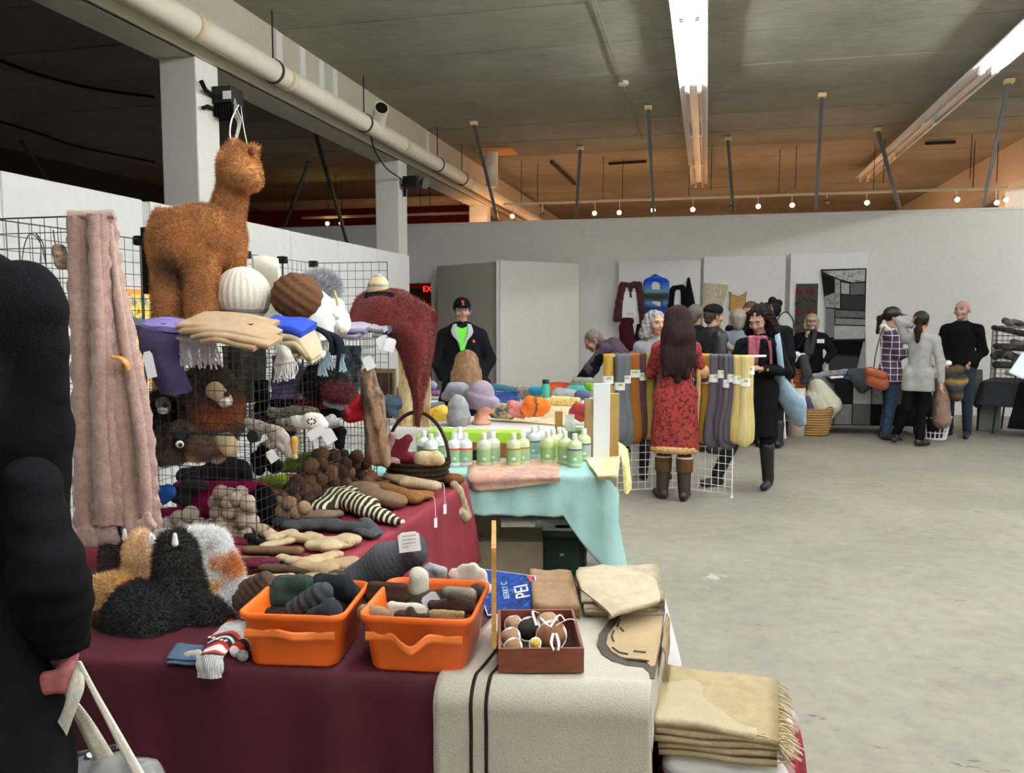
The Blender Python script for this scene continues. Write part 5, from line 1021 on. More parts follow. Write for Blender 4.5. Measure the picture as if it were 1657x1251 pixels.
tag('white paper tag below the snowflake hat', 512, 700, 30, 16, 3.02, .5); tag('white square tag hanging below the grey hat', 532, 706, 20, 24, 3.05, .55); tag('narrow white tag beside the snowflake hat tag', 510, 715, 8, 22, 3.05, .2)
def fuzz(name, lab, cat, L, Y, c, n=7000, ln=.03, **kw):
    pr = [c_(PY(e[0], e[1], Y), PY(e[2], e[3], Y), e[4]/ppm(PY(e[0], e[1], Y))) for e in L]; V, F = sdf(pr, .01, .02); g = G(); g.add(V, F, np.array(lin(c, 1.0))); fur(g, V, F, n, ln, .0028, cf(c, .2, 1.1), .3); return O(name, g, vcm(), label=lab, cat=cat)
fuzz('fur_hat', 'black fur hat hanging above the dark red pompom', 'hat', [(515, 612, 540, 620, 18)], 3.35, '#1b1615', ln=.03)
fuzz('fur_hat', 'charcoal fur hat left of the black fur hat', 'hat', [(500, 625, 512, 632, 12)], 3.4, '#3a3534', 4000)
fuzz('pompom', 'dark red fluffy pompom hat on the middle shelf', 'hat', [(538, 634, 558, 638, 12)], 3.3, '#6e1a20', 6000, .025)
soft('knit_hat', 'pale blue cuff under the dark red pompom', 'hat', [(528, 652, 560, 655, 5), (535, 656, 552, 660, 4)], 3.3, fab('#93adb4', 1.2), .006)
soft('knit_hat', 'navy band of the dark red pompom hat', 'hat', [(532, 648, 562, 648, 6)], 3.32, fab('#15181f', 1), .006)
# hanging clothes seen through the wires
def hang(name, lab, cat, pts, Y, m, seed=0, wr=.012, ws=22):
    x0, y0, x1, y1 = pts; rows = [[PY(x0+(x1-x0)*u+(3*math.sin(v*5)), y0+(y1-y0)*v, Y+.03*math.sin(u*8+seed)) for u in (0, .33, .66, 1)] for v in (0, .3, .6, 1)]
    g = G(); cloth(g, rows, 24, 24, .01, wr, ws, seed); return O(name, g, m, label=lab, cat=cat)
hang('hanging_cloth', 'violet cloth hanging behind the wire rack', 'cloth', (440, 575, 480, 665), 3.75, fab('#5b5280', 1.1), 1)
hang('hanging_cloth', 'pale grey cloth hanging right of the violet cloth', 'cloth', (478, 590, 512, 655), 3.8, voro('pale_spots', ['#8a8090', '#a49aa6', '#5c3a40'], 20, 1.0), 2)
hang('hanging_cloth', 'mottled slate scarf hanging behind the tasselled scarf', 'scarf', (545, 560, 583, 640), 3.8, voro('slate_mottle', ['#4c5258', '#8e9ca8', '#3a3f4c', '#a4b4c0'], 14, 1.0), 3)
hang('hanging_cloth', 'olive grey garment hanging behind the lion', 'garment', (385, 550, 430, 650), 3.6, voro('olive_cloth', ['#3c3a30', '#5b5a48', '#6d6a5e'], 14, .9), 4)
hang('hanging_cloth', 'dark brown garment hanging between the lion and the violet cloth', 'garment', (360, 560, 400, 700), 3.85, voro('dark_cloth', ['#241f1c', '#4a4038', '#332c2a'], 12, .9), 5)
hang('hanging_cloth', 'black narrow scarf hanging left of the violet cloth', 'scarf', (412, 615, 430, 690), 3.5, fab('#0e0e10', 1), 6)
hang('hanging_cloth', 'brown speckled garment hanging under the purple shawl', 'garment', (245, 600, 300, 700), 3.9, voro('amber_cloth', ['#5e3c1e', '#b5762c', '#7a5630'], 12, 1.0), 7)
soft('scarf_row', 'taupe scarves draped over the lower shelf edge, white tags showing', 'scarf', [(400, 682, 450, 698, 7, 8), (405, 690, 460, 708, 6, 8), (440, 705, 468, 735, 8, 6), (455, 700, 478, 740, 7, 5), (420, 700, 440, 720, 9, 8)], 2.95, voro('taupe_bands', ['#6e6259', '#958a7e', '#b4aaa0', '#584c44'], 30, 1.1, (1, 1, .3)), .006)
soft('scarf_row', 'mustard scarf end hanging beside the taupe scarves', 'scarf', [(476, 712, 476, 736, 6, 5)], 2.95, fab('#c09a4a', 1.15), .006)
tag('white tag on the taupe scarves near the top', 420, 712, 26, 10, 2.88, .5); tag('white triangular tag at the bottom of the taupe scarves', 440, 738, 16, 20, 2.88, .6)
soft('dark_scarf', 'black scarf hanging in folds under the taupe scarves', 'scarf', [(430, 730, 445, 755, 14, 12), (415, 740, 420, 760, 10)], 3.0, fab('#141214', 1), .007)
# ---- yarn balls inside the lower tier
def yarnball(col, r, name='yarn_ball'):
    g = G(); u = np.linspace(0, math.pi, 13); v = np.arange(20)*2*math.pi/20
    P = np.stack([np.outer(np.sin(u), np.cos(v)), np.outer(np.sin(u), np.sin(v)), np.outer(np.cos(u), np.ones(20))], -1)
    P = P*r*(1+.035*np.sin(P[..., :1]*24+P[..., 1:2]*18)+.02*sn(P, 4, 3)[..., None]); return g.grid(P, wv=True)
YM = {}; RW = ['top', 'second', 'third', 'fourth', 'fifth', 'lowest']; ORD2 = ['leftmost', 'second', 'third', 'fourth', 'fifth', 'sixth', 'seventh', 'eighth', 'ninth', 'tenth', 'eleventh']+['twelfth', 'thirteenth', 'fourteenth', 'fifteenth', 'sixteenth']
def balls(pts, cols, lab, group, r=.034, seed=0):
    rs = np.random.RandomState(seed); ymin = min(q[1] for q in pts)
    for i, (x, y, Y) in enumerate(pts):
        c = cols[rs.randint(len(cols))]; key = (c, r); p = PY(x, y, Y)
        if key not in YM:
            o = O('yarn_ball', yarnball(c, r), fab(c, 1.2, .15, 30, 200, .8, .97, knit=0), label='', cat='yarn ball', group=group, org=(0, 0, 0)); YM[key] = o; b = o
        else:
            b = YM[key].copy(); COL.objects.link(b)
        b.location = p; b.rotation_euler = tuple(rs.uniform(0, 3, 3)); s = rs.uniform(.85, 1.15); b.scale = (s, s, s*.92); b['label'] = lab % (RW[min(5, int((y-ymin)/14))], ORD2[sum(1 for k_, q in enumerate(pts) if min(5, int((q[1]-ymin)/14)) == min(5, int((y-ymin)/14)) and (q[0], k_) < (x, i))]); b['group'] = group; b['category'] = 'yarn ball'
rs = np.random.RandomState(11)
rowsB = [(738, 520, 588), (752, 500, 596), (766, 492, 600), (780, 478, 604), (794, 468, 606), (808, 456, 596)]
pts = []
for y, xa, xb in rowsB:
    x = xa
    while x < xb: pts.append((x+rs.uniform(-3, 3), y+rs.uniform(-3, 3), 3.15+(x-450)/150*.62+rs.uniform(-.03, .03))); x += 21-(x-450)*.03
balls(pts, ['#4c3325', '#5f4230', '#3b2a20', '#6b4c36'], 'brown yarn ball in the rack heap, %s row, %s from left', 'brown yarn balls in the rack', .036, 1)
balls([(598, 775, 3.9), (586, 760, 3.92), (605, 790, 3.9), (575, 785, 3.85)], ['#7c5236'], 'rust brown yarn ball at the heap corner, %s row, %s from left', 'rust yarn balls', .05, 2)
pts = [(x+rs.uniform(-2, 2), y+rs.uniform(-2, 2), 2.87+rs.uniform(0, .06)) for y, xs in [(797, (355, 372, 390)), (812, (350, 368, 386, 402)), (828, (352, 370, 388, 405)), (846, (358, 376, 392, 406)), (862, (364, 382, 398)), (876, (370, 388, 404)), (806, (362, 380))] for x in xs]
balls(pts, ['#a8998a', '#b8aa98', '#a08f7e'], 'fawn yarn ball behind the front grid, %s row, %s from left', 'fawn yarn balls in the rack', .031, 3)
pts = [(x, y, 2.95) for x, y in [(270, 850), (290, 838), (308, 832), (300, 852), (322, 850), (345, 852), (330, 866), (285, 862), (312, 868)]]
balls(pts, ['#c9c1b0', '#bdb4a2'], 'cream yarn ball behind the white alpaca, %s row, %s from left', 'cream yarn balls in the rack', .038, 4)
balls([(468, 815, 3.1), (480, 830, 3.05), (455, 828, 3.1), (452, 812, 3.15), (492, 822, 3.05)], ['#8b7258'], 'tan yarn ball below the brown heap, %s row, %s from left', 'tan yarn balls', .03, 5)
for nm, lab, cat, L, Y, c in [('fleece_bundle', 'magenta fleece behind the fawn yarn balls', 'fleece', [(290, 790, 420, 790, 12, 12), (300, 815, 350, 808, 14), (260, 830, 350, 828, 8)], 3.15, '#a5185a'), ('fleece_bundle', 'dark green fleece on the magenta one', 'fleece', [(300, 785, 325, 788, 10), (285, 800, 300, 806, 14)], 3.1, '#363a2e'),
        ('fleece_bundle', 'black fleece bundle between the fawn and brown balls', 'fleece', [(425, 800, 438, 830, 16, 18), (420, 830, 435, 845, 14)], 3.1, '#0f0e10'), ('fleece_bundle', 'lime green fleece roll in the rack', 'fleece', [(425, 780, 460, 776, 9), (430, 785, 462, 786, 6)], 3.25, '#8db52a'), ('fleece_bundle', 'lime green fleece roll higher behind the brown balls', 'fleece', [(460, 757, 500, 754, 8), (470, 745, 520, 735, 8)], 3.5, '#7ba030'),
        ('fleece_bundle', 'bright blue plastic bag low behind the pink scarf', 'bag', [(255, 800, 272, 795, 12), (258, 812, 270, 806, 8)], 3.0, '#2e6fd0'), ('fleece_bundle', 'dark grey pile at the back left of the rack', 'fleece', [(300, 770, 350, 765, 14), (350, 750, 390, 760, 16), (360, 780, 400, 775, 10)], 3.5, '#2c2a2c'), ('fleece_bundle', 'white and red sack behind the wires', 'bag', [(372, 745, 380, 765, 10), (395, 750, 398, 770, 8)], 3.7, '#d8d6d2')]:
    soft(nm, lab, cat, L, Y, fab(c, 1.05, .1), .008, .02)
# ---- knit goods spread on the crimson table
ZB = TZ+.008
def laid(name, lab, cat, L, c, sq=.55, th=0, h=.006, k=.012, z=None, disp=crumple, mat=None, group=None):
    z = z or ZB; pr = []
    for e in L:
        x0, y0, x1, y1, r0 = e[:5]; r1 = e[5] if len(e) > 5 and e[5] else r0; dz = e[6] if len(e) > 6 else 0; dz2 = e[7] if len(e) > 7 else dz
        a = PZ(x0, y0, z+dz); b = PZ(x1, y1, z+dz2); ra, rb = r0*1.3/ppm(a), r1*1.3/ppm(b); a[2] += ra*sq; b[2] += rb*sq; pr.append(c_(a, b, ra, rb, sq, (0, 0, 1)))
    V, F = sdf(pr, h, k, disp=disp); return O(name, G().add(V, F), mat or wool(c), label=lab, cat=cat, group=group)
knitx = lambda f, a, dx=1, dy=0: (lambda X: a*np.sin((X[..., 0]*dx+X[..., 1]*dy)*f))
laid('knit_hat', 'black and cream striped knit hat spread on the crimson table', 'hat', [(520, 832, 560, 815, 16, 20), (545, 820, 590, 832, 22, 20), (590, 835, 625, 845, 16, 12), (625, 846, 645, 850, 10, 8)], '#cfc6ac', mat=stripes('striped_knit', [(0, '#cfc6a8'), (.42, '#2b241c')], 0, .028, 1.1, dist=.014))
laid('knit_hat', 'light brown knit hat behind the striped hat', 'hat', [(540, 805, 590, 808, 16, 20), (590, 812, 640, 822, 18, 16), (520, 812, 560, 808, 12, 14)], '#7c6450')
laid('slipper_socks', 'dark grey felted slippers in front of the striped hat', 'slippers', [(450, 850, 480, 860, 9, 10), (470, 858, 540, 858, 12, 13), (540, 860, 595, 862, 12, 12), (448, 838, 452, 850, 6, 8)], '#3d3f42')
laid('wool_socks', 'fawn crumpled socks by the grid corner', 'socks', [(422, 862, 440, 875, 10, 10), (440, 878, 470, 868, 9, 8), (430, 890, 470, 880, 8), (470, 868, 478, 872, 7)], '#b3a182')
laid('wool_mitten', 'pale tan cabled mitten near the fawn socks', 'mitten', [(475, 876, 520, 882, 10, 10), (520, 884, 560, 885, 10, 13), (500, 870, 515, 874, 7), (560, 880, 570, 882, 12)], '#bba684', disp=knitx(300, .0015, .3, 1))
laid('wool_scarf', 'brown flat scarf lying in front of the grid corner', 'scarf', [(400, 895, 480, 898, 8, 9), (395, 908, 470, 910, 6, 6)], '#6b523c')
laid('wool_socks', 'beige socks lying behind the charcoal slipper sock', 'socks', [(455, 908, 500, 918, 8, 9), (500, 915, 545, 905, 9, 10)], '#b59c78')
laid('wool_mitten', 'tan felt mitten by the beige socks', 'mitten', [(485, 925, 530, 932, 12, 14), (530, 925, 570, 918, 13, 12)], '#a48b6b')
laid('wool_ball', 'wine red crochet hat beside the brown scarf', 'hat', [(405, 920, 440, 918, 12, 11)], '#541c2a')
laid('wool_scarf', 'light beige scarf edge behind the left bin', 'scarf', [(418, 938, 470, 936, 6, 6), (388, 940, 420, 938, 6, 6)], '#b09874')
laid('wool_socks', 'brown long sock lying along the back right of the crimson table', 'socks', [(655, 765, 700, 773, 10, 9), (700, 775, 735, 785, 9, 13), (640, 775, 660, 770, 8)], '#6a4427', disp=knitx(330, .0012, .3, 1))
laid('wool_socks', 'oatmeal mitten pair on the brown sock', 'mitten', [(632, 778, 665, 790, 10, 12, .02), (660, 790, 700, 795, 13, 12, .02), (628, 772, 640, 778, 6, 7, .02)], '#b9a482', disp=knitx(300, .001, 1, .3))
laid('wool_socks', 'ochre brown ribbed sock at the table edge', 'socks', [(628, 800, 670, 815, 12, 13), (668, 812, 690, 808, 13, 10)], '#7d552e', disp=knitx(330, .0012, .3, 1))
laid('wool_scarf', 'black scarf lying under the basket', 'scarf', [(575, 785, 620, 790, 9, 8)], '#15151a')
for nm, lab, L, c in [('wool_scarf', 'grey-brown knit scarf lying across the middle of the crimson table', [(470, 845, 520, 842, 10, 12), (520, 842, 545, 838, 12, 9)], '#6a5b4c'),
    ('wool_mitten', 'cream cabled mitten hand behind the charcoal sock', [(505, 890, 535, 893, 11, 12), (535, 890, 562, 886, 12, 9), (520, 885, 540, 880, 6, 6)], '#c0ad8c'),
    ('wool_mitten', 'sand coloured mitten with a thumb at the front of the crimson table', [(470, 915, 500, 920, 10, 12), (500, 918, 530, 912, 12, 10), (500, 908, 515, 902, 5, 4)], '#b8a27e'),
    ('wool_scarf', 'dark walnut scarf under the beige socks', [(430, 925, 500, 930, 9, 9), (500, 930, 560, 938, 9, 10)], '#4c3a2c'),
    ('wool_socks', 'camel folded socks behind the left orange bin', [(500, 942, 560, 945, 10, 11), (530, 935, 575, 935, 9, 9)], '#9a8060'),
    ('wool_scarf', 'chestnut ribbed scarf behind the striped hat', [(575, 800, 620, 795, 10, 10), (600, 792, 640, 788, 8, 9)], '#6e4e34'),
    ('wool_socks', 'mixed brown socks piled beside the yarn heap', [(560, 800, 600, 792, 11, 11), (585, 790, 630, 782, 10, 8)], '#5e4430'),
    ('wool_mitten', 'dark grey mitten pair near the table middle', [(590, 850, 610, 868, 9, 8), (575, 862, 600, 872, 8, 8)], '#47484c'),
    ('wool_scarf', 'black folded scarf edge left of the fawn socks', [(405, 872, 425, 885, 7, 7)], '#1c1a1c')]: laid(nm, lab, 'scarf' if 'scarf' in nm else ('socks' if 'sock' in nm else 'mitten'), L, c)
V, F = sdf([c_(PZ(735, 785, TZ+.02), PX(742, 795, -1.235), .022, .022), c_(PX(742, 795, -1.23), PX(755, 835, -1.215), .024, .026), c_(PX(745, 830, -1.22), PX(752, 838, -1.215), .026)], .006, .015, disp=lambda X: .002*np.sin(X[..., 1]*220)); O('wool_socks', G().add(V, F), wool('#a89a7c'), label='oatmeal cabled sock dangling over the crimson table edge', cat='socks')
for x, y, lab in [(705, 845, 'lower white tag dangling on a string from the crimson table'), (720, 823, 'upper white tag dangling on a string from the crimson table')]:
    t = T('price_tag', lab, 'price tag', PX(x, y, -1.2)); p = PX(x, y, -1.205); m = 1/ppm(p)
    O('tag_card', G().box(-.001, .001, -3*m, 3*m, -9*m, 7*m, rot('z', YAW-.9), p), M_tag, t, bev=.0008); O('tag_string', G().tube(crs([PX(x-8, y-42, -1.26), PX(x-2, y-38, -1.215), PX(x, y-8, -1.205)], 12, 0), .0013, 5), plain('#e8e6de'), t)
# wicker basket at the end of the crimson table
p0 = np.array([-1.47, 4.02, TZ+.006])
t = T('wicker_basket', 'dark wicker basket with tall hoop handle at the crimson table end', 'basket', p0)
M_wick = fab('#4a3728', 1.0, .3, 60, 200, .8, .7, knit=90, kang=2)
g = G().lathe([(.02, 0), (.135, .0), (.15, .02), (.175, .12), (.182, .128), (.17, .128), (.14, .02), (.02, .012)], p0, 36, sy=.8); O('basket_body', g, M_wick, t)
for k in range(5): g = G(); zz = .015+.026*k; r_ = .15+.025*k/5+.004; g.tube([(p0[0]+r_*math.cos(a), p0[1]+.8*r_*math.sin(a), p0[2]+zz) for a in np.linspace(0, 6.283, 40)], .007, 6); O('woven_band', g, M_wick, t)
O('basket_handle', G().tube([(p0[0]+.175*math.cos(a), p0[1], p0[2]+.11+.27*math.sin(a)) for a in np.linspace(0, math.pi, 30)], .010, 8), M_wick, t)
for nm, lab, cat, L, Y, m in [('crochet_cloth', 'dark red triangular knit standing in the basket', 'cloth', [(640, 735, 660, 710, 14, 8), (645, 740, 680, 745, 12, 8), (630, 745, 640, 715, 10, 6)], 4.0, fab('#7c2430', 1.15, .15, knit=60)),
        ('crochet_cloth', 'mauve openwork knit at the left of the basket', 'cloth', [(625, 730, 635, 705, 8, 6), (620, 745, 640, 748, 8)], 3.95, voro('openwork', ['#6a3b44', '#b0908c', '#85525a'], 90, 1.1)), ('plush_toy', 'small cream fluffy plush in the basket', 'plush toy', [(682, 742, 705, 742, 13, 11), (705, 738, 712, 745, 8)], 3.92, fab('#c9b28a', 1.3, .1, 40, 200, 1))]: soft(nm, lab, cat, L, Y, m, .007, .014)
# ================================================================ people
M_eye = plain('#b8b0a8', .8, .5); M_iris = plain('#2a1c14', 1, .3); M_lip = plain('#a8584c', 1.1, .5)
def person(label, loc, H=1.7, rel=0, J=None, hy=0, hp=0, hr=0, skin='#c08a70', top='#222', topm=None, legs='#222', legm=None, shoe='#1a1a1a', shoem=None, hair=None, hairc='#2a1c16', fat=1.0, w=1.0, coat=None, coatw=.2, face=True,
           sleeve=1.0, boots=0, curl=0, lean=0, hood=None, fem=False, hands=('relax', 'relax'), neckline=None, arms=1.0, extra=None, headrot=None, hemz=None):
    """rel: 0 faces the camera, 90 faces picture right, 180 back turned. J: joint overrides (right, away, up) in metres"""
    HS = 1.1; loc = np.array([loc[0], loc[1], 0.0]); ch = -math.atan2(loc[0], loc[1]); s = H/1.75; a = R(rel); Rl = rot('z', a); W = rot('z', ch)
    B = {'pel': (0, 0, .95), 'wai': (0, -.005, 1.10), 'che': (0, .0, 1.32), 'nek': (0, .015, 1.49), 'hed': (0, -.012, 1.635)}
    for sd, k in ((1, 'L'), (-1, 'R')):
        B.update({'sh'+k: (sd*.165*w, .01, 1.39), 'el'+k: (sd*.215*w, .035, 1.12), 'wr'+k: (sd*.235*w, -.04, .875), 'hi'+k: (sd*.09, 0, .92), 'kn'+k: (sd*.105, -.015, .50), 'an'+k: (sd*.11, .035, .085), 'to'+k: (sd*.135, -.13, .035)})
    j = {}
    for k, v in B.items():
        v = np.array(v)*s
        if lean and k[:2] in ('wa', 'ch', 'ne', 'he', 'sh', 'el', 'wr'):
            p = np.array(B['pel'])*s; v = p+rot('x', R(lean)) @ (v-p)
        j[k] = Rl @ v
    for k, v in (J or {}).items(): j[k] = np.array(v, float)
    fd = np.array([math.sin(a), -math.cos(a), 0])              # chest direction
    Tf = lambda V: V @ W.T+loc
    t = T('person', label, 'person', loc)
    # head frame
    Rh = Rl @ rot('z', R(hy)) @ rot('x', R(lean*.5+hp)) @ rot('y', R(hr)) if headrot is None else headrot
    hc = j['hed']; X = lambda x, y, z: hc+Rh @ (np.array([x, y, z])*s*HS)
    hd = [e_(X(0, .01, .03), np.array([.074, .093, .088])*s, Rh), c_(X(0, -.035, .0), X(0, -.04, -.055), .058*s, .042*s), c_(X(0, -.06, -.075), X(0, -.066, -.08), .024*s, .021*s),
          c_(X(0, -.09, .018), X(0, -.106, -.018), .009*s, .0135*s), c_(X(-.02, -.085, -.022), X(.02, -.085, -.022), .012*s), c_(X(-.035, -.078, .034), X(.035, -.078, .034), .014*s), c_(X(-.016, -.086, -.047), X(.016, -.086, -.047), .009*s),
          c_(X(.076, .01, .012), X(.079, .016, -.018), .013*s, .009*s), c_(X(-.076, .01, .012), X(-.079, .016, -.018), .013*s, .009*s), c_(X(0, .02, -.05), j['nek']+[0, 0, -.02], .052*s, .058*s), c_(X(-.04, -.06, -.02), X(.04, -.06, -.02), .026*s)]
    hd = [('e', p[1], p[2]*HS, p[3]) if p[0] == 'e' else ('c', p[1], p[2], p[3]*HS, p[4]*HS, p[5], p[6]) for p in hd]
    V, F = sdf(hd, .0065, .014); g = G(); g.add(Tf(V), F)
    # trunk and limbs, one continuous surface running into the neck
    bd = [c_(j['pel'], j['wai'], .125*s*fat, .115*s*fat, .7, fd), c_(j['wai'], j['che'], .115*s*fat, .13*s*fat, .7, fd), c_(j['shL'], j['shR'], .055*s), c_(j['che'], j['nek'], .1*s, .05*s), c_(j['nek'], X(0, .015, -.04), .052*s, .048*s)]
    for k in 'LR':
        bd += [c_(j['sh'+k], j['el'+k], .045*s*arms, .036*s*arms), c_(j['el'+k], j['wr'+k], .036*s*arms, .024*s), c_(j['hi'+k], j['kn'+k], .08*s*fat, .052*s), c_(j['kn'+k], j['an'+k], .048*s, .026*s), c_(j['an'+k], j['to'+k], .024*s, .016*s)]
    V, F = sdf(bd, .014, .02); g.add(Tf(V), F)
    for k, st in zip('LR', hands):      # palm, four fingers of unequal length, thumb from the side
        wv = j['wr'+k]; d = wv-j['el'+k]; d /= np.linalg.norm(d); sd = 1 if k == 'L' else -1
        if isinstance(st, tuple): d = np.array(st[1], float); d /= np.linalg.norm(d); st = st[0]
        side = Rl @ np.array([0, -1.0, 0]); side = side-d*(side @ d)
        if np.linalg.norm(side) < .2: side = np.array([0, 0, 1.0])-d*d[2]
        side /= np.linalg.norm(side); pn = np.cross(d, side)*sd; hs = s*.95
        palm = wv+d*.045*hs; cu = {'relax': .35, 'fist': 1.3, 'hold': .9, 'flat': .08}[st]
        hp_ = [c_(wv-d*.03, wv+d*.01, .026*hs, .026*hs), c_(wv+d*.01, wv+d*.075*hs, .030*hs, .036*hs, .5, pn)]
        for i, ln in enumerate((.068, .076, .072, .056)):
            o = wv+d*.085*hs+side*(.026-.0175*i)*hs; q = o
            for m in range(3):
                an = cu*(m+.6); dd = d*math.cos(an)-pn*math.sin(an); e = q+dd*ln*hs*(.42, .32, .26)[m]; hp_.append(c_(q, e, .0088*hs*(1-.08*m), .0084*hs*(1-.08*m))); q = e
        o = wv+d*.025*hs+side*.026*hs; q = o+(d*.6+side*.8)*.036*hs; hp_ += [c_(o, q, .012*hs, .0105*hs), c_(q, q+(d*.9+side*.2-pn*cu*.4)*.03*hs, .0105*hs, .009*hs)]
        V, F = sdf(hp_, .0052, .006); g.add(Tf(V), F)
    O('body', g, fab(skin, 1.0, .06, 14, 90, .08, .55, spec=.4), t)
    if face:
        for sx in (-1, 1):
            O('eye', G().ell((0, 0, 0), np.array([.0125, .006, .007])*s, Rh, 10).__class__().ell(Tf(X(sx*.03, -.0885, .014)), np.array([.011, .006, .0048])*s, W @ Rh, 10), M_eye, t)
            O('iris', G().ell(Tf(X(sx*.03, -.0945, .0135)), np.array([.0068, .003, .0062])*s, W @ Rh, 8), M_iris, t)
            O('eyebrow', G().tube(Tf(np.array([X(sx*.015, -.094, .034), X(sx*.03, -.096, .039), X(sx*.046, -.085, .034)])), .0035*s, 6), fab(hairc, 1), t)
        O('mouth', G().tube(Tf(np.array([X(-.022, -.09, -.046), X(-.01, -.0965, -.0445), X(0, -.0985, -.046), X(.01, -.0965, -.0445), X(.022, -.09, -.046)])), .0045*s, 6), M_lip, t)
    # clothes
    tm = topm or fab(top, 1.1, .14, 12, 260, .4, .93); lm = legm or fab(legs, 1.1, .12, 12, 300, .3, .9)
    el = 1.0
    cp = [c_(j['pel']+[0, 0, .02], j['wai'], .15*s*fat, .14*s*fat, .72, fd), c_(j['wai'], j['che'], .14*s*fat, .155*s*fat, .74, fd), c_(j['shL'], j['shR'], .066*s), c_(j['che'], j['nek']+(j['che']-j['nek'])*.35, .125*s*fat, .07*s, .8, fd), c_(j['shL'], j['nek']+[0, 0, -.03*s], .060*s, .070*s), c_(j['shR'], j['nek']+[0, 0, -.03*s], .060*s, .070*s)]
    cp.append(c_(j['hiL']+[0, 0, .05*s], j['hiR']+[0, 0, .05*s], .112*s*fat, None, .88, fd))
    if hemz and hemz < .85: cp += [c_(j['hi'+k], np.array([j['hi'+k][0], j['hi'+k][1], hemz*s]), .112*s*fat, .118*s*fat) for k in 'LR']
    if fem: cp.append(c_(j['che']+fd*.06*s+Rl @ np.array([.07, 0, -.02])*s, j['che']+fd*.06*s+Rl @ np.array([-.07, 0, -.02])*s, .075*s))
    for k in 'LR': 
        cuff = j['el'+k]+(j['wr'+k]-j['el'+k])*.93*sleeve
        cp += [c_(j['sh'+k], j['el'+k], .068*s*arms, .055*s*arms), c_(j['el'+k], cuff, .055*s*arms, .042*s*arms)]
    cuts = []
    if coat is not None:
        for k in 'LR':
            a_, b_ = j['pel'], (j['kn'+k] if coat < .75 else j['hi'+k]+(j['kn'+k]-j['hi'+k])*.6); cp.append(c_(a_*.5+j['hi'+k]*.5, np.array([b_[0]*.5+j['pel'][0]*.5, b_[1]*.5+j['pel'][1]*.5, coat*s]), .15*s*fat, coatw*s, .8, fd))
        cuts = [((0, 0, coat*s), (0, 0, -1))]
    else: hz = (hemz if hemz is not None else .88)*s; cp.append(c_(j['pel'], j['pel']+[0, 0, hz-.93*s], .15*s*fat, .15*s*fat, .75, fd)); cuts = [((0, 0, hz), (0, 0, -1))] if lean < 30 else []
    V, F = sdf(cp, .011, .03, cuts, disp=lambda Q: .004*sn(Q, 16, 4)+.0025*sn(Q, 34, 2)); O('coat' if coat is not None else 'top', G().add(Tf(V), F), tm, t)
    lp = []
    bt = boots*s
    for k in 'LR':
        lp += [c_(j['pel'], j['hi'+k], .10*s*fat, .092*s*fat), c_(j['hi'+k], j['kn'+k], .094*s*fat, .07*s), c_(j['kn'+k], j['an'+k]+[0, 0, .03], .066*s, .056*s if not boots else .045*s)]
    V, F = sdf(lp, .012, .02, disp=lambda Q: .003*sn(Q, 20, 1)); O('trousers', G().add(Tf(V), F), lm, t)
    sm = shoem or plain(shoe, 1.1, .5)
    for k in 'LR':
        an, to = j['an'+k], j['to'+k]; d = to-an; d[2] = 0; d /= np.linalg.norm(d)+1e-9; fl = min(an[2], to[2])-.055*s if boots == -1 else 0
        sp = [c_(an-d*.035*s+[0, 0, -.035*s], to+[0, 0, .005], .043*s, .036*s), c_(an+[0, 0, -.01], an+[0, 0, .05*s], .047*s, .05*s)]
        if boots: sp.append(c_(an+[0, 0, .02], an+(j['kn'+k]-an)*boots, .055*s, .072*s))
        V, F = sdf(sp, .009, .02, cuts=[((0, 0, min(an[2]-.083*s, to[2]-.034*s)), (0, 0, -1))]); O('boot' if boots else 'shoe', G().add(Tf(V), F), sm, t)
    # hair
    hp_ = []; hcts = []; dsp = lambda Q: .002*np.sin(Q[..., 0]*260)+.003*sn(Q, 30, 2)
    if hair:
        cap = e_(X(0, .022, .042), np.array([.086, .098, .088])*s, Rh)
        hp_ = [('e', cap[1], cap[2]*HS, cap[3])]
        if hair == 'short': hp_ += [c_(X(0, .06, .0), X(0, .065, -.03), .062*s, .05*s)]
        if hair == 'bob': hp_ += [c_(X(.065, .02, .02), X(.07, .015, -.07), .04*s, .035*s), c_(X(-.065, .02, .02), X(-.07, .015, -.07), .04*s, .035*s), c_(X(0, .07, .02), X(0, .075, -.07), .075*s, .06*s)]
        if hair == 'long': hp_ += [c_(X(0, .05, .03), X(0, .08, -.12), .115*s, .14*s, .7, Rh @ np.array([0, 1, 0])), c_(X(0, .08, -.12), X(.005, .105, -.30), .145*s, .15*s, .45, Rh @ np.array([0, 1, 0])), c_(X(.07, .10, -.28), X(.11, .11, -.42), .06*s, .03*s), c_(X(-.07, .10, -.28), X(-.06, .12, -.44), .06*s, .03*s), c_(X(0, .11, -.30), X(.01, .12, -.47), .06*s, .03*s)]
        if hair == 'curly': hp_ += [c_(X(.07, .03, .05), X(.10, .03, -.10), .05*s, .065*s), c_(X(-.07, .03, .05), X(-.10, .03, -.10), .05*s, .065*s), c_(X(0, .06, .05), X(0, .09, -.12), .09*s, .10*s)]
        if hair == 'pony': hp_ += [c_(X(0, .10, .03), X(0, .15, .0), .03*s, .035*s), c_(X(0, .15, .0), X(.0, .17, -.17), .036*s, .022*s)]
        if hair == 'lowpony': hp_ += [c_(X(0, .095, -.02), X(0, .12, -.08), .032*s, .045*s), c_(X(0, .12, -.08), X(0, .13, -.22), .045*s, .02*s)]
        if hair in ('curly',) or curl: dsp = lambda Q: .011*sn(Q, 55, 2)+.006*sn(Q, 110, 4)
        # keep the face clear
        hp_ = hp_[:1]+[('c', p[1], p[2], p[3]*HS, p[4]*HS, p[5], p[6]) for p in hp_[1:]]
        V, F = sdf(hp_, .0075, .02, disp=dsp)
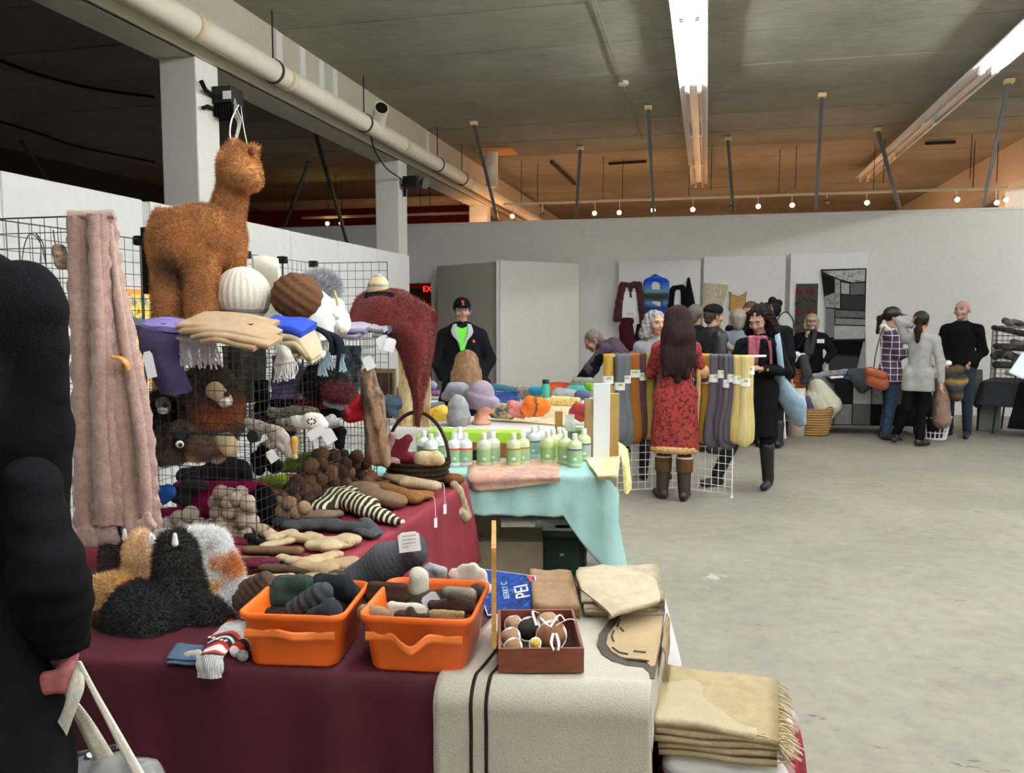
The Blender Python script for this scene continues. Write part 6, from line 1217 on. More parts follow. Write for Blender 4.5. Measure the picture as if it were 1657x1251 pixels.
        L_ = (V-hc) @ Rh/s/HS; keep = ~((L_[:, 1] < -.052) & (np.abs(L_[:, 0]) < .062) & (L_[:, 2] < .072)); F = F[keep[F].all(1)]
        O('hair', G().add(Tf(V), F), fab(hairc, 1.1, .3, 40, 240, .6, .6, spec=.4, stretch=(1, 1, .18)), t)
    return t, j, Tf, X, s, Rh, W, Rl
def sub(ctx, name, prims, mat, h=.008, k=.012, cuts=(), disp=None):
    V, F = sdf(prims, h, k, cuts, disp); return O(name, G().add(ctx[2](V), F), mat, ctx[0])
def cap(ctx, mat, brim=True, peak=None, col2=None):
    X, s, Rh = ctx[3], ctx[4], ctx[5]
    up = Rh @ np.array([0, 0, 1.]); fr = Rh @ np.array([0, -1., 0])
    sub(ctx, 'cap_crown', [e_(X(0, .012, .062), np.array([.088, .105, .088])*s*1.1, Rh)], mat, .007, .01, cuts=[(X(0, 0, .045), -up)])
    sub(ctx, 'cap_brim', [c_(X(-.035, -.09, .052), X(.035, -.09, .052), .032*s, .032*s, .22, up), c_(X(-.025, -.125, .046), X(.025, -.125, .046), .035*s, .035*s, .2, up)], peak or mat, .005, .01)
# 1 man in the black cap
p = PY(748, 600, 8.85); c = person('man in black cap and black jacket over bright green shirt, hands in pockets', (p[0], p[1]), 1.80, 0, hy=6, skin='#ac8272', top='#17171a', legs='#26262c', fat=1.42, w=1.12, arms=1.5, hair='short', hairc='#2a2420',
    J=dict(elL=(.30, .05, 1.15), wrL=(.20, -.08, .93), elR=(-.30, .05, 1.15), wrR=(-.20, -.08, .93), shL=(.185, .01, 1.405), shR=(-.185, .01, 1.405)), hands=('fist', 'fist'))
cap(c, fab('#15151a', 1)); X = c[3]; Tf = c[2]
text('S', .075, 'cap_letter', plain('#e8643c', 1.2), (c[6] @ c[5] @ rot('x', R(78)), Tf(X(0, -.098, .088))), c[0], .003)
jj = c[1]
g = G(); cloth(g, [[Tf(np.array([-.07, -0.135, 1.53])), Tf(np.array([0, -0.150, 1.50])), Tf(np.array([.07, -0.135, 1.53]))], [Tf(np.array([-.075, -0.185, 1.42])), Tf(np.array([0, -0.205, 1.40])), Tf(np.array([.075, -0.185, 1.42]))], [Tf(np.array([-.03, -0.210, 1.30])), Tf(np.array([0, -0.217, 1.28])), Tf(np.array([.035, -0.210, 1.30]))], [Tf(np.array([-.004, -0.217, 1.19])), Tf(np.array([0, -0.219, 1.18])), Tf(np.array([.004, -0.217, 1.19]))]], 12, 8, .008)
O('green_shirt', g, fab('#6fe04a', 1.1, .05), c[0])
for sx in (-1, 1):
    g = G(); cloth(g, [[Tf(np.array([sx*.06, -0.115, 1.55])), Tf(np.array([sx*.1, -0.105, 1.54]))], [Tf(np.array([sx*.06, -0.195, 1.46])), Tf(np.array([sx*.12, -0.175, 1.45]))], [Tf(np.array([sx*.015, -0.225, 1.33])), Tf(np.array([sx*.05, -0.217, 1.36]))]], 8, 6, .012); O('collar', g, fab('#a9acae', 1.2), c[0])
O('jacket_emblem', G().box(-.012, .012, -.003, 0, -.016, .016, c[6], Tf(np.array([.13, -0.210, 1.36]))), plain('#d86048'), c[0])
O('zip', G().tube([Tf(np.array([0, -0.210, 1.18])), Tf(np.array([0, -0.215, 1.0]))], .004, 5), M_blk, c[0])
# 2 seated woman with long fair hair
p = PY(755, 620, 7.55); c = person('seated woman in black top with long fair hair, back turned behind the hats', (p[0], p[1]), 1.62, 180, hp=22, skin='#c48f78', top='#1b1b1f', legs='#202028', hair='long', hairc='#7d5c3c', face=False, fem=True,
    J=dict(pel=(0, 0, .50), wai=(0, .02, .66), che=(0, .03, .88), nek=(0, .05, 1.03), hed=(0, .09, 1.15), shL=(-.17, .03, .98), shR=(.17, .03, .98), elL=(-.25, .07, .72), elR=(.25, .07, .72), wrL=(-.12, .3, .78), wrR=(.12, .3, .78), hiL=(-.09, .03, .49), hiR=(.09, .03, .49), knL=(-.12, .45, .50), knR=(.12, .45, .50), anL=(-.12, .45, .085), anR=(.12, .45, .085), toL=(-.12, .6, .035), toR=(.12, .6, .035)), hemz=.44)
sub(c, 'chair_seat', [c_((-.18, .0, .36), (.18, .0, .36), .04), c_((-.18, .3, .36), (.18, .3, .36), .04), c_((0, 0, .36), (0, .3, .36), .14, .14, .25, (0, 0, 1))], M_blk)
# 3 bending woman reaching left
p = PY(1005, 620, 9.7); c = person('person in mottled purple sweater bending left, black sleeve reaching to the table', (p[0], p[1]), 1.7, -80, skin='#b98a74', topm=voro('purple_sweater', ['#2a2028', '#4a3a44', '#3a3844'], 8, 1.0), legs='#1a1a1c', hair='short', hairc='#6b6158', face=False,
    J=dict(pel=(.12, 0, .93), wai=(.06, 0, 1.08), che=(-.10, 0, 1.24), nek=(-.25, 0, 1.31), hed=(-.33, -.02, 1.34), shL=(-.2, -.15, 1.26), shR=(-.2, .13, 1.26), elL=(-.38, -.2, 1.03), wrL=(-.55, -.22, .82), elR=(-.32, .16, 1.0), wrR=(-.45, .16, .80)), hp=35)
V, F = sdf([c_((-.24, -.16, 1.2), (-.38, -.2, 1.03), .062, .055), c_((-.38, -.2, 1.03), (-.54, -.22, .83), .055, .04)], .01, .01); O('sleeve', G().add(c[2](V), F), fab('#121214', 1), c[0])
# 4 grey-haired woman facing us behind the yarn rack
p = PZ(1056, 779, 0); c = person('woman with curly grey hair and grey jacket standing behind the yarn rack', (p[0], p[1]+.2), 1.66, 15, hy=10, skin='#c2907a', top='#8c8c92', legs='#17171c', hair='curly', hairc='#7f7d7c', boots=.7, shoe='#141416', fem=True)
# 5 woman in the red patterned coat, back turned
p = PZ(1090, 808, 0); p5 = p
M_redc = voro('red_patterned_wool', ['#2a1216', '#5c2226', '#8a3230', '#944038', '#5c2428'], 34, 1.0)
c = person('woman with long dark hair in red patterned coat trimmed with tan fleece, back turned', (p[0], p[1]), 1.69, 184, skin='#c2907a', topm=M_redc, legs='#4a3c38', hair='long', hairc='#2b1d1b', face=False, coat=.47, coatw=.185, w=.92, boots=.62, shoe='#2f211b', fem=True, arms=.95, hy=8,
    J=dict(elL=(-.22, .12, 1.12), wrL=(-.13, .25, 1.15), elR=(.24, .13, 1.10), wrR=(.16, .28, 1.12), anL=(-.10, .0, .085), toL=(-.16, .13, .035), anR=(.09, -.05, .085), toR=(.12, .08, .035), knL=(-.08, .03, .47), knR=(.085, .0, .47)), hands=('hold', 'hold'))
Tf = c[2]; sc_ = c[4]
M_flee = fab('#b08f62', 1.25, .25, 60, 120, 1, .97)
sub(c, 'fleece_hem', [c_((.185*math.cos(a), .15*math.sin(a)+.01, .46), (.185*math.cos(a+.35), .15*math.sin(a+.35)+.01, .46), .032) for a in np.arange(0, 6.28, .35)], M_flee, .008, .01, disp=lambda Q: .004*sn(Q, 90, 2))
sub(c, 'fleece_edge', [c_((.195, .05, 1.28), (.20, .06, .95), .022), c_((.20, .06, .95), (.175, .05, .48), .022)], M_flee, .008, .01, disp=lambda Q: .003*sn(Q, 90, 2))
sub(c, 'fleece_sleeve', [c_((.23, .10, 1.14), (.215, .2, 1.11), .066, .06)], M_flee, .009, .01, disp=lambda Q: .004*sn(Q, 80, 2))
for sx, (x, y) in ((-1, (-.095, .012)), (1, (.09, -.03))):
    sub(c, 'leg_warmer', [c_((x, y, .27), (x, y, .355), .073, .076)], fab('#5f4128', 1.1, .2, knit=60), .008, .01, cuts=[((0, 0, .255), (0, 0, -1))])
    sub(c, 'sock_band', [c_((x, y, .37), (x, y, .375), .072, .072)], fab('#cfc8b4', 1.2), .007, .01, cuts=[((0, 0, .365), (0, 0, -1)), ((0, 0, .395), (0, 0, 1))])
# 6 curly dark-haired woman with pink scarf
p = PZ(1226, 789, 0)
c = person('woman with dark curly hair, black coat and pink scarf looking at her hands', (p[0]-.02, p[1]), 1.70, -22, hp=24, hy=-4, skin='#b08472', top='#141416', legs='#141416', hair='curly', hairc='#1c1516', coat=.52, coatw=.16, boots=.8, shoe='#121214', fem=True,
    J=dict(elR=(-.25, -.02, 1.15), wrR=(-.09, -.24, 1.16), elL=(.25, -.04, 1.12), wrL=(.04, -.26, 1.15), anR=(-.36, -.05, .085), toR=(-.48, -.13, .035), knR=(-.2, -.03, .48), hiR=(-.11, 0, .92)), hands=(('hold', (-1, -.1, .1)), ('hold', (1, -.1, .1))))
sub(c, 'pink_scarf', [c_((-.07, -.11, 1.42), (-.06, -.15, 1.22), .03, .035), c_((-.01, -.13, 1.38), (-.03, -.155, 1.20), .035, .03), c_((.09, -.10, 1.40), (.11, -.12, 1.2), .015, .018), c_((-.07, -.1, 1.43), (.05, -.1, 1.43), .025)], fab('#94505f', 1.05, .25, 14), .009, .015, disp=lambda Q: .004*np.sin(Q[..., 0]*160))
sub(c, 'black_lapel', [c_((.04, -.15, 1.40), (.03, -.18, 1.18), .03, .03)], fab('#0f1012', 1), .009)
t = T('shoulder_bag', 'pale blue denim shoulder bag hanging on the curly-haired woman', 'bag', c[2](np.array([.33, 0, .7])))
V, F = sdf([c_((.20, .0, .98), (.34, .02, .78), .10, .11, .35, (.6, .8, 0)), c_((.34, .02, .80), (.38, .02, .66), .11, .07, .35, (.6, .8, 0))], .01, .03, disp=lambda Q: .006*sn(Q, 18, 1)); O('bag_body', G().add(c[2](V), F), fab('#8fa6b8', 1.15, .1), t)
O('bag_strap', G().tube(c[2](crs([(.22, -.03, .95), (.20, -.12, 1.15), (.17, -.12, 1.38), (.15, .02, 1.5)], 14, 0)), .028, 8, sq=.3), fab('#8fa6b8', 1.15, .1), t)
t = T('badge', 'small black badge with white letter at the curly-haired woman waist', 'badge', c[2](np.array([-.08, -.2, .9]))); O('badge_card', G().box(-.026, .026, -.004, 0, -.04, .04, c[6], c[2](np.array([-.05, -.19, .92]))), M_blk, t)
text('T', .035, 'badge_letter', M_white, (c[6] @ rot('x', R(90)), c[2](np.array([-.05, -.196, .935]))), t)
# 7-11 the group at the display panels
def crowd(label, px, hz, Y, **kw):
    p = PY(px, 600, Y); return person(label, (p[0], p[1]), hz, **kw)
crowd('man with short grey hair and black jacket at the left of the group, back turned', 1124, 1.76, 10.3, rel=160, skin='#b98a74', top='#1a1a1c', legs='#202024', hair='short', hairc='#5e5650', face=False, fat=1.35, arms=1.15)
c = crowd('person in black beret and black leather jacket facing right in the group', 1152, 1.74, 10.0, rel=125, skin='#b98a74', topm=plain('#18181b', 1, .45), legs='#1a1a1e', hair='short', hairc='#3a2c24', fat=1.4, arms=1.35)
sub(c, 'black_beret', [e_(c[3](0, .01, .075), np.array([.11, .122, .078]), c[5])], fab('#1c1917', 1), .008, cuts=[(c[3](0, 0, .04), -(c[5] @ np.array([0, 0, 1.])))])
sub(c, 'fleece_collar', [c_((.06, -.1, 1.45), (.16, -.16, 1.30), .035, .04), c_((.16, -.16, 1.30), (.30, -.16, 1.2), .04, .03)], fab('#7a7066', 1.1, .2, 50), .009, disp=lambda Q: .004*sn(Q, 80, 2))
O('jacket_button', G().ell(c[2](np.array([.03, -.165, 1.32])), .012, seg=8), plain('#d9b04a', 1.1, .3, metal=.6), c[0])
c = crowd('person with fair grey bobbed hair and slate grey padded jacket, back turned', 1192, 1.71, 10.7, rel=185, skin='#c2907a', top='#6b727a', legs='#1f1f24', hair='bob', hairc='#857a6c', face=False, fat=1.25, arms=1.4)
sub(c, 'dark_collar', [c_((-.09, .0, 1.47), (.09, .0, 1.47), .065)], fab('#111114', 1), .01)
crowd('taller man with brown hair leaning into the group', 1213, 1.80, 11.0, rel=-30, hp=18, skin='#b07c62', top='#23262c', legs='#1c1c20', hair='short', hairc='#4a3426', fat=1.05)
c = crowd('tall person in long black coat and pompom hat behind the curly-haired woman', 1247, 1.80, 10.6, rel=175, skin='#b98a74', top='#151518', legs='#1c1c1f', coat=.55, face=False, fat=1.1, arms=1.25, boots=.5, shoe='#141414')
sub(c, 'pompom_hat', [e_(c[3](0, .0, .03), np.array([.105, .115, .11])), e_(c[3](-.06, -.02, .10), .05), e_(c[3](.06, -.02, .06), .06), e_(c[3](0, .02, .13), .05)], fab('#1d1b1d', 1, .3, 60), .009, .01, disp=lambda Q: .005*sn(Q, 90, 3))
# 12 smiling woman with glasses behind the quilt-covered table
p = PY(1311, 600, 12.75); c = person('smiling woman with glasses and short blond hair in black, hand at her chin', (p[0], p[1]), 1.66, 12, hy=-6, skin='#c29c8c', top='#151517', legs='#151517', hair='bob', hairc='#9a8868', fat=1.2, w=1.08, arms=1.2, fem=True,
    J=dict(elR=(-.27, -.06, 1.12), wrR=(-.07, -.19, 1.33), elL=(.30, 0, 1.12), wrL=(.20, -.22, .98)), hands=(('relax', (-.3, -.3, -.9)), ('fist', (.1, .1, .9))))
X, Tf = c[3], c[2]; g = G()
for sx in (-1, 1): g.tube([Tf(X(sx*.032+.022*math.cos(a), -.100, .014+.016*math.sin(a))) for a in np.linspace(0, 6.283, 16)], .0028, 5)
g.tube([Tf(X(-.01, -.101, .018)), Tf(X(.01, -.101, .018))], .0025, 5); g.tube([Tf(X(.054, -.098, .018)), Tf(X(.076, .0, .018))], .0022, 5); g.tube([Tf(X(-.054, -.098, .018)), Tf(X(-.076, .0, .018))], .0022, 5)
O('glasses', g, plain('#5a2430', 1, .3), c[0])
t = T('name_tag', 'white name tag on the smiling woman in black', 'name tag', Tf(np.array([.12, -.17, 1.26]))); O('tag_card', G().box(-.05, .05, -.004, 0, -.028, .028, c[6], Tf(np.array([.13, -.165, 1.28]))), M_white, t)
O('name_line', G().box(-.03, .03, -.001, 0, -.006, .002, c[6], Tf(np.array([.13, -.17, 1.28]))), plain('#77a0b8'), t)
sub(c, 'black_scarf', [c_((-.06, -.13, 1.42), (-.05, -.18, 1.05), .04, .05), c_((.05, -.13, 1.42), (-.0, -.18, 1.1), .035, .04)], voro('scarf_lace', ['#121214', '#3a3a3c', '#18181a'], 40, 1), .009)
# 13 woman in plaid shirt
def plaid(name):
    m, nt, b = base(name); L = nt.links.new; tc = N(nt, 'ShaderNodeTexCoord'); sp = N(nt, 'ShaderNodeSeparateXYZ'); L(tc.outputs['Object'], sp.inputs[0]); last = None
    m0 = N(nt, 'ShaderNodeMix', _data_type='RGBA'); outc = None
    def band(sock, per, off, wd):
        a = N(nt, 'ShaderNodeMath', _operation='ADD'); L(sock, a.inputs[0]); a.inputs[1].default_value = off+10*per
        mo = N(nt, 'ShaderNodeMath', _operation='MODULO'); L(a.outputs[0], mo.inputs[0]); mo.inputs[1].default_value = per
        l = N(nt, 'ShaderNodeMath', _operation='LESS_THAN'); L(mo.outputs[0], l.inputs[0]); l.inputs[1].default_value = wd; return l.outputs[0]
    sx = N(nt, 'ShaderNodeMath', _operation='ADD'); L(sp.outputs[0], sx.inputs[0]); sx.inputs[1].default_value = .003
    cur = None
    for sock, per, off, wd, h, f in [(sx.outputs[0], .085, 0, .035, '#5a2c3a', .6), (sp.outputs[2], .085, .02, .035, '#22304c', .6), (sx.outputs[0], .085, .04, .009, '#e6e2e2', .8), (sp.outputs[2], .085, .06, .009, '#e6e2e2', .8)]:
        mx = N(nt, 'ShaderNodeMix', _data_type='RGBA'); ml = N(nt, 'ShaderNodeMath', _operation='MULTIPLY'); L(band(sock, per, off, wd), ml.inputs[0]); ml.inputs[1].default_value = f; L(ml.outputs[0], mx.inputs[0])
        if cur is None: mx.inputs[6].default_value = lin('#3f3346', 1.2)
        else: L(cur, mx.inputs[6])
        mx.inputs[7].default_value = lin(h, 1.2); cur = mx.outputs[2]
    L(cur, b.inputs['Base Color']); b.inputs['Roughness'].default_value = .95; return m
p = PZ(1436, 711, 0); c = person('woman in purple plaid shirt and black cap with ponytail, facing right', (p[0], p[1]), 1.72, 100, skin='#b88876', topm=plaid('plaid_flannel'), legs='#26334a', legm=voro('worn_denim', ['#1d2636', '#31415a', '#26334a'], 9, 1.05), hair='pony', hairc='#2b1d18', shoe='#222222', fat=1.18, arms=1.2, fem=True, hemz=.80,
    J=dict(elR=(.10, -.20, 1.14), wrR=(.27, -.16, 1.18), elL=(.12, .18, 1.14), wrL=(.30, .12, 1.2)))
cap(c, plain('#17191d', 1, .45), col2=None)
X, Tf = c[3], c[2]; O('cap_trim', G().tube([Tf(X(.03*q, -.128, .058)) for q in (-1.6, -.8, 0, .8, 1.6)], .006, 6), M_white, c[0])
sub(c, 'white_hood', [c_((-.10, -.05, 1.50), (-.06, .10, 1.49), .05), c_((-.10, -.05, 1.49), (.08, -.12, 1.40), .04, .03), c_((-.12, 0, 1.44), (-.12, .02, 1.50), .055)], fab('#d8d4ce', 1.2, .08, 40), .009)
t = T('shoulder_bag', 'small orange leather bag at the plaid-shirted woman hip', 'bag', Tf(np.array([-.20, -.22, .8])))
V, F = sdf([c_((-.24, -.24, .91), (-.08, -.26, .86), .07, .065, .5, (0, 1, 0)), c_((-.20, -.24, .80), (-.08, -.26, .75), .09, .08, .5, (0, 1, 0))], .01, .03); O('bag_body', G().add(Tf(V), F), plain('#96482a', .95, .5), t, bev=0)
V, F = sdf([c_((-.23, -.275, .92), (-.08, -.29, .87), .055, .045, .4, (0, 1, 0))], .009, .02); O('bag_flap', G().add(Tf(V), F), plain('#a4522e', .95, .45), t)
O('bag_strap', G().tube(Tf(crs([(-.2, -.25, .93), (-.17, -.22, 1.2), (-.10, -.12, 1.48), (0, .05, 1.5)], 14, 0)), .008, 6), plain('#4a2c20'), t)
# 14 woman in grey long-sleeved top, back turned, hand on head
p = PZ(1482, 722, 0); c = person('woman in light grey top and black trousers, back turned, hand behind her head', (p[0], p[1]), 1.66, 165, skin='#c08a74', top='#9b9b98', legs='#101012', hair='lowpony', hairc='#2a1a16', face=False, fem=True, hemz=.74, shoe='#1e1c1c', w=.95, fat=.93,
    J=dict(shL=(-.155, .02, 1.36), elL=(-.25, -.02, 1.58), wrL=(-.10, -.04, 1.53), shR=(.16, 0, 1.34), elR=(.235, -.02, 1.08), wrR=(.25, -.06, .82), hiL=(-.09, 0, .88), knL=(-.12, .0, .47), anL=(-.23, .08, .12), toL=(-.25, -.03, .06), anR=(.04, 0, .08), toR=(.13, .08, .035), knR=(.05, .03, .46)), hands=(('relax', (.3, -.2, .95)), 'relax'))
cap(c, plain('#171518', 1, .6)); O('hair_tie', G().tube([c[2](c[3](-.02, .105, -.045)), c[2](c[3](.02, .105, -.045))], .014, 8), M_white, c[0])
# 15 bald man in black jumper
p = PZ(1548, 708, 0); c = person('bald man in black jumper and dark jeans, looking left', (p[0], p[1]), 1.83, -14, hy=-8, skin='#b58c7e', top='#111113', legs='#26303e', shoe='#141414', fat=1.12, w=1.08, arms=1.15,
    J=dict(elL=(.26, .06, 1.17), wrL=(.12, -.12, 1.02), elR=(-.26, .06, 1.15), wrR=(-.16, -.13, .98)), hands=('fist', 'fist'))
# 16 foreground figure in a black hooded coat, mostly cut by the frame
FY = 1.12
def fp(x, y, Y): return PY(x, y, Y)
t = T('person', 'person in a black hooded coat at the left edge, hand holding white bag straps', 'person', (-.98, 1.0, 0))
M_coat = fab('#101012', 1.0, .3, 5, 220, .3, .9); 
h0 = fp(-30, 520, FY)
bd = [e_(fp(-60, 500, FY), (.08, .10, .11)), c_(fp(-60, 560, FY), fp(-70, 660, FY), .055, .06), c_(fp(-110, 700, FY), fp(-130, 1050, FY), .14, .13), c_(fp(20, 720, FY), fp(60, 960, FY), .05, .042), c_(fp(60, 960, FY), fp(100, 1060, FY), .04, .028)]
bd += [c_((-1.16, 1.02, .85), (-1.17, 1.0, .48), .08, .055), c_((-1.17, 1.0, .48), (-1.17, 1.03, .08), .05, .04), c_((-1.36, .98, .85), (-1.38, .98, .48), .08, .055), c_((-1.38, .98, .48), (-1.38, 1.0, .08), .05, .04)]
g = G(); V, F = sdf(bd, .014, .02); g.add(V, F)
wr = fp(104, 1062, FY-.0)
hp_ = [c_(fp(98, 1040, FY), fp(104, 1075, FY), .018, .018), c_(fp(102, 1070, FY), fp(108, 1092, FY), .022, .017, .7, (0, 1, 0))]
for i in range(4):
    a = fp(113, 1078+7*i, FY-.018); hp_ += [c_(a, a+[.006, -.02, -.004], .0095), c_(a+[.006, -.02, -.004], a+[-.022, -.028, -.008], .0088)]
hp_ += [c_(fp(100, 1070, FY-.015), fp(110, 1090, FY-.035), .012, .010)]
V, F = sdf(hp_, .004, .006); g.add(V, F); O('body', g, fab('#b0686a', 1.0, .08, 14, 90, .1, .6), t)
cp = [c_(fp(50, 470, FY), fp(72, 640, FY), .040, .034), c_(fp(-40, 505, FY), fp(0, 520, FY), .105, .085), c_(fp(-20, 470, FY), fp(30, 500, FY), .045, .065), c_(fp(40, 480, FY), fp(75, 500, FY), .045, .028), c_(fp(-60, 620, FY), fp(-10, 640, FY), .12, .10), c_(fp(20, 600, FY), fp(70, 560, FY), .05, .03)]
V, F = sdf(cp, .009, .03, disp=lambda Q: .004*sn(Q, 18, 4)); O('hood', G().add(V, F), fab('#141416', 1.0, .3, 8, 240, .5, .9), t)
cp = [c_(fp(64, 560, FY), fp(68, 860, FY), .042, .044), c_(fp(-60, 660, FY), fp(-70, 1000, FY), .145, .16), c_(fp(20, 640, FY), fp(45, 700, FY), .06, .06), c_(fp(45, 700, FY), fp(45, 900, FY), .06, .062), c_(fp(30, 900, FY), fp(0, 1120, FY-.05), .08, .085), c_(fp(0, 1120, FY-.05), (-.90, .98, .35), .085, .09), c_(fp(-100, 1000, FY), (-1.15, 1.0, .35), .14, .18)]
V, F = sdf(cp, .011, .022, cuts=[((0, 0, .4), (0, 0, -1))], disp=lambda Q: .005*sn(Q, 14, 4)+.003*sn(Q, 30, 2)); O('coat', G().add(V, F), M_coat, t)
cp = [c_(fp(52, 780, FY-.05), fp(75, 935, FY-.07), .044, .054), c_(fp(75, 925, FY-.07), fp(85, 965, FY-.05), .055, .057), c_(fp(85, 965, FY-.05), fp(98, 1035, FY-.01), .057, .045)]
V, F = sdf(cp, .009, .015, cuts=[(fp(100, 1052, FY), (.1, 0, -1))], disp=lambda Q: .004*sn(Q, 30, 4)+.002*np.sin(Q[..., 2]*130+Q[..., 0]*40)); O('coat_sleeve', G().add(V, F), M_coat, t)
for sx in (-1.17, -1.38):
    V, F = sdf([c_((sx, 1.0, .5), (sx, 1.02, .3), .068, .066)], .012, .02); O('trousers', G().add(V, F), M_coat, t)
for sx in (-1.17, -1.38):
    V, F = sdf([c_((sx, 1.05, .045), (sx+.02, 1.19, .04), .045, .04), c_((sx, 1.05, .06), (sx, 1.05, .35), .06, .07)], .011, .02, cuts=[((0, 0, .003), (0, 0, -1))]); O('boot', G().add(V, F), M_blk, t)
# shopping bag in the hand
t = T('shopping_bag', 'clear plastic shopping bag with white straps held by the hooded person', 'bag', fp(170, 1300, FY))
def strap(pts, w0, nm='bag_strap', c='#d9d2c4'):
    a = crs(np.array([fp(x, y, FY+d) for x, y, w_, d in pts]), 16, 0); ww = crs(np.array([[w_/ppm(fp(x, y, FY))] for x, y, w_, d in pts]), 16, 0)
    P = np.stack([a-ww*_r*.5, a, a+ww*_r*.5], 1); g = G(); cloth(g, P, 20, 4, .003); O(nm, g, fab(c, 1.25, .04, bd=.1), t)
strap([(127, 1072, 6, -.03), (124, 1110, 24, -.04), (112, 1150, 20, -.04), (85, 1215, 28, -.03), (70, 1262, 32, -.02)], 1)
strap([(128, 1070, 5, -.035), (150, 1115, 9, -.03), (185, 1180, 14, -.03), (225, 1255, 20, -.03)], 1)
strap([(108, 1120, 8, -.01), (135, 1165, 26, 0), (168, 1225, 34, 0), (185, 1262, 36, 0)], 1, c='#b8b0a0')
V, F = sdf([c_(fp(60, 1290, FY), fp(215, 1290, FY), .06, .06), c_(fp(150, 1262, FY), fp(210, 1255, FY), .04, .03)], .01, .02, disp=lambda Q: .005*np.sin(Q[..., 0]*90)*np.sin(Q[..., 2]*70)); O('plastic_bag', G().add(V, F), plain('#9a9c9c', 1.1, .12, alpha=.55), t)
O('bag_frame', G().tube([fp(100, 1225, FY), fp(190, 1208, FY+.02)], .004, 6), M_steel, t); O('bag_frame', G().tube([fp(128, 1245, FY), fp(145, 1222, FY)], .006, 6), M_steel, t)
# ================================================================ bottles table
def wpt(u, v, z=TZ): a, b, c, d = [np.array(q) for q in QC]; p = a*(1-u)*(1-v)+b*u*(1-v)+c*u*v+d*(1-u)*v; return np.array([p[0], p[1], z])
BP = [(0, 0), (.030, 0), (.034, .004), (.0345, .02), (.0345, .122), (.033, .134), (.022, .146), (.0125, .152), (.0125, .158)]
CP = [(.0145, .156), (.0155, .158), (.0145, .186), (.013, .188), (0, .188)]
def bottle(px, y0, Y, kind, lab, s=1.0):
    body = {'white': '#e2e4e0', 'green': '#c9d2a8', 'clear': '#ccd4bc', 'blue': '#cfd8d2'}[kind[0]]; band, lb = kind[1], kind[2]
    p = PY(px, y0, Y); p[2] = TZ+.004; t = T('soap_bottle', lab, 'bottle', p, 'soap bottles on the turquoise table')
    B = [(r*s, z*s) for r, z in BP]; sR = 1.18; O('bottle_body', G().lathe(B, p, 18, sx=sR, sy=sR), plain(body, 1.2, .3, alpha=1 if kind[0] == 'white' else .92), t)
    O('bottle_cap', G().lathe([(r*s, z*s) for r, z in CP], p, 14), plain('#eef0ee', 1.3, .35), t)
    O('label_band', G().lathe([(.0352*s, .094*s), (.0353*s, .104*s)], p, 20, sx=sR, sy=sR), plain(band, 1.2, .5), t); q = O('paper_label', G().lathe([(.0352*s, .022*s), (.0353*s, .094*s)], p, 20, sx=sR, sy=sR), plain(lb, 1.15, .6), t)
    c = p+np.array([.0425*s*math.sin(-math.atan2(p[0], p[1])), -.0425*s*math.cos(math.atan2(p[0], p[1])), .045*s])
    O('label_print', G().ell(c, (.012*s, .003, .010*s), seg=10), plain('#c3d8cf', 1.2), q)
GL = '#8fae84'
bl_ = [(686, 736, 4.62, ('white', '#7e8a70', '#6f8f6a')), (697, 738, 4.52, ('white', '#8c8a5a', GL)), (710, 736, 4.66, ('white', '#7e8a70', GL)), (735, 739, 4.58, ('white', '#c03a34', GL)), (744, 733, 4.85, ('white', '#c03a34', GL)), (753, 739, 4.6, ('white', '#c03a34', GL)),
       (783, 739, 4.62, ('clear', '#a8b49a', '#8db07a')), (798, 738, 4.68, ('clear', '#a8b49a', GL)), (831, 738, 4.66, ('green', '#a86a3c', '#8db07a')), (846, 738, 4.72, ('green', '#a86a3c', GL)), (863, 731, 4.98, ('blue', '#4c5e6c', '#8fb0a4')), (874, 730, 5.05, ('blue', '#6a9cc0', '#8fb0c0')),
       (886, 737, 4.8, ('green', '#b0c43c', '#8fae74')), (895, 735, 4.9, ('green', '#b0c43c', '#8fae74')), (905, 733, 4.98, ('green', '#b0c43c', '#8fae74')), (914, 738, 4.8, ('green', '#9cbc44', GL)), (930, 741, 4.72, ('green', '#56586c', GL)), (945, 735, 4.95, ('green', '#56586c', '#93a49a'))]
on = ordn+['eleventh', 'twelfth', 'thirteenth', 'fourteenth', 'fifteenth', 'sixteenth', 'seventeenth', 'eighteenth']
nmc = {'white': 'opaque white', 'green': 'pale green', 'clear': 'translucent', 'blue': 'blue-tinted'}; nmb = {'#c03a34': 'red', '#7e8a70': 'olive', '#8c8a5a': 'mustard', '#a8b49a': 'sage', '#a86a3c': 'rust', '#4c5e6c': 'slate', '#6a9cc0': 'sky blue', '#b0c43c': 'lime', '#9cbc44': 'leaf green', '#56586c': 'violet grey'}
for i, (x, y, Y, kd) in enumerate(bl_): bottle(x, y, Y, kd, '%s soap bottle with %s label band, %s bottle from the left' % (nmc[kd[0]], nmb[kd[1]], on[i]), 1.04)
def cbox(name, lab, cat, px, py, Y, w, d, h, rz, col, extra=None, z=None):
    p = PY(px, py, Y); p[2] = TZ+.004 if z is None else z; t = T(name, lab, cat, p); Rm = rot('z', rz)
    O('box_body', G().box(-w/2, w/2, -d/2, d/2, 0, h, Rm, p), fab(col, 1.15, .1, 10, 200, .1, .8), t, bev=.003)
    if extra: O('box_lid', G().box(-w/2-.004, w/2+.004, -d/2-.004, d/2+.004, h*.6, h+.004, Rm, p), plain(extra, 1.15, .5), t, bev=.003)
    return t
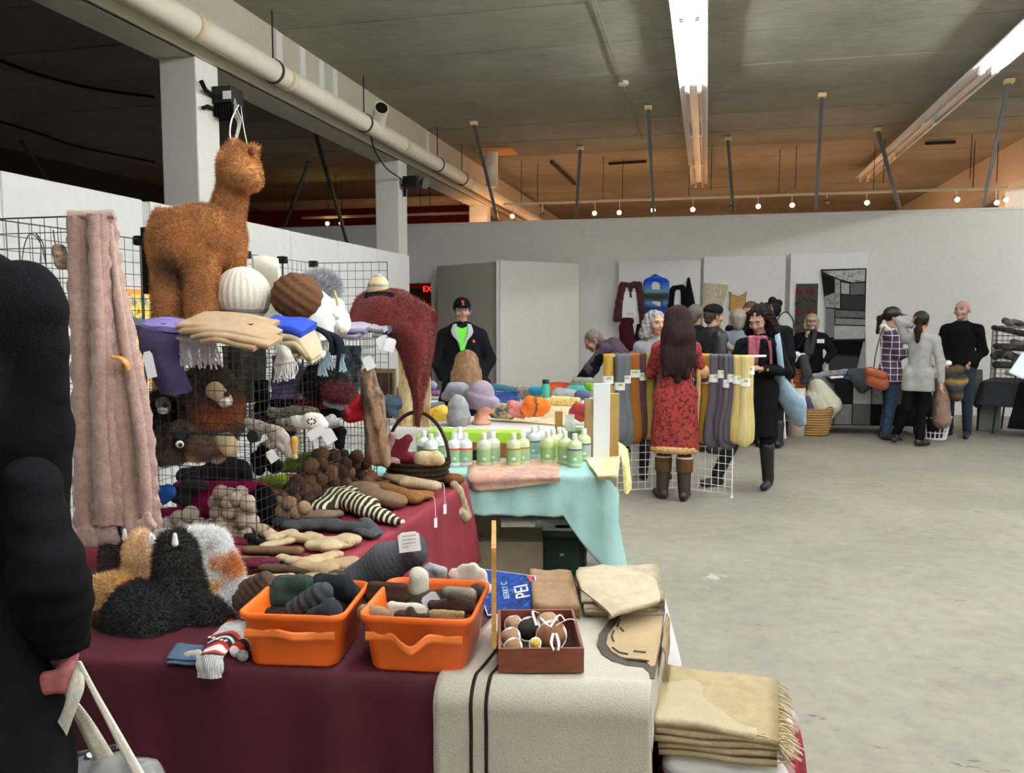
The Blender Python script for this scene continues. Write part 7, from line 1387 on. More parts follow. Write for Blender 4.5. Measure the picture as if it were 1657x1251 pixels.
for i, (x, w, h) in enumerate([(715, .15, .15), (768, .14, .15), (823, .15, .155), (690, .1, .11)]):
    cbox('gift_box', ['brown box with lime green lid behind the leftmost bottles', 'brown box with lime lid behind the red-banded bottles', 'brown box with lime lid behind the rust-banded bottles', 'small tan box with lime lid at the left end of the bottles'][i], 'box', x, 735, 4.98, w, .14, h, R(10), '#8e5c34', '#9cc43a')
O('black_stand', G().box(-.02, .02, -.01, .01, 0, .07, None, PY(769, 738, 4.75)*[1, 1, 0]+[0, 0, TZ+.004]), M_blk, label='small black block between the white and translucent bottles', cat='block')
O('price_card', G().box(-.035, .035, -.003, .003, 0, .09, rot('z', .1), PY(724, 738, 4.7)*[1, 1, 0]+[0, 0, TZ+.004]), M_white, label='white printed price card behind the basket handle', cat='card')
p = PY(972, 728, 5.02); t = T('display_board', 'tall white foam board edge standing at the end of the turquoise table', 'board', p*[1, 1, 0]+[0, 0, TZ])
Rm = rot('z', R(13)); pb = p*[1, 1, 0]+[0, 0, TZ+.004]; m = 1/ppm(p)
O('white_board', G().box(-13*m, 14*m, -.02, .02, 0, 122*m, Rm, pb), plain('#d5d8da', 1.2, .5), t, bev=.002); O('kraft_backing', G().box(-26*m, -13.5*m, .0, .05, 0, 97*m, Rm, pb), fab('#a58a5e', 1.1), t, bev=.002)
O('kraft_backing', G().box(14.5*m, 30*m, .02, .08, 0, 105*m, Rm, pb), fab('#a8874e', 1.1), t, bev=.002)
p = PY(922, 700, 5.2); t = T('green_plate', 'green glass dish with clear jar standing behind the bottles', 'dish', p*[1, 1, 0]+[0, 0, TZ])
pb = p*[1, 1, 0]+[0, 0, TZ+.004]; O('dish', G().lathe([(.03, 0), (.03, .09), (.10, .15), (.105, .155), (.095, .15), (.02, .10)], pb, 24), plain('#7f9c6c', 1.1, .2, alpha=.85), t); O('jar', G().lathe([(0, .12), (.035, .12), (.036, .2), (.03, .215), (.032, .25)], pb, 18), plain('#d4dcda', 1.2, .1, alpha=.5), t)
cbox('small_box', 'narrow tan box beside the clear jar', 'box', 904, 700, 5.2, .05, .05, .27, R(10), '#ad8148')
# dyed cloths over the turquoise table
def drape(lab, pts, mat, nu=26, nv=16, wr=.003, seed=0, name='dyed_cloth', cat='cloth', th=.004):
    g = G(); cloth(g, pts, nu, nv, th, wr, 16, seed); return O(name, g, mat, label=lab, cat=cat)
def C3(x, y, o=.012, z=None):      # a point on the front drape plane of the turquoise cloth
    a = np.array([QC[0][0], QC[0][1], 0]); b = np.array([QC[1][0], QC[1][1], 0]); d = (b-a)/np.linalg.norm(b-a); n = np.array([d[1], -d[0], 0]); r = ray(x, y); q = a+n*(.045+o)-CAM; k = (q @ n)/(r @ n); return CAM+r*k
M_dye = voro('plant_dyed_cloth', ['#bf9a86', '#b8907f', '#c4a48c', '#ac8680', '#c0a090'], 5, 1.1)
drape('plant-dyed pinkish brown cloth hanging over the front of the turquoise table', [[PZ(760, 742, TZ+.008), PZ(835, 745, TZ+.008), PZ(910, 740, TZ+.008)], [PZ(757, 762, TZ+.008), PZ(835, 763, TZ+.008), PZ(905, 760, TZ+.008)], [C3(757, 775), C3(833, 772), C3(906, 770)], [C3(762, 788), C3(832, 784), C3(907, 778)], [C3(770, 795), C3(832, 789), C3(907, 779)]], M_dye, seed=3)
M_cry = voro('cream_dyed', ['#d8cc9c', '#e2dcc0', '#cdbf86', '#d9d2b4'], 8, 1.15)
drape('cream yellow cloth over the right corner of the turquoise table', [[PZ(945, 733, TZ+.01), PZ(975, 728, TZ+.01), PZ(1005, 722, TZ+.01)], [PZ(950, 748, TZ+.012), PZ(980, 745, TZ+.014), PZ(1004, 738, TZ+.012)], [C3(965, 768, .03), C3(985, 766, .04), C3(1001, 762, .05)], [C3(967, 778, .03), C3(985, 776, .045), C3(998, 790, .05)]], M_cry, seed=5)
p1 = PZ(1008, 738, TZ)
drape('yellow dyed cloth hanging down the right end of the turquoise table', [[PY(1000, 715, 5.0), PY(1010, 722, 5.0), PY(1016, 728, 5.05)], [PY(1006, 745, 4.86), PY(1012, 748, 4.86), PY(1018, 750, 4.9)], [PY(1008, 775, 4.84), PY(1014, 775, 4.84), PY(1021, 778, 4.88)], [PY(1010, 798, 4.84), PY(1016, 799, 4.84), PY(1022, 790, 4.88)]], voro('yellow_dyed', ['#d9c070', '#e4d79c', '#cfae58'], 8, 1.1), seed=6)
# boxes and tub below
p = PZ(800, 925, 0)
cbox('cardboard_box', 'large cardboard box on the floor under the tables', 'box', 812, 930, 4.75, .50, .34, .30, R(12), '#8f8270', z=.0)
cbox('cardboard_box', 'cardboard box stacked on the large one under the turquoise table', 'box', 776, 860, 4.8, .26, .26, .22, R(12), '#8a7c66', z=.302)
cbox('cardboard_box', 'cardboard box under the crimson table end', 'box', 700, 940, 4.4, .3, .3, .3, R(3), '#7e7262', z=.0)
p = PZ(903, 935, 0); p[1] += .16; t = T('storage_tub', 'dark green plastic storage tub with lid under the turquoise table', 'tub', p)
def tub(s, z, w=.33, d=.26): q = rrect(w*s, d*s, .03); return np.hstack([q, np.full((len(q), 1), z)]) @ rot('z', R(8)).T+p*[1, 1, 0]
O('tub_body', G().grid(np.array([tub(.2, .003), tub(.86, .003), tub(.88, .01), tub(1, .245), tub(.2, .245)]), wv=True, flip=True), plain('#3f6350', 1.0, .45), t)
O('tub_lid', G().grid(np.array([tub(.3, .25), tub(1.06, .25), tub(1.08, .262), tub(1.08, .285), tub(1.04, .292), tub(.99, .284), tub(.3, .286)]), wv=True, flip=True), plain('#35584a', 1.0, .4), t)
O('tub_mark', G().box(-.014, .014, -.002, 0, -.008, .008, rot('z', R(8)), p*[1, 1, 0]+rot('z', R(8)) @ np.array([.0, -.132, .14])), M_white, t)
# ================================================================ hats table and the one behind
QD = [(-2.75, 6.45), (-.78, 6.05), (-.70, 7.0), (-2.6, 7.25)]
QD = [(-3.3, 6.06), (-.80, 6.25), (-.82, 7.05), (-3.3, 6.9)]
ftable('folding table under the white cloth carrying felt hats', QD, TZ-.006)
tcloth('tablecloth', 'white cloth on the felt hats table', QD, TZ, lambda e, t: .12, fab('#d8d6d0', 1.2, .04), .01, .3, .03, 20, seed=5)
QE = [(-3.35, 7.95), (-.85, 8.2), (-.87, 9.0), (-3.35, 8.75)]
ftable('white folding table further back with wool and the blue basket', QE, TZ, '#dcdcda')
def DZ(x, y, up=0): return PZ(x, y, TZ+.004+up)
def item(name, lab, cat, L, Y, mat, sq=None, **kw): return soft(name, lab, cat, L, Y, mat, .009, .02, sq=sq, **kw)
# felt hats on pinkish heads
for (x, y, Y, fc, lab, hatc, pr) in [
    (783, 656, 6.45, 10, 'mauve felt cloche hat on a terracotta display head facing right', fab('#a08fa0', 1.15), [(778, 640, 779, 636, 24, 21), (762, 650, 798, 652, 12, 10), (790, 644, 802, 650, 8, 6)]),
    (672, 655, 6.3, 200, 'olive felt hat on a terracotta display head under the burgundy point', fab('#8b8b4a', 1.1), [(666, 634, 690, 640, 9, 8), (680, 628, 672, 626, 12, 12)]),
]:
    t = T('felt_hat', lab, 'hat', DZ(x, 690)); mhead(x, y-4, Y, .95, R(fc), M_pinkskin, t); c0 = PY(x, y, Y)
    V, F = sdf([c_(PY(a, b, Y), PY(c2, d2, Y), r0/ppm(c0), r1/ppm(c0)) for a, b, c2, d2, r0, r1 in pr], .008, .02); O('hat_felt', G().add(V, F), hatc, t)
    O('neck_stand', G().tube([PY(x-6, y+14, Y), np.array([PY(x-6, y+14, Y)[0], PY(x-6, y+14, Y)[1], TZ+.004])], .05, 16), M_pinkskin, t)
item('felt_hat', 'grey felt hat with turned brim left of the mauve cloche', 'hat', [(733, 630, 748, 632, 12, 13), (728, 636, 755, 643, 10, 8), (720, 642, 740, 645, 7)], 6.5, voro('grey_felt', ['#6f7484', '#8b8f98', '#9a9684'], 12, 1.1))
item('felt_hat', 'grey felt hat resting on the table front', 'hat', [(741, 660, 741, 672, 17, 21), (741, 650, 741, 655, 12, 15)], 6.3, voro('grey_felt2', ['#7c7c80', '#8f9094', '#a09c88'], 10, 1.1))
item('felt_hat', 'yellow and brown felt hat lying on the table front', 'hat', [(703, 670, 716, 666, 10, 11), (690, 674, 705, 674, 8, 8), (695, 678, 722, 677, 5, 4)], 6.25, voro('yellow_felt', ['#8e5a3a', '#d8b440', '#e6c65c', '#b88a3c'], 9, 1.15))
item('felt_piece', 'flat pale blue-grey felt piece behind the yellow hat', 'felt', [(685, 660, 715, 655, 6, 6), (690, 666, 712, 664, 5)], 6.5, fab('#84909a', 1.15))
item('felt_hat', 'lilac felt hat at the left end of the hats table', 'hat', [(650, 634, 655, 640, 10, 11), (646, 642, 662, 643, 5)], 6.5, fab('#9a7cae', 1.1))
t = T('mannequin', 'terracotta display head wearing blue-grey cloth beside the mottled scarf', 'display head', DZ(650, 690)); mhead(650, 662, 6.3, .9, R(190), M_pinkskin, t); O('neck_stand', G().tube([PY(650, 668, 6.3), np.array([PY(650, 668, 6.3)[0], 6.3, TZ+.004])], .05, 16), M_pinkskin, t)
item('felt_hat', 'steel blue denim-like hat hanging in front of the display head', 'hat', [(628, 650, 648, 652, 12, 11), (632, 662, 640, 668, 8)], 6.2, fab('#51677a', 1.05))
item('felt_scarf', 'dark floral felt scarf heap on the hats table', 'scarf', [(800, 668, 825, 672, 9, 8), (808, 660, 818, 660, 8)], 6.6, voro('floral_felt', ['#3c3e50', '#5a5e58', '#b8a878', '#44485c'], 16, 1.1))
item('felt_scarf', 'salmon pink felt scarf heap beside the floral one', 'scarf', [(830, 666, 845, 670, 9, 8), (828, 655, 846, 660, 8)], 6.6, voro('pink_felt', ['#c0685c', '#d88a80', '#b85c54'], 18, 1.1))
item('felt_hat', 'bright orange felt hat with brown swirl', 'hat', [(858, 652, 878, 655, 12, 11), (850, 664, 882, 660, 9, 9), (855, 668, 875, 668, 7)], 6.55, stripes('orange_swirl', [(0, '#e0702a'), (.5, '#7a5038'), (.7, '#e87a30')], 0, .14, 1.1, dist=.15))
item('felt_scarf', 'dark red felt piece at the right end of the hats table', 'felt', [(935, 662, 955, 668, 11, 12), (928, 668, 940, 675, 8)], 6.6, fab('#a23c38', 1.05, .2))
g = G(); cloth(g, [[DZ(768, 678, .006), DZ(840, 683, .006), DZ(925, 690, .006)], [DZ(790, 668, .012), DZ(850, 672, .012), DZ(935, 672, .012)], [DZ(800, 655, .008), DZ(870, 655, .008), DZ(940, 652, .008)]], 20, 30, .006, .005, 14, 4)
O('felt_scarf', g, voro('leaf_print', ['#6b5a34', '#cdbf98', '#dcd2b0', '#d2c4a0', '#a08a50'], 16, 1.15), label='cream leaf-printed felt scarf spread across the hats table', cat='scarf')
g = G(); rs = np.random.RandomState(9)
item('felt_scarf', 'yellow and red flecked scarf folded at the hats table back', 'scarf', [(885, 650, 925, 652, 6, 6), (895, 645, 935, 648, 5)], 7.0, voro('flecked', ['#8a3a30', '#cbb064', '#dccb90', '#8c8450'], 30, 1.1))
# tall narrow painted silk scarf hanging behind the shawl point
rows = [[PY(645, 580, 6.2), PY(660, 585, 6.15), PY(680, 585, 6.2), PY(692, 585, 6.15)], [PY(645, 620, 6.2), PY(660, 620, 6.15), PY(680, 620, 6.2), PY(696, 620, 6.15)], [PY(646, 690, 6.2), PY(660, 690, 6.15), PY(680, 690, 6.2), PY(697, 690, 6.15)]]
rows.insert(0, [PY(643, 540, 6.2), PY(660, 538, 6.15), PY(678, 538, 6.2), PY(690, 540, 6.15)])
g = G(); cloth(g, rows, 24, 24, .006, .012, 16, 2); t = T('silk_scarf', 'painted yellow and brown silk scarf hanging behind the burgundy shawl', 'scarf', rows[-1][1]); O('silk', g, voro('painted_silk', ['#7a4a30', '#c8a870', '#dcc8a0', '#c88a40', '#e0c890'], 6, 1.05, (1, 1, .4)), t)
O('hanger_stand', G().tube([rows[0][0], rows[0][3]], .012, 8).tube([(rows[0][1]+rows[0][2])/2, ((rows[0][1]+rows[0][2])/2)*[1, 1, 0]+[0, 0, TZ+.005]], .012, 8), fab('#6a5a40', 1), t)
t = T('wooden_crate', 'dark wooden crate frame behind the mottled scarf', 'crate', PY(620, 655, 6.4)); c0 = PY(618, 640, 6.35)
O('crate_panel', G().box(-.10, .10, 0, .02, -.19, .19, None, c0), fab('#4c3a28', 1.0, .2), t); O('crate_rail', G().box(-.12, .12, -.01, .03, .19, .225, None, c0), fab('#8a7450', 1.0, .2), t, bev=.002)
O('crate_side', G().box(.10, .12, -.01, .03, -.19, .19, None, c0), fab('#8a7450', 1.0, .2), t); O('crate_post', G().box(-.03, .03, 0, .03, TZ+.004-c0[2], -.19, None, c0), fab('#5a4830', 1.0, .2), t)
# back table: basket, flask, plastic bag, wool
def pbasket(lab, c, w, d, h, rz, col):
    t = T('plastic_basket', lab, 'basket', c); Rm = rot('z', rz); m = plain(col, 1.1, .4)
    for nm, (x0, x1, y0, y1, z0, z1) in {'basket_floor': (-w/2, w/2, -d/2, d/2, 0, .006)}.items(): O(nm, G().box(x0, x1, y0, y1, z0, z1, Rm, c), m, t)
    for sx, sy in ((0, -1), (0, 1), (1, 0), (-1, 0)):
        g = G(); L_ = w if sx == 0 else d; n = max(3, int(L_/.035))
        def bx(a0, a1, z0, z1):
            if sx == 0: g.box(a0-w/2, a1-w/2, sy*d/2-.003, sy*d/2+.003, z0, z1, Rm, c)
            else: g.box(sx*w/2-.003, sx*w/2+.003, a0-d/2, a1-d/2, z0, z1, Rm, c)
        bx(0, L_, 0, h*.2); bx(0, L_, h*.36, h*.5); bx(0, L_, h*.66, h)
        for i in range(n+1): a0 = (L_-.012)*i/n; bx(a0, a0+.012, h*.2, h*.66)
        O('basket_side', g, m, t)
    g = G(); q = np.array([(-w/2, -d/2, h), (w/2, -d/2, h), (w/2, d/2, h), (-w/2, d/2, h), (-w/2, -d/2, h)]) @ Rm.T+c
    for i in range(4): g.tube([q[i], q[i+1]], .008, 6)
    O('basket_rim', g, m, t); return t
pbasket('royal blue slotted plastic basket on the back wool table', PZ(812, 660, TZ+.004)*[1, 1, 0]+[0, .1, TZ+.006], .28, .2, .13, R(6), '#2c4a94')
item('wool_bundle', 'teal wool bundle on top of the blue basket', 'wool', [(800, 626, 835, 632, 6, 5)], 8.5, fab('#3c6c80', 1.1))
item('wool_bundle', 'plum and brown wool bundle right of the blue basket', 'wool', [(840, 634, 860, 634, 9, 8), (845, 640, 870, 640, 6)], 8.5, voro('plum_wool', ['#5a4450', '#8a7a70', '#4a3a44'], 14, 1.1))
item('wool_bundle', 'turquoise blue wool bundle left of the green flask', 'wool', [(862, 632, 878, 632, 7, 6)], 8.45, fab('#2a86a4', 1.1))
p = PZ(883, 648, TZ); p = PY(883, 645, 7.9)*[1, 1, 0]+[0, 0, TZ+.004]
p = PY(883, 645, 8.15)*[1, 1, 0]+[0, 0, TZ+.006]
t = T('water_flask', 'mint green flask with black lid standing on the back table', 'flask', p); O('flask_body', G().lathe([(0, 0), (.038, 0), (.04, .004), (.04, .19), (.034, .205)], p, 20), plain('#3fae94', 1.1, .4), t); O('flask_lid', G().lathe([(.035, .203), (.036, .24), (.033, .243), (0, .243)], p, 18), M_blk, t)
p = PY(905, 640, 9.3)*[1, 1, 0]; t = T('plastic_chair', 'orange moulded plastic chair behind the back table', 'chair', p)
p[2] = 0; M_oc = plain('#c4481e', 1.05, .4)
g = G(); cloth(g, [[p+[-.20, 0, .46], p+[0, .03, .46], p+[.20, 0, .46]], [p+[-.21, .02, .7], p+[0, .06, .7], p+[.21, .02, .7]], [p+[-.20, .04, .82], p+[0, .085, .83], p+[.20, .04, .82]], [p+[-.15, .05, .86], p+[0, .09, .87], p+[.15, .05, .86]]], 14, 14, .012); O('backrest', g, M_oc, t)
O('seat', G().box(-.2, .2, -.38, 0, .43, .455, None, p), M_oc, t, bev=.01)
for sx in (-.17, .17):
    for sy in (-.34, -.02): O('leg', G().tube([p+[sx, sy, .43], p+[sx*1.15, sy, .005]], .011, 8), M_steel, t)
item('plastic_bag', 'clear plastic bag of white wool on the back table', 'bag', [(905, 640, 925, 640, 13, 11), (898, 648, 935, 648, 8, 7)], 8.3, plain('#aeb6bc', 1.15, .15, alpha=.75))
item('wool_bundle', 'white wool inside the clear plastic bag', 'wool', [(918, 643, 928, 645, 7, 6)], 8.28, fab('#e2ddcc', 1.2))
item('wool_bundle', 'aqua felt roll behind the clear plastic bag', 'wool', [(922, 630, 945, 630, 6, 6)], 8.6, fab('#4fb8b0', 1.1))
item('wool_bundle', 'lime green wool ball at the right of the aqua roll', 'wool', [(952, 626, 956, 627, 7)], 8.6, fab('#6fae34', 1.1))
item('wool_bundle', 'grey knit cloth draped by the orange chair', 'cloth', [(932, 617, 955, 618, 7, 7), (925, 622, 950, 624, 5)], 8.9, fab('#8f8d84', 1.15))
item('wool_bundle', 'lavender wool balls at the right of the clear plastic bag', 'wool', [(937, 640, 948, 640, 8, 7)], 8.25, fab('#5e6488', 1.1))
item('wool_bundle', 'pale lilac wool ball beyond the silk scarf', 'wool', [(700, 622, 702, 624, 6)], 8.4, fab('#9c98b8', 1.1)); item('wool_bundle', 'purple wool balls below the pale lilac ball', 'wool', [(702, 636, 708, 636, 5, 5)], 8.4, fab('#8a5c9c', 1.1))
p_ = PY(704, 641, 8.4)
O('small_box', G().box(-.12, .1, -.1, .1, TZ+.004-p_[2], -.0, None, p_), fab('#b9b2a4', 1.1), label='small pale box under the purple wool balls at the back left', cat='box', bev=.004)
# ================================================================ yarn rack
A = PY(990, 600, 7.42); A = np.array([A[0], 7.42, 0]); Hn = PZ(1098, 794, 0); Bq = PZ(1184, 806, 0)
t = T('yarn_grid_rack', 'white wire grid rack in a V holding hanks of yarn', 'rack', Hn); zt = 1.27
gpanel('white_grid', A+[0, 0, .03], Hn-A, (0, 0, zt-.03), .068, .0028, M_wirew, t, 1.9); gpanel('white_grid', Hn+[0, 0, .03], Bq-Hn, (0, 0, zt-.03), .068, .0028, M_wirew, t, 1.9)
C2 = Bq+np.array([.28, .30, 0]); 
for q in (A, Hn, Bq): O('foot', G().tube([q, q+[0, 0, .04]], .012, 8), M_wirew, t)
O('top_rail', G().tube([A+[0, 0, zt], Hn+[0, 0, zt], Bq+[0, 0, zt], C2+[0, 0, zt]], .011, 8), M_wirew, t)
def hank(x, Y, wtop, wbot, zb, col, lab, twist=1, tg=True, zo=0):
    p = PY(x, 600, Y); p[2] = 0; yaw = -math.atan2(p[0], p[1]); Rm = rot('z', yaw); t = T('yarn_hank', lab, 'yarn', p+[0, 0, zb], 'hanks of yarn on the white grid')
    m = fab(col, 1.15, .12, 6, 160, .9, .95, stretch=(9, 9, .6)); w0, w1 = wtop*1.15/ppm(p)/2, wbot*1.25/ppm(p)/2; L = []
    for z, w_, dd, oy in [(zt+.028, w0*.8, .008, .0), (zt+.022, w0, .018, -.018), (zt-.02, w0, .022, -.03), (zt-.2, w0*.95, .026, -.035), (zt-.38, w0*1.05, .028, -.036), (zb+.2, w1, .034, -.04), (zb+.07, w1*1.02, .034, -.04), (zb+.02, w1*.8, .028, -.036), (zb, w1*.4, .014, -.034)]: L.append((z, w_, dd, oy))
    L = crs(np.array(L), 34, 0); th = np.arange(30)*2*math.pi/30; R_ = []
    for z, w_, dd, oy in L:
        sr = 1+.07*np.cos(th*10+z*3*twist)+.03*np.sin(th*17+z*5); R_.append(np.stack([w_*np.cos(th)*sr, oy+dd*np.sin(th)*sr, np.full(30, z)], 1) @ Rm.T+p)
    O('yarn_strands', G().grid(np.array(R_), wv=True, flip=True), m, t)
    if tg:
        zt_ = zt-.24+zo; R_ = [np.stack([(w0+.006)*np.cos(th), -.036+.034*np.sin(th), np.full(30, z)], 1) @ Rm.T+p for z in (zt_, zt_+.07)]
        O('paper_band', G().grid(np.array(R_), wv=True), plain('#dfe2dc', 1.25, .6), t)
        O('band_print', G().box(-.3*w0, w0*.7, -.0725, -.0705, zt_+.038, zt_+.062, Rm, p), plain('#a8b86c', 1.1), t)
hk = [(984, 7.35, 13, 17, .62, '#c09a48', 'mustard', 0), (1003, 7.4, 13, 22, .50, '#6c7176', 'grey', -.06), (1013, 7.44, 12, 20, .46, '#747a7e', 'light grey', -.0), (1026, 7.5, 15, 21, .47, '#a5672c', 'orange brown', .05), (1039, 7.56, 11, 15, .50, '#5a4446', 'plum brown', .02), (1051, 7.6, 12, 17, .50, '#b9a448', 'yellow', .06), (1063, 7.66, 13, 18, .52, '#80878c', 'blue grey', .05),
      (1132, 7.62, 12, 16, .55, '#b9a06c', 'pale ochre', .02), (1143, 7.56, 14, 17, .48, '#b98a3c', 'ochre', 0), (1158, 7.5, 17, 26, .46, '#67606a', 'slate violet', .02), (1170, 7.46, 13, 20, .52, '#5e5762', 'dark violet grey', .06), (1179, 7.42, 13, 21, .46, '#6e6670', 'violet grey', -.02), (1186, 7.40, 13, 22, .50, '#645c68', 'dusky grey', .03),
      (1195, 7.36, 13, 17, .52, '#d9c27c', 'pale yellow', .02), (1206, 7.34, 12, 17, .50, '#e2cf90', 'straw yellow', 0), (1213, 7.38, 11, 15, .52, '#decb8a', 'cream yellow', .1), (1074, 7.7, 12, 16, .56, '#8d9298', 'pale grey', .03), (995, 7.5, 10, 12, .6, '#a07038', 'golden brown', -.1)]
for i, (x, Y, a, b, zb, c, nm, zo) in enumerate(sorted(hk)): hank(x, Y-.02, a, b, zb, c, '%s hank of yarn on the white rack, %s from the left' % (nm, on[i]), zo=zo)
# ================================================================ movable grey screens at the left of the back wall
def slab(name, a, b, th, z0, z1, mat, parent=None, **k):
    a = np.array([a[0], a[1], 0.]); b = np.array([b[0], b[1], 0.]); d = (b-a)/np.linalg.norm(b-a); n = np.array([-d[1], d[0], 0])*th
    v = np.vstack([[q+[0, 0, z0] for q in (a, b, b+n, a+n)], [q+[0, 0, z1] for q in (a, b, b+n, a+n)]])
    return O(name, G().add(v, [[0, 3, 2, 1], [4, 5, 6, 7], [0, 1, 5, 4], [1, 2, 6, 5], [2, 3, 7, 6], [3, 0, 4, 7]], sm=False), mat, parent, **k)
c0 = PY(806, 600, 13.6); cl = PY(708, 600, 14.55); cr = PY(936, 600, 14.78); zc = PY(806, 421, 13.6)[2]; 
t = T('folding_screen', 'two tall grey folding screens standing against the back wall', 'screen', (c0[0], c0[1]+.3, 0))
slab('screen_panel', cl[:2], c0[:2], .04, .02, zc-.02, plain('#c4bfb2', 1.3, .8), t, bev=.02); slab('screen_panel', (c0+[.03, .03, 0])[:2], cr[:2], .04, .02, zc, plain('#d2cec4', 1.3, .8), t, bev=.006)  # left panel's colour is darkened for the side turned from the light
O('white_edge', G().box(c0[0]-.03, c0[0]+.02, c0[1]-.02, c0[1]+.02, .02, zc), M_white, t, bev=.004)
# ================================================================ white display panels and textiles on them
PYW = 14.70
pan = [(1001, 1134, 422, 'left'), (1139, 1272, 415, 'middle'), (1280, 1406, 410, 'right')]
for x0, x1, y0, nm in pan:
    a, b = PY(x0, y0, PYW), PY(x1, y0, PYW); t = T('exhibit_board', '%s one of three white display panels on the back wall' % nm, 'panel', ((a[0]+b[0])/2, PYW, .05), 'white display panels')
    O('panel_board', G().box(a[0], b[0], PYW, PYW+.13, .05, a[2]), M_white if nm == 'right' else plain('#d9d9d6', 1.2, .7), t, bev=.006)
    for i in range(4): O('hanging_pin', G().ell(((a[0]+b[0])/2-.4+.27*i, PYW-.01, 2.3+.02*i), .006, seg=8), M_steel, t)
TYP = PYW-.02
def ribs(lab, L, mat, name='scarf', cat='scarf', Y=TYP, h=.012, k=.02, disp=None): return soft(name, lab, cat, L, Y, mat, h, k, sq=.45, disp=disp)
M_burg = voro('burgundy_fur', ['#2c2428', '#5c2430', '#3a3036', '#6e2430'], 12, 1.0)
ribs('burgundy and grey fuzzy scarf looped on the left display panel', [(1007, 460, 1025, 462, 4, 4), (1025, 460, 1033, 460, 5), (1007, 463, 1002, 490, 6, 6), (1002, 490, 999, 515, 6, 7), (1033, 463, 1038, 490, 6, 6), (1038, 490, 1042, 520, 6, 7), (1020, 462, 1021, 480, 3)], M_burg, disp=lambda Q: .006*sn(Q, 40, 2))
t = T('info_card', 'large white information card inside the burgundy scarf loop', 'card', PY(1020, 515, TYP)); a, b = PY(1007, 514, TYP), PY(1030, 472, TYP); O('card_sheet', G().box(a[0], b[0], TYP-.01, TYP, a[2], b[2]), M_white, t)
for i in range(3): O('print_line', G().box(a[0]+.08, b[0]-.05, TYP-.0115, TYP-.01, a[2]+.04+.02*i, a[2]+.046+.02*i), plain('#8c8a86'), t)
M_blues = stripes('blue_bands', [(0, '#3a6ab0'), (.14, '#1f3fc0'), (.3, '#2a3c70'), (.42, '#5a84b0'), (.52, '#3c4238'), (.62, '#3c4238'), (.68, '#6f93b0'), (.8, '#4f7fc0'), (.92, '#2348d0')], 2, .75, 1.0, soft=True, off=.0)
ribs('blue banded scarf looped on the left display panel', [(1049, 455, 1060, 449, 5, 5), (1060, 449, 1074, 455, 5, 5), (1048, 458, 1047, 480, 7, 7), (1047, 480, 1050, 512, 7, 7), (1076, 458, 1077, 480, 7, 7), (1077, 480, 1075, 512, 7, 7), (1052, 478, 1072, 478, 9), (1052, 500, 1072, 508, 10, 9)], M_blues)
ribs('black scarf looped right of the blue one', [(1090, 466, 1104, 464, 4, 4), (1088, 470, 1084, 495, 5, 6), (1084, 495, 1085, 515, 6), (1106, 468, 1107, 490, 5, 5), (1107, 490, 1106, 512, 5, 5)], fab('#17171d', 1))
g = G(); cloth(g, [[PY(1113, 450, TYP), PY(1114, 449, TYP-.01), PY(1116, 450, TYP)], [PY(1107, 490, TYP), PY(1116, 488, TYP-.04), PY(1124, 490, TYP)], [PY(1100, 540, TYP), PY(1118, 540, TYP-.06), PY(1136, 538, TYP)]], 20, 16, .02, .01, 10); O('shawl', g, fab('#191a22', 1), label='black triangular shawl hanging to a point on the left panel', cat='shawl')
ribs('dark burgundy cloth under the white information card', [(1010, 520, 1020, 520, 6, 6), (1010, 530, 1012, 555, 9, 9), (1018, 530, 1020, 560, 7, 9)], fab('#451a20', 1), 'cloth', 'cloth')
ribs('small black looped scarf low on the left panel', [(1033, 530, 1031, 545, 3, 4), (1031, 545, 1036, 562, 4, 4), (1045, 530, 1047, 545, 3, 4), (1047, 545, 1040, 562, 4, 4), (1033, 527, 1045, 527, 3)], fab('#1b1f1c', 1))
g = G(); cloth(g, [[PY(1140, 457, TYP), PY(1155, 459, TYP), PY(1178, 461, TYP)], [PY(1140, 475, TYP), PY(1158, 478, TYP-.02), PY(1176, 475, TYP)], [PY(1141, 495, TYP), PY(1155, 492, TYP), PY(1170, 495, TYP)]], 22, 24, .012, .012, 26, 3)
O('lace_shawl', g, voro('cream_lace', ['#6e5c44', '#d6cbb4', '#a89878', '#e0d8c6', '#8a7858'], 26, 1.1), label='cream lace shawl pinned on the middle display panel', cat='shawl')
def vpatch(name, pts, Y, mat, parent):
    q = np.array([PY(a, b, Y) for a, b in pts]); n = len(q); v = np.vstack([q, q+[0, -.012, 0]])
    return O(name, G().add(v, [np.array([list(range(n))[::-1]]), np.array([[n+i for i in range(n)]]), np.array([[i, (i+1) % n, n+(i+1) % n, n+i] for i in range(n)])], sm=False), mat, parent)
t = T('animal_cutout', 'tan felt animal-shaped hanging with pointed ears on the middle panel', 'wall hanging', PY(1195, 500, TYP))
q = [(1180, 472), (1186, 477), (1195, 480), (1202, 477), (1208, 472), (1206, 485), (1208, 500), (1200, 510), (1186, 508), (1180, 500), (1182, 486)]
vpatch('felt_body', q, TYP-.008, fab('#c09a62', 1.15), t)
V = None; O('felt_edging', G().tube([PY(a, b, TYP-.016) for a, b in q+[q[0]]], .006, 6), fab('#4a3420', 1), t)
t = T('oval_mirror', 'oval white panel with black cord outline beside the group', 'mirror', PY(1270, 560, TYP)); c0 = PY(1270, 533, TYP-.02); m = 1/ppm(c0)
O('mirror_face', G().tube([c0+[0, .02, 0], c0+[0, .0, 0]], .001, 8) if 0 else G().ell(c0, (12*m, .012, 27*m), seg=24), plain('#d4d6d2', 1.2, .3), t); O('black_cord', G().tube([c0+[13*m*math.cos(a)*(1+.1*math.sin(3*a)), -.01, 28*m*math.sin(a)] for a in np.linspace(0, 6.283, 40)], .010, 6), M_blk, t)
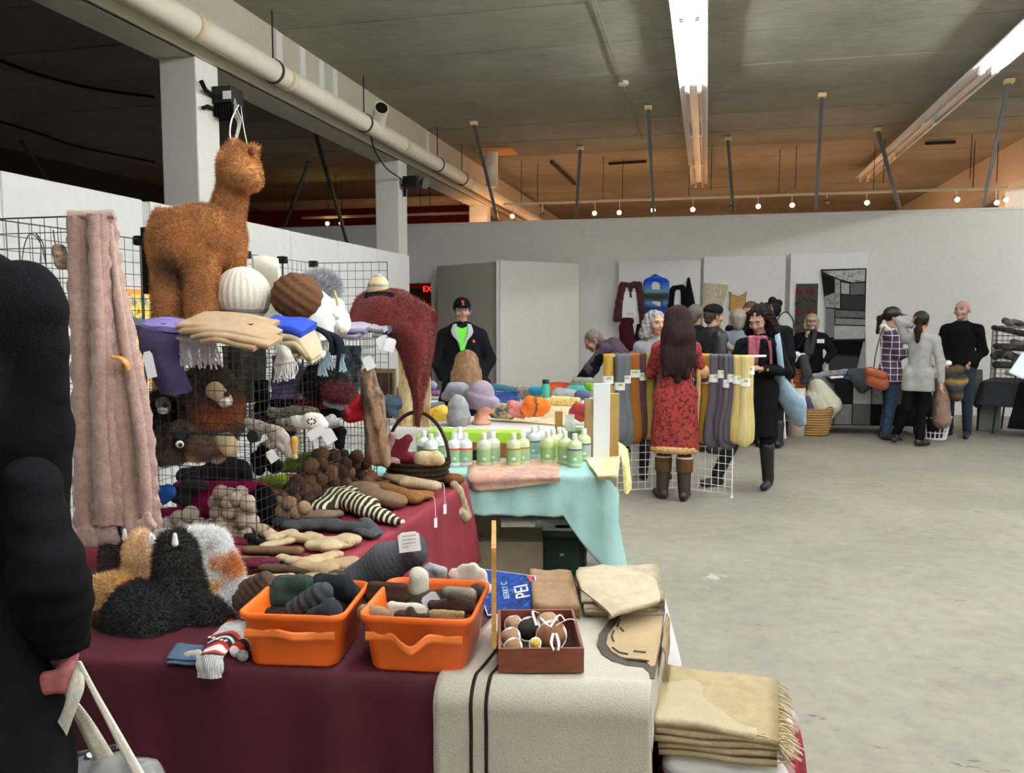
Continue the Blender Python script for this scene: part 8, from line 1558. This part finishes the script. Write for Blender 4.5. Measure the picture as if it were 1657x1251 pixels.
# rug with flowers
a, b = PY(1284, 600, TYP), PY(1324, 459, TYP); t = T('wall_rug', 'dark green rug with red flowers hanging on the right display panel', 'rug', a)
zt1 = b[2]; zb1 = PY(1284, 575, TYP)[2]
O('rug_ground', G().box(a[0], b[0], TYP-.012, TYP, zb1, zt1), fab('#474e42', 1.0, .15, 12, 160, .8), t, bev=.003)
for i, (x, y) in enumerate([(1294, 472), (1312, 472), (1294, 505), (1313, 503), (1294, 537), (1312, 540), (1303, 560)]):
    p = PY(x, y, TYP-.014); g = G()
    for k in range(5): g.ell(p+[.035*math.cos(k*1.257), 0, .035*math.sin(k*1.257)], (.03, .004, .03), seg=8)
    O('red_flower', g, fab('#7a2a2c', 1.0), t)
for i, (x, y) in enumerate([(1303, 485), (1290, 490), (1316, 488), (1303, 520), (1290, 522), (1316, 522)]): O('leaf', G().ell(PY(x, y, TYP-.014), (.05, .004, .016), rot('y', .6*(-1)**i), 8), fab('#2c3a2c', 1), t)
# black and white patchwork quilt: every patch is a piece
t = T('patchwork_quilt', 'black, grey and white patchwork quilt hanging on the right display panel', 'quilt', PY(1365, 605, TYP))
def qpatch(pts, mat, d=0.0):
    q = np.array([PY(a, b, TYP-.005-d) for a, b in pts]); n = len(q); v = np.vstack([q, q+[0, -.012, 0]])
    O('quilt_patch', G().add(v, [np.array([list(range(n))[::-1]]), np.array([[n+i for i in range(n)]]), np.array([[i, (i+1) % n, n+(i+1) % n, n+i] for i in range(n)])], sm=False), mat if not isinstance(mat, str) else fab(mat, 1.05, .12, 20, 200, .5), t)
qpatch([(1328, 436), (1402, 434), (1400, 520), (1401, 606), (1342, 606), (1336, 500)], '#2a2a2c')
M_sw = voro('swirl_print', ['#4c4c4e', '#a8a8a6', '#c2c2be', '#8e8e8c'], 26, 1.1)
for pts, m in [([(1331, 439), (1400, 436), (1399, 455), (1380, 457), (1360, 452), (1345, 446)], M_sw), ([(1330, 446), (1349, 450), (1349, 472), (1334, 478)], '#1d1d1f'), ([(1351, 451), (1359, 454), (1359, 499), (1351, 498)], '#a5a5a2'), ([(1334, 480), (1350, 474), (1350, 498), (1336, 497)], '#a09f9c'), ([(1361, 457), (1374, 459), (1374, 476), (1361, 475)], '#b4b4b0'), ([(1376, 459), (1399, 458), (1399, 476), (1376, 477)], '#6a6b6c'),
               ([(1361, 478), (1399, 479), (1399, 502), (1361, 500)], '#38383a'), ([(1336, 499), (1350, 500), (1350, 545), (1336, 548)], '#77797a'), ([(1352, 502), (1400, 504), (1400, 514), (1352, 513)], voro('dark_swirl', ['#3a3a3c', '#6e6e6c', '#4c4c4e'], 20, 1)), ([(1352, 515), (1400, 517), (1400, 526), (1352, 525)], '#8a8b8c'), ([(1350, 527), (1400, 528), (1399, 548), (1350, 549)], '#b6b7b4'), ([(1340, 551), (1396, 552), (1390, 575), (1342, 572)], '#121214'), ([(1397, 553), (1401, 553), (1400, 600), (1386, 598), (1391, 577)], '#9b9c9b'), ([(1342, 575), (1388, 578), (1384, 604), (1343, 604)], '#3b3b3b')]: qpatch(pts, m, .013)
for x, y in [(1366, 443), (1378, 446), (1390, 441), (1355, 459), (1355, 478), (1355, 490), (1340, 485), (1345, 490)]:
    p = PY(x, y, TYP-.032); O('ring_print', G().tube([p+[.022*math.cos(a), 0, .022*math.sin(a)] for a in np.linspace(0, 6.283, 14)], .004, 5), fab('#48484a', 1), t)
# ================================================================ quilt-covered table, baskets
QF = [(1.05, 11.75), (2.75, 12.0), (2.7, 12.75), (1.0, 12.5)]
QF = [(1.25, 11.95), (2.95, 12.15), (2.88, 12.9), (1.2, 12.7)]
ftable('folding table under the dark patchwork cloth at the back', QF, TZ-.006)
tq = T('patchwork_cloth', 'dark patchwork cloth covering the table before the display panels', 'tablecloth', (2.1, 12.3, .1))
tc_ = tcloth('cloth_ground', None, QF, TZ, lambda e, t: .13, fab('#1c1c1e', 1), .006, .4, .02, 16, cat=None); tc_.location = np.array(ORG[tc_.name])-ORG[tq.name]; tc_.parent = tq
fa, fb = np.array([QF[0][0], QF[0][1]-.05]), np.array([QF[1][0], QF[1][1]-.05]); rs = random.Random(5); cols_q = ['#17171a', '#4f4f4e', '#232326', '#8f8d86', '#141416', '#3e3c3a', '#6e6c68', '#1a1a1c']
for r_ in range(2):
    for i in range(7):
        u0, u1 = i/7+.004, (i+1)/7-.004; a = fa+(fb-fa)*u0; b = fa+(fb-fa)*u1; z0 = .14+.29*r_
        slab('quilt_patch', a, b, .012, z0+.004, z0+.286, fab(cols_q[(i*3+r_*2) % 8], 1.05, .15, 20, 180, .5), tq)
def FZ(x, y): return PZ(x, y, TZ+.004)
item('grey_cloths', 'pile of flat grey cloths on the patchwork table', 'cloth', [(1318, 608, 1370, 604, 4, 4), (1330, 604, 1372, 600, 3, 3)], 12.25, voro('grey_pile', ['#54555a', '#8c8c90', '#6c6a74'], 14, 1.1))
item('grey_cloths', 'charcoal felt cloth hanging over the patchwork table front', 'cloth', [(1378, 604, 1410, 604, 8, 8), (1385, 612, 1395, 628, 10, 8), (1400, 612, 1402, 622, 9)], 11.98, fab('#44484e', 1.05))
item('grey_cloths', 'white paper edge at the front of the patchwork table', 'paper', [(1345, 611, 1363, 610, 2, 2)], 11.93, M_white)
pbasket('light blue slotted plastic basket on the patchwork table', PY(1383, 600, 12.45)*[1, 1, 0]+[0, 0, TZ+.006], .26, .2, .13, R(4), '#3a80d0')
p = PY(1291, 600, 11.75)*[1, 1, 0]; t = T('pedestal', 'white round pedestal behind the large wicker basket', 'pedestal', p); O('pedestal_body', G().lathe([(0, 0), (.11, 0), (.11, .66), (0, .665)], p, 24), plain('#d9c8bc', 1.15, .7), t)
p2 = p+[0, 0, .668]; t = T('woven_canister', 'orange brown woven canister holding yarn on the white pedestal', 'basket', p2)
O('canister_body', G().lathe([(0, 0), (.09, 0), (.1, .02), (.1, .24), (.092, .245), (.09, .03)], p2, 24), fab('#9a5424', 1.05, .2, 30, 160, .6, .6, knit=60, kang=2), t)
for k in range(4): O('woven_band', G().tube([(p2[0]+.103*math.cos(a), p2[1]+.103*math.sin(a), p2[2]+.03+.06*k) for a in np.linspace(0, 6.283, 24)], .007, 6), fab('#b06a30', 1.1), t)
item('yarn_bundle', 'white and red yarn on top of the woven canister', 'yarn', [(1284, 574, 1290, 574, 5, 5), (1294, 576, 1300, 575, 4, 4)], 11.7, voro('red_white', ['#a83a3a', '#e2e0dc', '#d8d4ce'], 26, 1.1))
item('dark_scarf', 'dark grey scarf hanging down beside the woven canister', 'scarf', [(1300, 580, 1306, 605, 7, 8), (1306, 605, 1300, 618, 7, 5)], 11.6, fab('#3c3c40', 1))
p = PY(1262, 587, 11.3); t = T('spinning_wheel', 'white rimmed wheel partly hidden behind the curly-haired woman', 'wheel', p*[1, 1, 0]); m = 1/ppm(p)
Rw = rot('z', R(-60)); wp = lambda r, a: p+Rw @ np.array([r*math.cos(a), 0, r*math.sin(a)])
O('wheel_rim', G().tube([wp(25*m, a) for a in np.linspace(0, 6.283, 40)], .018, 8), M_white, t)
for k in range(10): O('wheel_spoke', G().tube([wp(2*m, k*.628), wp(24*m, k*.628)], .007, 6), fab('#8a8a88', 1.1), t)
O('wheel_hub', G().ell(p, .03), M_steel, t); O('stand', G().tube([p, p*[1, 1, 0]+[.1, .1, .005]], .018, 8).tube([p, p*[1, 1, 0]+[-.15, .1, .005]], .018, 8), M_white, t)
for i, (x, y) in enumerate([(1246, 700), (1282, 685)]):
    p = PY(x, y, 11.9)*[1, 1, 0]; t = T('drawer_bin', ['white-framed clear drawer with green contents under the wheel', 'clear plastic drawer beside the wicker basket'][i], 'drawer', p); z0 = .12 if i == 0 else .2
    O('drawer_body', G().box(-.12, .12, -.1, .1, 0, .22, None, p+[0, 0, z0]), plain('#8f9698', 1.0, .2, alpha=.6), t, bev=.01); O('drawer_frame', G().tube([p+[a, -.11, z0+b] for a, b in ((-.12, .0), (.12, 0), (.12, .22), (-.12, .22), (-.12, 0))], .009, 6), M_white, t)
    O('drawer_leg', G().box(-.1, .1, -.08, .08, -z0+.0, 0, None, p+[0, 0, z0]), plain('#3a3a3c', 1), t)
    if i == 0: O('green_contents', G().ell(p+[.04, -.03, z0+.06], .045), fab('#4cae3c', 1.1), t)
# large wicker laundry basket with bagged wool
p = PZ(1316, 706, 0); p[2] = .003; p[1] += .22; t = T('wicker_basket', 'large round straw basket on the floor filled with bagged wool', 'basket', p)
M_str = fab('#b08a54', 1.15, .22, 26, 140, .8, .8, stretch=(.6, .6, 5))
r0, r1, hb = .21, .285, .37
prof = [(.02, 0), (r0, 0)]+[(r0+(r1-r0)*(1-(1-k/16)**1.6)+(.006 if k % 2 else 0), .01+hb*k/16) for k in range(17)]+[(r1-.02, hb+.01), (r0-.02, .03), (.02, .03)]
O('basket_body', G().lathe(prof, p, 44), M_str, t)
for k in range(11): rr = r0+(r1-r0)*(1-(1-k/10.5)**1.6)+.006; zz = .02+hb*k/10.5; O('woven_coil', G().tube([(p[0]+rr*math.cos(a), p[1]+rr*math.sin(a), p[2]+zz) for a in np.linspace(0, 6.283, 46)], .011, 6), M_str, t)
item('wool_bag', 'cream rolled fleece in the straw basket', 'fleece', [(1322, 628, 1345, 655, 15, 16), (1318, 645, 1338, 664, 18, 15)], 11.95, fab('#ddd8bc', 1.2, .05))
item('wool_bag', 'blue-violet wool roll in the straw basket', 'wool', [(1306, 648, 1310, 664, 8, 8)], 11.85, fab('#4f5270', 1.1)); item('wool_bag', 'grey wool in the right of the straw basket', 'wool', [(1338, 664, 1345, 660, 6, 5)], 11.85, fab('#77787e', 1.1))
item('plastic_bag', 'clear plastic bag around the wool in the straw basket', 'bag', [(1302, 650, 1306, 664, 11, 10), (1320, 624, 1345, 652, 19, 16), (1345, 652, 1355, 648, 8, 4), (1315, 642, 1332, 662, 20, 18), (1298, 630, 1302, 640, 6)], 11.95, plain('#dfe4e6', 1.1, .1, alpha=.16))
# white laundry basket
p = PZ(1515, 713, 0); p[2] = .003; p[1] += .12; t = T('laundry_basket', 'white slatted plastic laundry basket with maroon goods by the grey-topped woman', 'basket', p); r0, r1, hb = .145, .19, .31
O('basket_rim', G().lathe([(r1-.01, hb-.03), (r1+.015, hb-.025), (r1+.02, hb), (r1, hb+.004), (r1-.008, hb-.01)], p, 36), M_white, t); O('basket_floor', G().lathe([(0, 0), (r0, 0), (r0+.004, .03), (r0-.006, .03), (0, .006)], p, 32), M_white, t)
for k in range(18): a = k*2*math.pi/18; O('slat', G().tube([p+[r0*math.cos(a), r0*math.sin(a), .02], p+[r1*math.cos(a), r1*math.sin(a), hb-.02]], .0075, 5), M_white, t)
for z in (.1, .2): rr = r0+(r1-r0)*z/hb; O('ring', G().tube([p+[rr*math.cos(a), rr*math.sin(a), z] for a in np.linspace(0, 6.283, 36)], .007, 6), M_white, t)
V, F = sdf([c_(p+[0, 0, .11], p+[0, 0, .2], .12, .145)], .01, .02, disp=lambda Q: .01*sn(Q, 26, 1)); O('maroon_goods', G().add(V, F), voro('mixed_goods', ['#3a1a24', '#6e2434', '#2a2a3c', '#5c2030', '#b8a8a0'], 14, 1.05), label='maroon and navy goods heaped inside the white laundry basket', cat='wool')
item('tall_roll', 'tall brown woven roll standing in the white laundry basket', 'roll', [(1522, 620, 1524, 680, 11, 14)], 11.35, voro('brown_weave', ['#5c463c', '#8a7264', '#6e584c'], 50, 1.1))
# scarf and papers held between grey-topped woman and bald man
item('held_scarf', 'dark blanket with ochre band hung from the bald man hands', 'scarf', [(1530, 605, 1550, 600, 8, 10), (1540, 615, 1548, 640, 14, 10), (1545, 625, 1556, 615, 12, 10)], 11.3, stripes('ochre_bands', [(0, '#26292c'), (.3, '#5a4430'), (.42, '#2c3034'), (.62, '#37424a'), (.8, '#9a7838'), (.92, '#2a2e30')], 2, .36, 1.05, soft=True, dist=.05))
item('white_papers', 'white and cream papers on a stand beside the bald man', 'papers', [(1513, 592, 1535, 588, 5, 5), (1513, 600, 1520, 606, 6, 5)], 11.35, voro('paper_stack', ['#dcdad0', '#e6e4dc', '#c9b98c'], 10, 1.2))
item('tall_roll', 'black bundle propped behind the grey-topped woman legs', 'bundle', [(1500, 640, 1510, 690, 8, 10)], 11.7, fab('#26282c', 1))
p = PY(1514, 585, 11.9); O('stand_frame', G().tube([p+[-.035, 0, -.6], p+[-.035, 0, .08], p+[.035, 0, .08], p+[.035, 0, -.6]], .007, 6).tube([p+[0, 0, -.6], p*[1, 1, 0]], .01, 6), plain('#c9b070', 1.1, .3, metal=.4), label='small gold luggage handle standing behind the papers', cat='handle')
# ================================================================ right-hand dark table with grid shelves
QR = [(3.95, 12.4), (5.6, 12.6), (5.5, 13.4), (3.85, 13.2)]
a, b = PZ(1592, 606, TZ), PZ(1632, 611, TZ)
QR = [(3.75, 12.55), (5.6, 11.6), (5.95, 12.3), (4.1, 13.25)]
ftable('folding table under the dark cloths at the right edge', QR, TZ-.006)
tcloth('tablecloth', 'charcoal grey cloth over the table at the right edge', QR, TZ, lambda e, t: (.40 if t < .28 else .14) if e == 0 else .36, fab('#34353a', 1.05, .1), .012, .25, .06, 26, seed=8)
d = np.array([.889, -.456]); a = np.array([3.75, 12.55])
def along(u, o): return a+d*u+np.array([-.456, -.889])*o
rows = []
for z, o, s_ in [(TZ+.006, -.5, 0), (TZ+.006, -.02, 0), (TZ-.03, .05, .0), (.5, .09, .03), (.12, .15, .10)]:
    rows.append([np.append(along(.45-s_+(1.5-.45+s_)*t, o+.025*math.sin(t*14)*(z < .6)), z) for t in (0, .2, .4, .6, .8, 1)])
g = G(); cloth(g, rows, 40, 50, .006, .01, 9, 2); O('black_cloth', g, fab('#131315', 1, .2), label='long black cloth hanging over the right part of the dark table', cat='cloth')
p = PY(1577, 640, 12.9); rows = [[PY(1566, 598, 12.9), PY(1578, 598, 12.88), PY(1590, 598, 12.9)], [PY(1565, 625, 12.88), PY(1578, 625, 12.85), PY(1590, 625, 12.87)], [PY(1564, 652, 12.88), PY(1577, 655, 12.85), PY(1588, 655, 12.87)]]
g = G(); cloth(g, rows, 16, 16, .01, .01, 16, 2); t = T('cloth_rack', 'olive grey cloth hanging on a low stand left of the dark table', 'cloth', p*[1, 1, 0]); O('olive_cloth', g, fab('#5c5c52', 1.05), t); O('stand_leg', G().tube([PY(1572, 600, 12.9), PY(1572, 600, 12.9)*[1, 1, 0]], .015, 6), M_blk, t); O('stand_leg', G().tube([PY(1586, 600, 12.92), PY(1586, 600, 12.92)*[1, 1, 0]], .015, 6), M_blk, t)
p = PY(1602, 668, 13.0)*[1, 1, 0]; O('floor_crate', G().box(-.13, .13, -.12, .12, 0, .42, rot('z', -.4), p), plain('#8f9092', 1.1, .5), label='grey plastic crate on the floor under the dark table', cat='crate', bev=.01)
p0 = PY(1603, 598, 12.9); p0[2] = TZ+.01; zt2 = PY(1603, 528, 12.9)[2]
t = T('wire_cube_rack', 'black wire grid shelves on the dark table at the right edge', 'rack', p0)
U = np.append(d*.75, 0); Wd = np.array([.15, .3, 0])
gpanel('front_grid', p0, U, (0, 0, zt2-p0[2]), .07, .003, M_wire, t); gpanel('back_grid', p0+Wd, U, (0, 0, zt2-p0[2]), .07, .003, M_wire, t); gpanel('side_grid', p0, Wd, (0, 0, zt2-p0[2]), .07, .003, M_wire, t)
for k in (0, 1, 2): gpanel('shelf_grid', p0+[0, 0, (zt2-p0[2])*(k+1)/3-.02], U, Wd, .07, .003, M_wire, t)
for nm, lab, L, c in [('grey_hat', 'grey and black hat on top of the right grid shelves', [(1626, 519, 1634, 523, 5, 6), (1640, 521, 1652, 524, 5, 5)], '#5d5a56'), ('folded_knit', 'olive black knit along the top right grid shelf', [(1608, 530, 1657, 540, 4, 5)], '#4b4a42'), ('folded_knit', 'taupe knit on the middle right grid shelf', [(1612, 560, 1657, 563, 5, 6), (1640, 553, 1660, 560, 5)], '#57534a'),
        ('folded_knit', 'dark mottled knits filling the lower right grid shelf', [(1610, 575, 1630, 572, 7, 7), (1632, 575, 1655, 582, 7, 6), (1612, 590, 1655, 592, 6, 6)], '#333236')]: item(nm, lab, 'knitwear', L, 12.95 if L[0][0] < 1630 and L[0][1] > 525 else 12.8, voro('k_'+c[1:], [c, '#6e6a62', '#2a2a2c', c], 12, 1.05), group=None)
item('beige_cloth', 'beige folded cloths on the dark table beside the tablet', 'cloth', [(1630, 603, 1650, 600, 4, 4), (1634, 606, 1655, 607, 3, 3)], 12.3, fab('#8f8774', 1.1))
p = PY(1652, 590, 11.95); t = T('tablet', 'white tablet screen tilted on a stand at the right edge', 'tablet', p); Rm = rot('z', -.5) @ rot('y', .45) @ rot('x', -.35)
O('tablet_body', G().box(-.07, .12, -.008, .008, -.16, .16, Rm, p), plain('#d6dade', 1.2, .3), t, bev=.005); O('tablet_screen', G().box(-.055, .105, -.010, -.008, -.14, .14, Rm, p), plain('#b8c4dc', 1.2, .2, emit='#b8c8ec', es=.5), t); O('tablet_stand', G().tube([p+[0, .02, -.05], p*[1, 1, 0]+[-.08, .05, TZ+.01]], .012, 6), M_blk, t)
